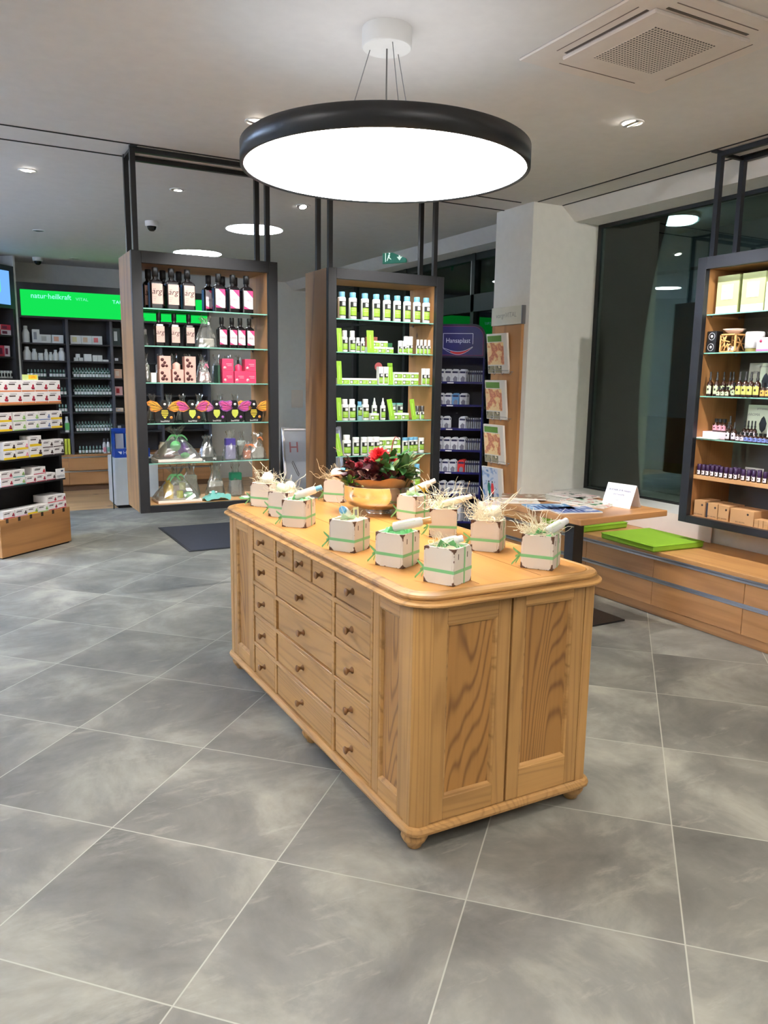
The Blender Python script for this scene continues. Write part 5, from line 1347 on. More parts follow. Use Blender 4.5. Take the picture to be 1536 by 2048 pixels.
for ti, (z, xs, h) in lay.items():
    for j, x in enumerate(xs):
        m = PLM; key = 'w'
        if ti == 1 and j in (0, 3): m = PLB; key = 'b'
        if ti == 4 and j == 4: m = PLR; key = 'r'
        w = .064 if ti != 6 else .095
        for dpt in range(3 if j == len(xs)-1 else 2):
            lab = '%s%s pack %s from left in the %s of the %s tray of the blue display' % ({'w':'white','b':'blue','r':'red'}[key], ' plaster', ORD[j], ['front','second row','third row'][dpt], ORD[ti])
            kk = (key, round(h, 3))
            p = HMx @ Vector((x+.012*dpt, .05+.045*dpt, z))
            if kk not in prot:
                prot[kk] = plaster_pack(lab, w, h, m); prot[kk]['group'] = 'plaster packs on the blue display'; prot[kk].location = p; prot[kk].rotation_euler = (0, 0, HA)
            else: dup(prot[kk], p, HA, lab, 'plaster packs on the blue display')
    # packs filed edge-on to the right
    for j in range(7 if ti not in (1,) else 0):
        p = HMx @ Vector((.105+.020*j, .06, z))
        kk = ('edge', round(h, 3)); lab = 'grey edge-on plaster pack, %s from left in the %s tray of the blue display' % (ORD[j], ORD[ti])
        if kk not in prot:
            t = thing('plaster_pack', lab, 'plaster pack', p, HA, 'edge-on plaster packs')
            MB().cbox(-.007, .007, 0, .09, 0, h*.9, .001).build('carton', PLG, t); MB().box(-.0075, .0075, -.0006, 0, h*.62, h*.78).build('logo', NVL, t); prot[kk] = t
        else: dup(prot[kk], p, HA, lab, 'edge-on plaster packs')

# ================================================================ mats, standing sign
MATM = pmat('charcoal_mat', (52,54,62), .95)
def floor_mat(l, x0, x1, y0, y1):
    t = thing('floor_mat', l, 'mat', ((x0+x1)/2, (y0+y1)/2, 0)); w, h = (x1-x0)/2, (y1-y0)/2
    MB().cbox(-w, w, -h, h, .0005, .006, .002).build('rubber_edge', pmat('mat_rubber', (34,34,38), .7), t)
    MB().cbox(-w+.02, w-.02, -h+.02, h-.02, .006, .009, .002).build('pile', MATM, t)
floor_mat('charcoal door mat on the floor behind the counter', 1.665, 3.45, 6.55, 7.75)
t = thing('standing_sign', 'white A-frame writing board between the left and middle hanging cabinets', 'standing sign', (3.30, 7.70, 0), R(-6))
def aboard(b, sgn, m_):
    pass
w, h = .33, .99
for s, nm in ((-1, 'front_panel'), (1, 'rear_panel')):
    M = T(0, 0, 0) @ T(0, s*.20, 0) @ RX(R(-s*-11.5) if False else R(s*11.5))
    MB().cbox(-w+.02, w-.02, -.006, .006, .12, h-.03, .002, 0, M).build(nm, pmat('sign_board_white', (206,208,212), .35) if s < 0 else pmat('sign_back', (50,54,62), .5), t)
    b = MB()
    for x in (-w+.012, w-.012): b.cbox(x-.014, x+.014, -.012, .012, .0, h, .004, 0, M)
    b.cbox(-w, w, -.012, .012, h-.03, h, .004, 0, M); b.cbox(-w, w, -.012, .012, .11, .135, .004, 0, M)
    b.build('frame', ALU, t)
    if s < 0:
        q = MB(); F = M @ face_m(-w+.10, -.0065, .0)
        q.text('H', .16, F @ T(.02, .78, 0)); q.build('lettering', pmat('faint_red', (190,120,120), .6), t)
        q = MB()
        for dx in (0, .02): q.tube([(-w+.09+dx, -.009, .62), (-w+.14+dx, -.009, .50)], .0025, 5, 0, M)
        q.tube([(-w+.09,-.009,.62),(-w+.10,-.009,.64),(-w+.11,-.009,.62)], .0025, 5, 0, M); q.tube([(-w+.14,-.009,.50),(-w+.155,-.009,.475),(-w+.16,-.009,.50)], .0025, 5, 0, M)
        q.build('pen_drawing', INK, t)
for x in (-w+.02, w-.02): MB().lathe([(.014,-.02),(.014,.02)], 12, 0, T(x, 0, h*.98) @ RY(R(90))).build('hinge', ALU, t)
MB().tube([(-w+.02,-.13,.35),(-w+.02,.13,.35)], .004, 5).build('stay', ALU, t)
t = thing('wall_notice', 'small cream notice on the back wall above the A-frame sign', 'notice', (4.60, 11.299, 1.04))
MB().cbox(-.09, .10, -.004, 0, 0, .27, .001).build('sheet', pmat('cream_notice', (226,214,198), .6), t)

# ================================================================ back wall shelving with lit sign
BX0, BX1 = .735, 3.10
def back_unit():
    t = thing('wall_shelving', 'dark wall shelving with oak drawers below the green lit sign at the back', 'shelving', (0, 10.72, 0))
    b = MB(); b.box(BX0-.03, BX1, .34, .36, .48, 2.60); b.build('back_panel', DARKSH, t)
    b = MB(); b.box(BX0-.03, BX1, .02, .56, .075, .445); b.build('base_carcass', OAK['X'], t)
    MB().cbox(BX0-.03, BX1, .0, .57, .447, .472, .002).build('worktop', OAK['X'], t)
    MB().box(BX0-.03, BX1, .045, .55, 0, .074).build('plinth', pmat('plinth_brown', (96,66,40), .6), t)
    xs = [BX0, .98, 1.20, 1.76, 2.40, 3.09]
    for i in range(len(xs)-1):
        for z0, z1 in ((.085,.245),(.27,.43)): MB().cbox(xs[i]+.002, xs[i+1]-.002, .0, .019, z0, z1, .001).build('drawer', OAK['X'], t)
    for z in (.246, .431): MB().box(BX0-.03, BX1, -.004, .012, z, z+.016).build('handle_rail', ALU, t)
    for x in (BX0-.03, 1.255, 1.79, 2.42, BX1-.03): MB().cbox(x, x+.035, .06, .34, .473, 2.18, .002).build('upright', pmat('upright_grey', (70,70,74), .5), t)
    for z in BZ2[:-1]: MB().box(BX0, BX1, .08, .34, z-.018, z).build('shelf', DARKSH, t)
    for z in BZ1: MB().box(BX0+.006, 1.252, .079, .339, z-.018, z).build('shelf', DARKSH, t) if z < 0 else None
BZ2 = [1.882, 1.667, 1.455, 1.232, 1.016, .761, .474]; BZ1 = []
back_unit()
t = thing('lit_sign', 'long green backlit shop sign over the dark wall shelving at the back', 'sign', (0, 10.72, 0))
MB().box(BX0-.03, BX1, .03, .40, 2.18, 2.60).build('sign_box', pmat('sign_box_black', (20,24,24), .4), t)
MB().box(BX0+.02, BX1-.03, .024, .029, 2.205, 2.515).build('light_panel', emat('sign_green', (20,224,84), .40), t)
ST = emat('sign_cyan', (150,240,236), .5)
MB().text('natur\u00b7heilkraft', .088, face_m(1.105, .0225, 2.445), 0, sx=.93).build('lettering', ST, t)
MB().text('VITAL', .052, face_m(1.465, .0225, 2.43), 0, sx=1.1).build('lettering', emat('sign_cyan_dim', (120,232,190), .45), t)
MB().text('TAU', .062, face_m(1.90, .0225, 2.42), 0, sx=1.1).build('lettering', ST, t)
# goods on the dark shelving
def simple(name, l, cat, prof_or_box, mats, loc, group=None, kind='box'):
    b = MB()
    if kind == 'box':
        w, d, h = prof_or_box; b.cbox(-w/2, w/2, 0, d, 0, h, .002)
        b.box(-w*.32, w*.1, -.0008, 0, h*.25, h*.8, 1) if len(mats) > 1 else None
    o = b.build(name, mats, None, loc); tag(o, l, cat, group); return o
VW = pmat('vital_white', (222,224,218), .5)
def jar_shape(b, r, h, neck=.45, cap=.2, m=0, mc=0, x=0, y=0):
    b.lathe([(r*.95,0),(r,.004),(r,h*(1-cap)*.74),(r*neck*1.15,h*(1-cap)),(r*neck,h*(1-cap)+.002)], 14, m, T(x, y, 0), capt=False)
    b.lathe([(r*neck*1.2,h*(1-cap)),(r*neck*1.2,h*.98),(r*neck,h)], 12, mc, T(x, y, 0))
BY_ = 10.72+.16
w3 = 'on the top shelf of the dark wall shelving'
b = MB(); jar_shape(b, .044, .205); tag(b.build('supplement_bottle', VW, None, (.80, BY_, BZ2[0])), 'grey white bottle at the left end of the top shelf of the dark wall shelving', 'bottle')
simple('tall_carton', 'tall white carton beside the grey white bottle '+w3, 'box', (.085,.08,.165), [VW, PLG], (.915, BY_-.03, BZ2[0]))
for i, (x, c) in enumerate(((1.01,(186,186,176)),(1.155,(214,160,130)))): simple('supplement_carton', '%s white carton with printed picture in left bay, top shelf' % ['left','right'][i], 'box', (.138,.08,.105), [VW, pmat('print_a%d' % i, c, .5)], (x+.01, BY_-.03, BZ2[0]), 'cartons on the top shelf of the dark shelving')
for i, (x, c) in enumerate(((1.38,(206,200,150)),(1.51,(216,190,160)),(1.64,(226,120,120)))): simple('supplement_carton', '%s white carton with printed picture in middle bay, top shelf' % ['left','middle','right'][i], 'box', (.128,.08,.108), [VW, pmat('print_b%d' % i, c, .5)], (x, BY_-.03, BZ2[0]), 'cartons on the top shelf of the dark shelving')
w4 = 'on the second shelf of the dark wall shelving, left bay'
for i, (x, r, h) in enumerate(((.80,.046,.165),(.885,.035,.140),(.958,.030,.09),(1.022,.026,.140),(1.075,.026,.105),(1.132,.032,.135),(1.205,.042,.16))):
    b = MB(); jar_shape(b, r, h, .5 if i != 2 else .8); o_ = b.build('supplement_bottle', VW, None, (x, BY_-.02, BZ2[1])); tag(o_, nth(i, 7, ('white bottle', ''))+' '+w4, 'bottle', 'white bottles in the left bay')
for i, (x, z, w_, h) in enumerate(((1.375,0,.052,.045),(1.432,0,.052,.045),(1.395,.046,.052,.045),(1.515,0,.092,.092),(1.605,0,.058,.080),(1.665,0,.058,.080),(1.735,0,.07,.025))):
    lab = ['left small white carton','right small white carton','small white carton stacked on top','large square white carton','left of the paired white cartons','right of the paired white cartons','flat white carton'][i]+' in middle bay, second shelf'
    simple('supplement_carton', lab, 'box', (w_,.06,h), [VW], (x, BY_-.04, BZ2[1]+z), 'white cartons in the middle bay')
# dropper bottles with white labels, shelf after shelf
DG = pmat('dropper_green', (30,66,48), .25); DGT = pmat('dropper_teat', (120,150,136), .5)
def dropper_mesh():
    b = MB(); b.lathe([(.016,0),(.0165,.003),(.0165,.055),(.007,.068)], 10, 0, capt=False); b.lathe([(.009,.066),(.009,.086),(.005,.100)], 8, 2)
    b.lathe([(.0172,.012),(.0172,.048)], 10, 1, capb=False, capt=False); return b
dm = None
def dropper(x, y, z, l, g):
    global dm
    if dm is None:
        dm = dropper_mesh().build('dropper_bottle', [DG, VW, DGT], None, (x, y, z)); tag(dm, l, 'bottle', g); return
    o = dm.copy(); COL.objects.link(o); o.location = (x, y, z); tag(o, l, 'bottle', g)
for zi in (2, 3, 4, 5):
    for rw, yy, zz in (('front', BY_-.06, 0), ('back', BY_+.05, 0)):
        for i in range(12):
            dropper(1.345+.0385*i, yy, BZ2[zi]+(.0 if rw == 'front' else .03), '%s dropper bottle from left, %s row, %s shelf, middle bay of dark shelving' % (ORD[i], rw, ORD[zi]), 'dropper bottles in the middle bay, %s row' % rw)
    if zi < 5 or True:
        t = tag(MB().cbox(1.325, 1.785, 0, .10, 0, .0295, .001).build('display_step', DARKSH, None, (0, BY_+.0, BZ2[zi])), 'dark step raising the back bottles on the %s shelf of the middle bay' % ORD[zi], 'display step', 'display steps')
for i in range(8): dropper(1.36+.042*i, BY_-.06, BZ2[6]+.0, '%s dropper bottle from left standing on the oak worktop, middle bay' % ORD[i], 'dropper bottles on the worktop')
for i in range(5): dropper(1.06+.038*i, BY_-.06, BZ2[2], '%s dropper bottle from left in the right part of the left bay' % ORD[i], 'dropper bottles in the left bay')
for i in range(6): dropper(.80+.038*i, BY_-.06, BZ2[2], '%s dropper bottle from left in the left part of the left bay' % ORD[i], 'dropper bottles in the left bay')
for zi in (3, 4):
    for i in range(3): dropper(1.14+.038*i, BY_-.06, BZ2[zi], '%s dropper bottle in the left bay behind the box rack, %s shelf' % (ORD[i], ORD[zi]), 'dropper bottles in the left bay')
b = MB(); jar_shape(b, .026, .20, .5, .2, 0, 0); b.box(-.027,.027,-.0272,-.02,.03,.12,1); tag(b.build('lotion_bottle', [VW, pmat('lotion_green',(90,170,90),.5)], None, (1.215, BY_-.08, BZ2[5])), 'white lotion bottle with green label at the edge of the box rack', 'bottle')
for i, (x, c) in enumerate(((1.665,(230,150,160)),(1.715,(120,170,150)))):
    b = MB(); jar_shape(b, .022, .19, .5, .22, 0, 1); b.box(-.018,.018,-.0235,-.02,.02,.08,2); tag(b.build('lotion_bottle', [VW, BCAP, pmat('lotion_lab%d' % i, c, .5)], None, (x, BY_-.06, BZ2[6])), ['white bottle with pink label on the oak worktop of the dark shelving','white bottle with green label on the oak worktop behind the blue display'][i], 'bottle')
for i, (x, z) in enumerate(((1.19,0),(1.225,.0))): tag(MB().cbox(-.014, .014, 0, .10, 0, .20, .001).build('booklet', pmat('booklet_lime', (196,204,60), .5), None, (x, BY_-.10, BZ2[6])), ['left','right'][i]+' yellow green booklet standing on the worktop beside the box rack', 'booklet', 'yellow green booklets')
for i, (zi, h, c, c2) in enumerate(((0,.22,(20,40,36),(200,206,204)),(1,.06,(30,26,28),(200,200,200)),(2,.12,(214,170,140),(240,220,200)),(3,.115,(232,176,166),(190,40,50)),(4,.05,(230,206,180),(250,250,250)),(5,.09,(20,30,44),(210,214,220)))):
    simple('shop_carton', 'dark or pale carton in the right bay beside the left hanging cabinet, %s shelf' % ORD[zi], 'box', (.10,.07,h), [pmat('shopc%d' % i, c, .5), pmat('shopd%d' % i, c2, .5)], (1.88, BY_-.05, BZ2[zi]))

# ================================================================ angled screen unit at far left
def place45(o, s, d, z):
    p = T(.70, 10.72, 0) @ RZ(A45) @ Vector((s, d, z)); o.location = p; o.rotation_euler = (0, 0, A45)
t = thing('screen_shelving', 'angled dark shelving with blue lit screen at the far left edge', 'shelving', (.70, 10.72, 0), A45)
MB().cbox(-.005, .025, 0, .42, 0, CH-.001, .002).build('end_panel', WHITE, t)
MB().box(-1.6, -.006, .0, .42, 2.27, 2.77).build('screen_box', pmat('screen_box', (52,58,66), .4), t)
MB().box(-1.52, -.09, -.006, -.001, 2.312, 2.706).build('screen', emat('screen_blue', (120,182,255), .40), t)
MB().prism([(-.30,2.46),(-.27,2.42),(-.24,2.46),(-.24,2.60),(-.27,2.64),(-.30,2.60)], 0, .002, 0, RX(R(90)) @ T(0,0,.0065)).build('screen_figure', emat('screen_green', (110,230,170), .42), t)
MB().box(-1.6, -.006, .40, .42, 0, 2.27).build('back_panel', pmat('screen_back', (96,66,44), .6), t)
MB().cbox(-.055, -.006, .0, .40, .02, 2.27, .002).build('upright', DARKSH, t)
MB().cbox(-1.6, -1.555, .0, .40, .02, 2.27, .002).build('upright', DARKSH, t)
SZ = [1.955, 1.70, 1.44, 1.18, .9, .6, .3]
for z in SZ: MB().box(-1.554, -.056, .02, .399, z-.02, z).build('shelf', DARKSH, t)
for zi in range(2):
    for j in range(4):
        for lv in range(2 if zi == 0 else 1):
            h = .062 if zi == 0 else .13; w_ = .16 if zi == 0 else .085
            c = [(232,220,226),(206,60,80),(226,206,216),(214,90,110)][(j+lv) % 4]
            o_ = MB().cbox(-w_/2, w_/2, 0, .12, 0, h-.002, .001).box(-w_*.4, w_*.1, -.0008, 0, h*.2, h*.75, 1).build('medicine_box', [pmat('med_%d_%d' % (c[0], c[1]), c, .5), pmat('med_dk', (120,40,70), .5)], None)
            place45(o_, -.145-(w_+.004)*j, .04, SZ[zi]+h*lv)
            tag(o_, 'red, pink or white carton on the %s shelf below the blue screen, %s from right%s' % (ORD[zi], ORD[j], '' if zi else [', lower',', upper'][lv]), 'box', 'cartons below the blue screen')
for j in range(9):
    b = MB(); jar_shape(b, .021, .09, .75, .25, 0, 0); b.box(-.012,.012,-.0225,-.018,.02,.06,1); o_ = b.build('white_bottle', [VW, BCAP], None); place45(o_, -.085-.048*j, .07, SZ[2])
    tag(o_, 'small white bottle on the third shelf below the screen, %s from right' % ORD[j], 'bottle', 'small white bottles below the screen')

# ================================================================ box rack at left
RO = (.231, 6.893); RA = math.atan2(.652, .758)
def rk(o, s, d, z): 
    p = T(RO[0], RO[1], 0) @ RZ(RA) @ Vector((s, d, z)); o.location = p; o.rotation_euler = (0, 0, RA)
t = thing('box_rack', 'free-standing black medicine rack on an oak plinth at the left edge', 'rack', (RO[0], RO[1], 0), RA)
MB().cbox(0, .775, 0, .50, .012, .325, .003).build('plinth', OAK['X'], t)
MB().box(.015, .76, .015, .485, 0, .012).build('plinth_base', GAP, t)
RBL = pmat('rack_black', (26,24,25), .5)
MB().cbox(.745, .775, .06, .46, .326, 1.42, .002).build('side_panel', RBL, t)
MB().cbox(.0, .03, .06, .46, .326, 1.42, .002).build('side_panel', RBL, t)
MB().box(.03, .745, .25, .27, .326, 1.42).build('back_panel', RBL, t)
RZS = [1.255, 1.035, .805, .590]
for z in RZS: MB().cbox(.030, .745, -.0, .25, z-.014, z, .002).build('shelf', OAK['X'] if z > 1.2 else RBL, t)
for k in range(6): MB().box(.06+.125*k, .085+.125*k, -.0015, 0, .292, .326).build('label_clip', pmat('clip_dark', (60,44,32), .5), t)
MED = {}
def med_box(l, w, h, stripe, mark, d=.11, body=(236,232,230)):
    key = (round(w,3), round(h,3), stripe, mark, d)
    if key in MED:
        return dup(MED[key], (0,0,0), 0, l, 'medicine boxes on the rack')
    t = thing('medicine_box', l, 'medicine box', group='medicine boxes on the rack')
    MB().cbox(-w/2, w/2, 0, d, 0, h, .001).build('carton', pmat('med_body%d' % body[0], body, .5), t)
    b = MB(); b.box(-w/2+.001, w/2-.001, -.0006, 0, .001, h*(.24 if stripe[0] == 236 else .12)); b.build('stripe', pmat('stripe_%d_%d_%d' % stripe, stripe, .5), t)
    b = MB(); b.box(-w*.40, w*.05, -.0008, 0, h*.60, h*.70).box(-w*.34, w*.16, -.0006, 0, h*.80, h*.835); b.build('print', INK, t)
    b = MB(); 
    for (x, z, r) in ((.32,.30,.13),(.42,.28,.12),(.38,.5,.12)): b.lathe([(0,.0010),(h*r,.0008),(h*r,0)], 9, 0, T(w*x, 0, h*z+.002) @ RX(R(90)))
    b.build('fruit_print', pmat('mark_%d_%d_%d' % mark, mark, .5), t)
    MED[key] = t; return t
ORG = (222,130,80); YEL = (236,200,40); BLU = (120,140,190); GRN = (150,190,110); REDM = (170,30,60); DKB = (60,40,40); PKS = (226,150,170); TEALM = (70,170,160); REDS = (206,40,50)
def rlab(side, layer, rw): return 'white medicine box, %s from right, %s layer, %s row of the box rack' % (side, layer, rw)
bd = [.742, .598, .454, .310, .166, .032]
for ly in range(2):
    for j in range(5):
        x0, x1 = bd[j+1], bd[j]; o_ = med_box(rlab(ORD[j], ['lower','upper'][ly], 'top'), .141, .094, ORG, REDM); rk(o_, (x0+x1)/2, .002, RZS[0]+.0945*ly)
for ly in range(2):
    for j, (x0, x1, st, mk) in enumerate(((.612,.742,YEL,DKB),(.478,.608,BLU,BLU),(.345,.475,BLU,GRN),(.205,.335,GRN,GRN),(.06,.19,YEL,REDM))):
        o_ = med_box(rlab(ORD[j], ['lower','upper'][ly], 'second'), x1-x0, .074, st, mk); rk(o_, (x0+x1)/2, .002, RZS[1]+.0745*ly)
for ly in range(2):
    for j, (x0, x1, h, st, mk) in enumerate(((.625,.742,.066,DKB,DKB),(.500,.620,.066,DKB,DKB),(.360,.490,.088,YEL,DKB),(.215,.345,.072,YEL,PKS),(.085,.210,.072,YEL,DKB))):
        o_ = med_box(rlab(ORD[j], ['lower','upper'][ly], 'third'), x1-x0, h, st, mk); rk(o_, (x0+x1)/2, .002, RZS[2]+(h+.0005)*ly)
for j, (x0, x1, st, mk) in enumerate(((.520,.628,REDM,DKB),(.412,.515,REDM,REDM),(.300,.408,REDM,REDM),(.165,.290,TEALM,GRN),(.04,.160,PKS,REDM))):
    o_ = med_box(rlab(ORD[j], 'lower', 'fourth'), x1-x0, .062, st, mk); rk(o_, (x0+x1)/2, .002, RZS[3])
    if j in (3, 4): o_ = med_box(rlab(ORD[j], 'upper', 'fourth'), x1-x0, .062, st, mk); rk(o_, (x0+x1)/2, .002, RZS[3]+.0625)
o_ = med_box('single white box with heart mark lying on the fourth row of the box rack', .135, .062, REDM, REDS, .14); rk(o_, .46, .012, RZS[3]+.0625)
t2 = thing('optics_card', 'white optica card with eye mark at the right end of the fourth row', 'card'); rk(t2, .690, .004, RZS[3])
MB().cbox(-.055, .052, 0, .004, 0, .088, .001).build('card', PK, t2); MB().text('optica', .036, face_m(0, -.0008, .024)).build('lettering', pmat('optica_blue', (40,60,90), .5), t2)
MB().lathe([(.006,.001),(.015,.001)], 16, 0, T(.018,0,.066) @ RX(R(90)) , sy=.5).build('eye_mark', pmat('optica_blue', (40,60,90), .5), t2)
for j, (x0, x1, st, mk) in enumerate(((.635,.740,REDS,REDM),(.528,.632,REDS,REDM),(.410,.524,GRN,GRN),(.295,.406,YEL,GRN),(.165,.290,PKS,DKB),(.04,.160,REDS,REDM))):
    o_ = med_box(rlab(ORD[j], 'lower', 'bottom'), x1-x0, .062, st, mk, .10); rk(o_, (x0+x1)/2, .004, .3265)
    if j in (0, 1): o_ = med_box(rlab(ORD[j], 'upper', 'bottom'), x1-x0, .062, st, mk, .16); rk(o_, (x0+x1)/2, .010, .3265+.0625)
t2 = thing('price_card', 'small green and yellow promotion card on top of the box rack', 'card'); rk(t2, .46, .05, RZS[0]+.1895)
MB().cbox(-.085, .085, 0, .004, 0, .045, .001).build('card', pmat('promo_green', (190,206,130), .5), t2); MB().box(-.02, .07, -.001, 0, .008, .040).build('promo_patch', pmat('promo_yellow', (240,190,40), .5), t2)
MB().text('-20%', .026, face_m(.025, -.0018, .024)).build('lettering', pmat('promo_red', (190,80,30), .5), t2)

# ================================================================ blue display on white plinth
t = thing('display_plinth', 'white display plinth behind the left hanging cabinet', 'plinth', (1.50, 9.10, 0))
MB().cbox(0, .48, 0, .45, .035, .575, .004).build('plinth_body', pmat('plinth_white', (206,208,204), .5), t)
MB().box(.03, .45, .03, .42, 0, .034).build('plinth_base', GAP, t)
MB().tube([(-.03,-.02,0),(-.03,-.02,1.02)], .006, 6).build('side_rod', pmat('rod_green', (20,50,40), .3), t)
t = thing('leaflet_display', 'blue cardboard leaflet display standing on the white plinth', 'display', (1.50, 9.12, .576))
DB = pmat('display_blue', (16,64,150), .4)
MB().cbox(.01, .40, .20, .21, 0, .32, .002).build('back_card', DB, t)
MB().cbox(.01, .40, .0, .199, 0, .10, .002).build('front_box', DB, t)
MB().cbox(.01, .018, .0, .199, .101, .30, .001).build('side_card', DB, t)
MB().text('Herm', .058, face_m(.17, -.0008, .055)).build('lettering', PK, t)
MB().prism([(.045,.07),(.09,.07),(.085,.04),(.075,.04)], 0, .001, 0, face_m(0, 0, 0)).build('wing_mark', PK, t)
for i, x in enumerate((.07, .18)):
    MB().cbox(x-.042, x+.045, .02+.01*i, .026+.01*i, .101, .27, .001).build('leaflet', pmat('leaflet_%d' % i, [(200,202,210),(70,150,200)][i], .5), t)

# ================================================================ hidden shelving added on the back left wall for the window reflection
t = thing('wall_shelving', 'added dark wall shelving with green sign, seen only mirrored in the right window', 'shelving', (0, 10.72, 0))
MB().box(-3.95, -.95, .34, .36, .48, 2.86).build('back_panel', DARKSH, t)
MB().cbox(-3.95, -.95, .0, .57, .075, .472, .002).build('drawer_base', OAK['X'], t)
MB().box(-3.95, -.95, .03, .33, 2.26, 2.86).build('sign_box', pmat('sign_box_black', (20,24,24), .4), t)
MB().box(-2.36, -1.64, .022, .028, 2.31, 2.77).build('light_panel', emat('sign_green', (20,224,84), .40), t)
MB().text('ZAHN', .12, face_m(-2.0, .0215, 2.66)).build('lettering', ST, t)
for x in (-3.95, -2.42, -1.62, -.98): MB().cbox(x, x+.035, .06, .34, .473, 2.259, .002).build('upright', DARKSH, t)
for zi, z in enumerate((2.02, 1.78, 1.52, 1.27, 1.02, .76)):
    MB().box(-3.914, -1.0, .08, .338, z-.018, z).build('shelf', DARKSH, t)
    for j in range(7):
        tag(MB().cbox(-.036, .036, 0, .08, 0, .07+.05*(zi == 1), .001).build('supplement_carton', VW, None, (-2.33+.098*j, 10.84, z)), 'white carton mirrored in the window, %s from left, %s shelf under the mirrored sign' % (ORD[j], ORD[zi]), 'box', 'cartons mirrored in the window')
# ================================================================ white gift boxes on the counter
ZT = .8575
def distressed():
    m, nt, b = newmat('chipped_white_paint'); L = nt.links
    tc = N(nt, 'ShaderNodeTexCoord'); oi = N(nt, 'ShaderNodeObjectInfo')
    sc = N(nt, 'ShaderNodeVectorMath', operation='ADD'); sc.inputs[1].default_value = (0, 0, -.059); L.new(tc.outputs['Object'], sc.inputs[0])
    ab = N(nt, 'ShaderNodeVectorMath', operation='ABSOLUTE'); L.new(sc.outputs[0], ab.inputs[0])
    dv = N(nt, 'ShaderNodeVectorMath', operation='MULTIPLY'); dv.inputs[1].default_value = (1/.056, 1/.056, 1/.059); L.new(ab.outputs[0], dv.inputs[0])
    dt = N(nt, 'ShaderNodeVectorMath', operation='DOT_PRODUCT'); dt.inputs[1].default_value = (1,1,1)
    pw = N(nt, 'ShaderNodeVectorMath', operation='MULTIPLY'); L.new(dv.outputs[0], pw.inputs[0]); L.new(dv.outputs[0], pw.inputs[1])
    pw2 = N(nt, 'ShaderNodeVectorMath', operation='MULTIPLY'); L.new(pw.outputs[0], pw2.inputs[0]); L.new(pw.outputs[0], pw2.inputs[1])
    L.new(pw2.outputs[0], dt.inputs[0])
    of = N(nt, 'ShaderNodeMath', operation='MULTIPLY', i_1=31.0); L.new(oi.outputs['Random'], of.inputs[0])
    nz = N(nt, 'ShaderNodeTexNoise', noise_dimensions='4D'); nz.inputs['Scale'].default_value = 75; nz.inputs['Detail'].default_value = 4; L.new(tc.outputs['Object'], nz.inputs['Vector']); L.new(of.outputs[0], nz.inputs['W'])
    ma = N(nt, 'ShaderNodeMath', operation='MULTIPLY_ADD', i_1=1.5); L.new(nz.outputs['Fac'], ma.inputs[0]); L.new(dt.outputs['Value'], ma.inputs[2])
    st = N(nt, 'ShaderNodeMapRange'); st.inputs['From Min'].default_value = 2.80; st.inputs['From Max'].default_value = 2.90; L.new(ma.outputs[0], st.inputs['Value'])
    mx = N(nt, 'ShaderNodeMix', data_type='RGBA'); mx.inputs['A'].default_value = lin((212,202,188)); mx.inputs['B'].default_value = lin((88,56,34)); L.new(st.outputs[0], mx.inputs['Factor'])
    L.new(mx.outputs['Result'], b.inputs['Base Color']); b.inputs['Roughness'].default_value = .6; return m
CHIP = distressed()
RIB = pmat('satin_green_ribbon', (124,190,128), .35); SLOT = pmat('slot_dark', (70,50,36), .7)
TISS = pmat('green_tissue', (130,214,140), .6); TISP = pmat('pale_tissue', (206,228,190), .6)
WOOL = pmat('pale_wood_wool', (238,228,198), .7); EGG = pmat('egg_white', (234,232,218), .5); EGG2 = pmat('egg_pale_green', (216,228,190), .5)
BW = .112; BH = .118
BOXES = []
def gift_box(l, C, th, bow=True):
    th = R(th); e1 = Vector((math.cos(th), math.sin(th))); e2 = Vector((-math.sin(th), math.cos(th)))
    c = Vector(C)+(e1+e2)*BW/2
    t = thing('gift_box', l, 'gift box', (c.x, c.y, ZT), th, 'white gift boxes on the counter')
    h = BW/2; w = .008
    b = MB(); b.cbox(-h, h, -h, -h+w, 0, BH, .001); b.cbox(-h, h, h-w, h, 0, BH, .001); b.cbox(-h, -h+w, -h+w, h-w, 0, BH, .001); b.cbox(h-w, h, -h+w, h-w, 0, BH, .001); b.cbox(-h+w, h-w, -h+w, h-w, .002, .012, .001)
    bd = b.build('box_body', CHIP, t)
    for x in (-.030, .026): MB().box(x-.0018, x+.0018, -h-.0004, -h, BH*.70, BH*.85).build('slot', SLOT, bd)
    b = MB(); g = h+.0007; z0, z1 = BH*.33, BH*.33+.0105
    b.box(-g, g, -g, -g+.0005, z0, z1); b.box(-g, g, g-.0005, g, z0, z1); b.box(-g, -g+.0005, -g, g, z0, z1); b.box(g-.0005, g, -g, g, z0, z1)
    x = .008; b.box(x-.004, x+.004, -g-.0007, -g, .0, BH+.0006); b.box(x-.004, x+.004, -g, -h+w, BH+.0002, BH+.0007); b.box(x-.004, x+.004, g, g+.0007, 0, BH)
    b.build('ribbon', RIB, t)
    if bow:
        b = MB(); r_ = random.Random(hash(l) % 1000 if False else len(l)*7+int(C[0]*1000))
        for k in range(4):
            a = R(180+[-35,30,-70,60][k]); L_ = .028+.010*(k % 2); pts = []
            for q in range(6):
                u = q/5; pts.append((-h*.75+L_*u*math.sin(a)*.45, h+.003+.75*L_*(u if k > 1 else math.sin(math.pi*u)), z0+.006+(-.036*u if k > 1 else (.020 if k else -.012)*math.sin(math.pi*u))))
            vs = []
            for p in pts: vs += [(p[0], p[1], p[2]-.004), (p[0]-.002, p[1], p[2]+.004)]
            b.add(vs, [(2*i, 2*i+2, 2*i+3, 2*i+1) for i in range(5)])
        b.build('bow', RIB, t)
    BOXES.append((c, th)); return t
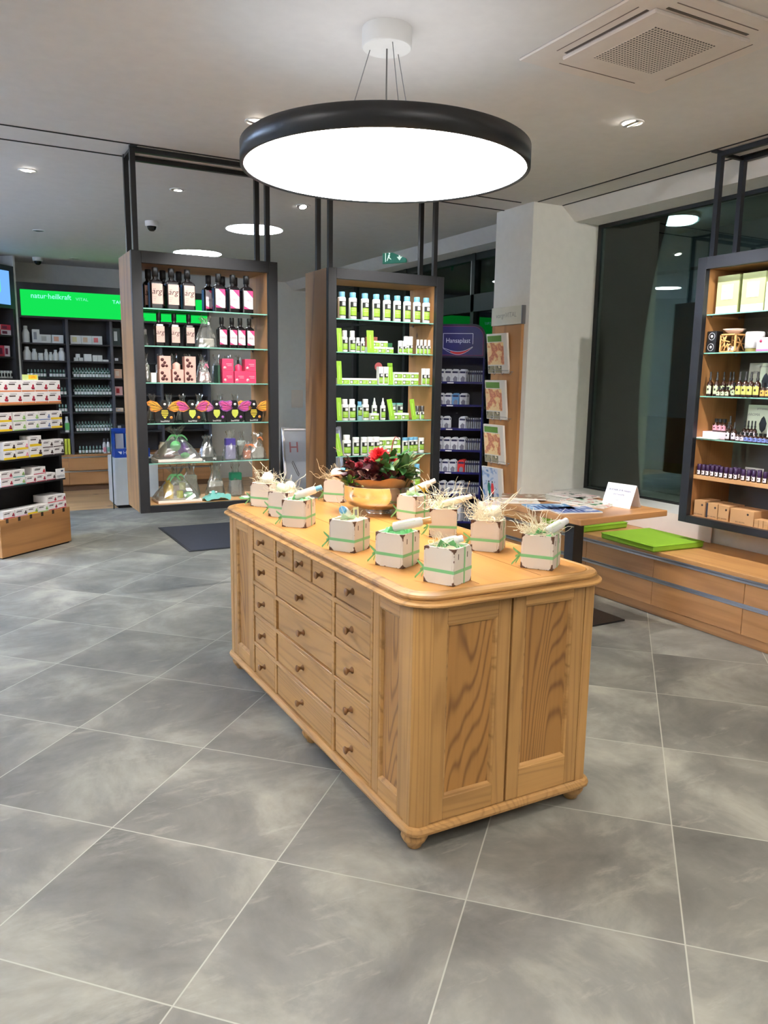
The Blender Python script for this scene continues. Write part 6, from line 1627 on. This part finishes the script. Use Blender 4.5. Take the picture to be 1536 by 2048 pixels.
def onbox(i, x, y, z):
    c, th = BOXES[i]; return T(c.x, c.y, ZT) @ RZ(th) @ Vector((x, y, z))
def wool(i, l, n, spread, rise, seed, mat_=None, cx=0, cy=0):
    r_ = random.Random(seed); b = MB(); q = MB()
    q.lathe([(.044,BH-.030),(.046,BH-.012),(.036,BH-.002),(.0,BH+.006)], 14)
    for k in range(n):
        a = r_.uniform(0, 6.28); rr = r_.uniform(.002, .026); p = Vector((cx+rr*math.cos(a), cy+rr*math.sin(a), BH-.004))
        d = Vector((math.cos(a), math.sin(a), r_.uniform(.3, 1.6))).normalized(); pts = [p.copy()]
        ax = Vector((r_.uniform(-1,1), r_.uniform(-1,1), r_.uniform(-1,1))).normalized()
        L_ = r_.uniform(.45, 1)*spread*.8; curl = r_.choice((-1,1))*r_.uniform(.8, 2.6)
        for s in range(12):
            d = (Matrix.Rotation(curl*.36, 3, ax) @ d); d.z += rise*.07; d.normalize()
            p = p+d*L_/12*1.7
            if p.z < BH+.003 and (abs(p.x) > BW/2-.012 or abs(p.y) > BW/2-.012): p.z = BH+.003
            pts.append(p.copy())
        b.tube(pts, .0009, 3, 0, cap=False)
    b.v += []; b2 = b; 
    base = len(b2.v); b2.v += q.v; b2.f += [[base+j for j in f] for f in q.f]; b2.m += q.m; b2.s += q.s
    c, th = BOXES[i]
    o_ = b2.build('wood_wool', mat_ or WOOL, None, (c.x, c.y, ZT), th); tag(o_, l, 'wood wool', None, 'stuff'); return o_
def tissue(i, l, m_, seed, lift=.02):
    r_ = random.Random(seed); n = 14; vs = []; fs = []
    for j in range(n+1):
        for k in range(n+1):
            u, v = k/n*2-1, j/n*2-1; e = max(abs(u), abs(v))
            z = BH-.010+lift*(1-e**3)*(.5+.5*r_.random())+.012*math.sin(6*u+seed)*math.cos(5*v)
            z = min(z, BH+lift+.012); lim = BW/2-.0095
            vs.append((u*lim, v*lim, z if e < .95 else BH-.006))
    for j in range(n):
        for k in range(n): fs.append((j*(n+1)+k, j*(n+1)+k+1, (j+1)*(n+1)+k+1, (j+1)*(n+1)+k))
    b = MB(); b.add(vs, fs)
    # an upright folded flap
    F = [(-.040,.02,BH-.006),(-.048,.0,BH+.026),(-.030,-.012,BH+.010),(-.012,-.026,BH+.022),(.006,-.030,BH-.004),(-.01,.01,BH-.004)]
    b.add(F, [(0,1,2),(2,3,4),(0,2,5),(2,4,5)])
    c, th = BOXES[i]; o_ = b.build('tissue_paper', m_, None, (c.x, c.y, ZT), th); tag(o_, l, 'tissue paper'); return o_
def tube_item(i, l, body, cap, L_, r, pos, yaw, pitch, name='cosmetic_tube'):
    """lying bottle: base at pos (box frame), axis leaves with yaw and pitch"""
    c, th = BOXES[i]
    t = thing(name, l, 'tube'); t.location = onbox(i, *pos)
    t.rotation_euler = (Matrix.Rotation(th+R(yaw), 4, 'Z') @ Matrix.Rotation(R(90-pitch), 4, 'Y')).to_euler()
    MB().lathe([(r*.5,0),(r*.96,.004),(r,L_*.3),(r,L_*.72),(r*.8,L_*.78)], 20).build('tube_body', body, t)
    MB().lathe([(r*.72,L_*.775),(r*.74,L_*.98),(r*.66,L_)], 18).build('cap', cap, t)
    b = MB(); k = 8; vs = []
    for q in range(k+1):
        a = R(120+120*q/k); vs += [((r+.0005)*math.cos(a), (r+.0005)*math.sin(a), L_*.15), ((r+.0005)*math.cos(a), (r+.0005)*math.sin(a), L_*.6)]
    b.add(vs, [(2*j, 2*j+2, 2*j+3, 2*j+1) for j in range(k)]); b.build('label', pmat('tube_label', (206,212,190), .5), t); return t
def egg(i, l, m_, pos, yaw, s=.030):
    t = MB().lathe([(0,-1.18*s)]+[(s*math.sin(math.pi*k/12)*(1-.10*math.cos(math.pi*k/12)), -s*1.18*math.cos(math.pi*k/12)) for k in range(1,12)]+[(0,1.18*s)], 24).build('egg_soap', m_, None)
    t.location = onbox(i, *pos); t.rotation_euler = (Matrix.Rotation(BOXES[i][1]+R(yaw), 4, 'Z') @ Matrix.Rotation(R(65), 4, 'Y')).to_euler()
    return tag(t, l, 'soap')
def card(i, l, pos, yaw, w=.035, h=.05, lean=15):
    t = thing('label_card', l, 'card'); t.location = onbox(i, *pos); t.rotation_euler = (Matrix.Rotation(BOXES[i][1]+R(yaw), 4, 'Z') @ Matrix.Rotation(R(-lean), 4, 'X')).to_euler()
    MB().cbox(-w/2, w/2, 0, .001, 0, h, .0003).build('card', pmat('cream_card', (232,228,206), .6), t)
    MB().box(-w*.25, w*.2, -.0005, 0, h*.3, h*.8).build('print', GREYINK, t); return t
PTUBE = pmat('tube_cream', (232,232,222), .35)
gift_box('chipped white gift box with white egg and straw at the far left counter corner', (1.319,3.607), 36)          #0 b1
gift_box('chipped white gift box behind the one with blue-capped bottle, second from far left', (1.290,3.290), 30)      #1 b2
gift_box('chipped white gift box holding a lying blue-capped bottle, third from far left', (1.277,3.041), 45)           #2 b3
gift_box('chipped white gift box standing behind the left side of the silver bowl', (1.722,3.600), 42)                  #3 b4
gift_box('chipped white gift box with round blue cap pointing forward, in front of the bowl', (1.249,2.515), 32)        #4 b5
gift_box('chipped white gift box with bright green tissue and long white tube', (1.290,2.228), 29)                      #5 b6
gift_box('chipped white gift box half hidden behind the right side of the silver bowl', (1.775,2.960), 20)              #6 b7
gift_box('chipped white gift box with straw and pale bottle, behind the egg box on the right', (1.752,2.593), 56)       #7 b8
gift_box('chipped white gift box with egg and much straw on the right of the counter', (1.744,2.294), 41)               #8 b9
gift_box('chipped white gift box nearest to the front edge of the counter', (1.319,1.960), 26)                          #9 b10
gift_box('chipped white gift box at the front right corner of the counter', (1.739,1.987), 36)                          #10 b11
wool(0, 'wiry pale straw standing around the egg in the far left gift box', 90, .10, .8, 1); egg(0, 'white egg-shaped soap in the far left gift box', EGG, (0,-.010,BH+.020), 20)
wool(1, 'loose pale straw in the second gift box from far left', 90, .10, .6, 2); egg(1, 'pale green egg-shaped soap in the second gift box', EGG2, (-.026,.0,BH+.014), 80, .024); egg(1, 'white egg-shaped soap in the second gift box', EGG, (.024,-.006,BH+.016), 10, .026)
wool(2, 'pale straw behind the blue-capped bottle in the third gift box', 40, .08, .5, 3); tissue(2, 'green tissue paper in the third gift box from far left', TISS, 3, .012)
tube_item(2, 'white bottle with blue cap lying across the third gift box from far left', PTUBE, PB, .125, .0165, (-.030,.006,BH+.012), -72, 20); card(2, 'cream label card lying in the third gift box', (.01,-.026,BH+.004), -30, .06, .04, 65)
wool(3, 'fine brown straw left of the egg in the box behind the bowl', 90, .11, .5, 4, pmat('brown_wool', (196,170,130), .7), -.02, .02); egg(3, 'large white egg-shaped soap in the box behind the bowl', EGG, (-.022,-.005,BH+.022), 30, .034)
tube_item(3, 'bottle with blue cap standing in the box behind the bowl', PTUBE, PB, .085, .017, (.022,-.018,BH-.03), 0, 88, 'cosmetic_bottle')
tissue(4, 'pale green tissue in the gift box with the round blue cap', TISP, 5, .008); tube_item(4, 'tube with round blue cap pointing at the viewer', PTUBE, PB, .085, .018, (.034,.030,BH+.002), 196, 26); card(4, 'cream label card standing beside the round blue cap', (.028,-.012,BH-.005), -14, .028, .045, 4)
wool(4, 'few straw strands in the gift box with the round blue cap', 22, .08, .3, 6)
tissue(5, 'bright green tissue paper bulging from the box with the long white tube', TISS, 7, .022); tube_item(5, 'long white tube with gold end lying on bright green tissue', PTUBE, pmat('gold_cap', (206,160,100), .35, .4), .135, .0165, (-.035,.0,BH+.018), -58, 12)
tissue(6, 'pale tissue in the gift box half hidden behind the bowl', TISP, 8, .008); tube_item(6, 'cream tube with golden ribbon leaning out of the box behind the bowl', PTUBE, PTUBE, .13, .015, (-.020,.010,BH+.012), -40, 24)
MBt = MB(); ribbon_bow(MBt, .0, .05, 5); o_ = MBt.build('gold_bow', pmat('gold_ribbon', (206,166,40), .35, .3), None, onbox(6, .0, -.01, BH+.03)); tag(o_, 'golden ribbon bow on the box half hidden behind the bowl', 'bow')
wool(7, 'long wiry straw around the pale bottle', 110, .14, .6, 9); tissue(7, 'pale green tissue under the pale bottle', TISP, 9, .016); tube_item(7, 'pale cream bottle lying in straw on the box behind the egg box', pmat('cream_bottle',(236,236,206),.35), pmat('cream_cap',(240,240,224),.35), .125, .014, (-.030,.006,BH+.016), -82, 16)
wool(8, 'large tangle of pale straw behind the egg on the right', 130, .13, .9, 10, None, -.01, .012); egg(8, 'cream egg-shaped soap on the right gift box', pmat('egg_cream',(236,226,202),.45), (.012,-.016,BH+.018), 0, .030)
tissue(9, 'green tissue in the gift box nearest the front edge', pmat('tissue_dark', (120,186,120), .6), 11, .010); wool(9, 'short straw in the gift box nearest the front edge', 50, .07, .4, 12, None, -.01, .02); tube_item(9, 'short white tube lying in the gift box nearest the front edge', PTUBE, PW, .075, .015, (-.02,.018,BH+.004), -50, 14)
wool(10, 'thick tangle of straw in the gift box at the front right corner', 150, .10, .6, 13, None, -.004, .014); tissue(10, 'green tissue in the gift box at the front right corner', TISS, 14, .004); tube_item(10, 'white tube lying in straw at the front right corner', PTUBE, PW, .105, .016, (-.022,-.022,BH+.010), -28, 16)
# loose straw on the counter top
for i, (x, y, a) in enumerate(((1.47,2.96,.3),(1.43,3.02,1.2),(1.50,2.84,2.0),(1.60,2.30,.5),(1.68,2.10,-.6))):
    tag(MB().tube([(0,0,.001),(.03,.012,.004),(.06,.004,.001),(.085,.018,.001)], .0008, 4, 0, RZ(a)).build('straw_strand', WOOL, None, (x, y, ZT)), 'single loose straw strand on the counter, %s' % ['left of the bowl','second one left of the bowl','in front of the bowl','between the right boxes','beside the front right box'][i], 'straw')

# ================================================================ bowl and flowers
BC = (1.752, 3.268)
t = thing('silver_bowl', 'round silver metal bowl holding the flower arrangement', 'bowl', (BC[0], BC[1], ZT))
SILVER = newmat('hammered_silver')[0]
def _silver():
    m, nt, b = newmat('polished_silver'); b.inputs['Metallic'].default_value = 1; b.inputs['Base Color'].default_value = lin((226,224,222)); b.inputs['Roughness'].default_value = .13
    nz = N(nt, 'ShaderNodeTexNoise'); nz.inputs['Scale'].default_value = 30; tc = N(nt, 'ShaderNodeTexCoord'); mp = N(nt, 'ShaderNodeMapping'); mp.inputs['Scale'].default_value = (1.6,1.6,.2)
    nt.links.new(tc.outputs['Object'], mp.inputs[0]); nt.links.new(mp.outputs[0], nz.inputs['Vector'])
    bp = N(nt, 'ShaderNodeBump'); bp.inputs['Strength'].default_value = .25; bp.inputs['Distance'].default_value = .004; nt.links.new(nz.outputs['Fac'], bp.inputs['Height']); nt.links.new(bp.outputs[0], b.inputs['Normal']); return m
SILVER = _silver()
MB().lathe([(q_*.94, z_) for q_, z_ in [(.062,.0),(.064,.004),(.058,.010),(.050,.013),(.056,.018),(.105,.028),(.155,.046),(.175,.070),(.180,.095),(.181,.138),(.184,.140),(.177,.139),(.176,.105),(.168,.075),(.14,.054),(.10,.040),(.0,.034)]], 64).build('bowl_body', SILVER, t)
MB().tube([(.060*math.cos(R(a)), .060*math.sin(R(a)), .012) for a in range(0, 361, 12)], .003, 6).build('foot_ring', SILVER, t)
BZ = ZT+.105
t = thing('flower_arrangement', 'red and burgundy flower arrangement wrapped in brown paper sitting in the silver bowl', 'flowers', (BC[0], BC[1], BZ))
r_ = random.Random(5)
# paper collar
b = MB(); n = 72; vs = []; lv = [(.132,-.02),(.150,.02),(.158,.042),(.170,.062),(.178,.072)]
for k, (r, z) in enumerate(lv):
    for i in range(n):
        a = 2*math.pi*i/n; wv = (.018*math.sin(3*a+1)+.012*math.sin(7*a+.5)+.006*math.sin(13*a))*(k/4)
        rr = r+wv*.8+(.045*(k/4)**2 if 2.7 < a < 3.3 else 0); vs.append((rr*math.cos(a), rr*math.sin(a), z+wv*.5+(.02*k/4 if 5.2 < a < 6.1 else 0)))
b.add(vs, [(k*n+i, k*n+(i+1) % n, (k+1)*n+(i+1) % n, (k+1)*n+i) for k in range(len(lv)-1) for i in range(n)], 0, None, False)
b.lathe([(0,.01),(.15,.012)], 32)
b.build('paper_wrap', pmat('brown_wrapping_paper', (160,116,70), .7), t)
def leaf_geo(b, M, L_, w, m=0, bend=.2):
    vs = []; k = 6
    for i in range(k+1):
        u = i/k; ww = w*math.sin(math.pi*min(u*.92+.06, 1))**.8; z = -bend*L_*u*u
        vs += [(L_*u, -ww, z+ww*.35), (L_*u, 0, z), (L_*u, ww, z+ww*.35)]
    b.add(vs, [(3*i+j, 3*i+3+j, 3*i+4+j, 3*i+1+j) for i in range(k) for j in (0,1)], m, M, True)
IMR = Vector((.878, -.479, 0)); IMN = Vector((-.479, -.878, 0))   # right and towards the viewer side of the counter
def pos(r, f, z): v = IMR*r*1.1+IMN*f; return Vector((v.x, v.y, z*1.22))
def leaves(name, m_, n, rx0, rx1, z0, z1, L0, L1, wr, seed, f0=-.10, f1=.13):
    q = random.Random(seed); b = MB()
    for k in range(n):
        p = pos(q.uniform(rx0, rx1), q.uniform(f0, f1), q.uniform(z0, z1))
        out = math.atan2(p.y, p.x)+q.uniform(-1.0, 1.0); L_ = q.uniform(L0, L1)
        M = T(*p) @ RZ(out) @ RY(R(q.uniform(-75, 5))) @ RX(q.uniform(-.6, .6)); leaf_geo(b, M, L_, L_*wr*q.uniform(.8, 1.2), 0, q.uniform(.0, .4))
    return b.build(name, m_, t)
BURG = pmat('burgundy_leaf', (74,24,32), .4); BURG2 = pmat('dusky_leaf', (96,60,58), .5); GRN1 = pmat('leaf_green', (52,96,44), .4); GRN2 = pmat('olive_leaf', (96,112,60), .5); LIME = pmat('lime_bloom', (126,176,50), .6); PINKL = pmat('pinkish_leaf', (196,150,130), .5)
leaves('burgundy_foliage', BURG, 90, -.135, .02, .03, .11, .035, .06, .36, 1)
leaves('burgundy_foliage', BURG, 50, -.05, .10, .02, .08, .03, .05, .4, 2)
leaves('dusky_foliage', BURG2, 30, -.10, .08, .03, .10, .035, .055, .4, 3)
leaves('green_foliage', GRN1, 60, -.02, .12, .04, .14, .05, .08, .26, 4)
leaves('green_foliage', GRN1, 26, -.14, -.06, .03, .06, .03, .05, .3, 5)
leaves('olive_foliage', GRN2, 46, .05, .145, .02, .11, .05, .09, .14, 6)
leaves('pale_foliage', PINKL, 7, -.11, .03, .05, .07, .035, .05, .4, 7, .08, .14)
b = MB()
for k in range(150):
    p = pos(r_.uniform(-.12, .08), r_.uniform(.02, .14), r_.uniform(.02, .09)); s = r_.uniform(.0025, .0045)
    b.lathe([(0,-s),(s*.8,-s*.55),(s,0),(s*.8,s*.55),(0,s)], 6, 0, T(*p))
tag(b.build('berries', pmat('dark_red_berry', (110,26,34), .3), t), kind='stuff')
def bloom(name, m_, p, r, layers, up=.5, tip=1.0, parent=None):
    b = MB(); q = random.Random(int(r*1000)+layers)
    M0 = T(*p) @ (Vector((IMN.x, IMN.y, 1.1)).to_track_quat('Z', 'Y').to_matrix().to_4x4())
    for l in range(layers):
        n = 7+l*2; el = R(78-68*l/max(layers-1, 1)); L_ = r*(.5+.5*(l+1)/layers)
        for k in range(n):
            M = M0 @ RZ(2*math.pi*(k+.5*(l % 2))/n+q.uniform(-.1,.1)) @ RY(-el) ; leaf_geo(b, M, L_, L_*.26*tip, 0, -.15)
    return b.build(name, m_, t)
bloom('red_bloom', pmat('scarlet_petal', (206,40,44), .45), pos(.0, .04, .135), .055, 5)
bloom('red_bloom', pmat('scarlet_petal', (206,40,44), .45), pos(.055, .02, .13), .030, 4)
for i, (x, f, z, r) in enumerate(((-.125,.05,.105,.026),(-.085,.07,.105,.022),(-.05,.05,.12,.020),(.03,.11,.085,.020))): bloom('rose_bloom', pmat('wine_petal', (140,24,38), .45), pos(x, f, z), r, 4, tip=1.5)
for i, (x, f, z, r) in enumerate(((.062,.09,.085,.026),(.098,.06,.085,.024))): bloom('lime_bloom', LIME, pos(x, f, z), r, 6, tip=1.2)
for i, (x, f, z, r) in enumerate(((-.120,.10,.045,.014),(-.112,.09,.065,.012))): bloom('lime_bud', pmat('bright_green_bud', (110,196,40), .5), pos(x, f, z), r, 4, tip=1.4)
b = MB(); p = pos(-.065, .135, .035); b.lathe([(0,-.009),(.007,-.005),(.009,0),(.007,.005),(0,.009)], 12, 0, T(*p)); b.build('pale_bud', pmat('pale_bud', (206,206,150), .5), t)
pts = [pos(.035,.05,.08), pos(.045,.05,.12), pos(.052,.05,.165), pos(.058,.05,.20), pos(.068,.05,.218), pos(.080,.05,.214), pos(.088,.05,.204)]
MB().tube(pts, .0042, 8, 0, None, .0012).build('curved_stem', pmat('red_stem', (150,46,30), .4), t)
MB().tube([pos(-.12,.02,.10), pos(-.16,.01,.15), pos(-.20,.0,.17)], .0008, 4).build('fine_twig', pmat('twig', (150,110,90), .7), t)
MB().tube([pos(.12,.02,.12), pos(.15,.01,.165), pos(.175,.0,.175)], .0008, 4).build('fine_twig', pmat('twig', (150,110,90), .7), t)
leaf_b = MB(); leaf_geo(leaf_b, T(*pos(-.165,.02,.058)) @ RZ(math.atan2(-IMR.y,-IMR.x)), .055, .02, 0, .1); leaf_b.build('dry_leaf', pmat('dry_leaf', (150,96,56), .6), t)
# folded price sign behind the right boxes
t = thing('small_sign', 'small white standing notice on the counter behind the right gift boxes', 'sign', (1.875, 2.54, ZT), R(-28))
MB().cbox(-.045, .045, -.001, .001, 0, .15, .0005, 0, RX(R(-4))).build('sheet', pmat('sign_paper', (238,238,242), .6), t)
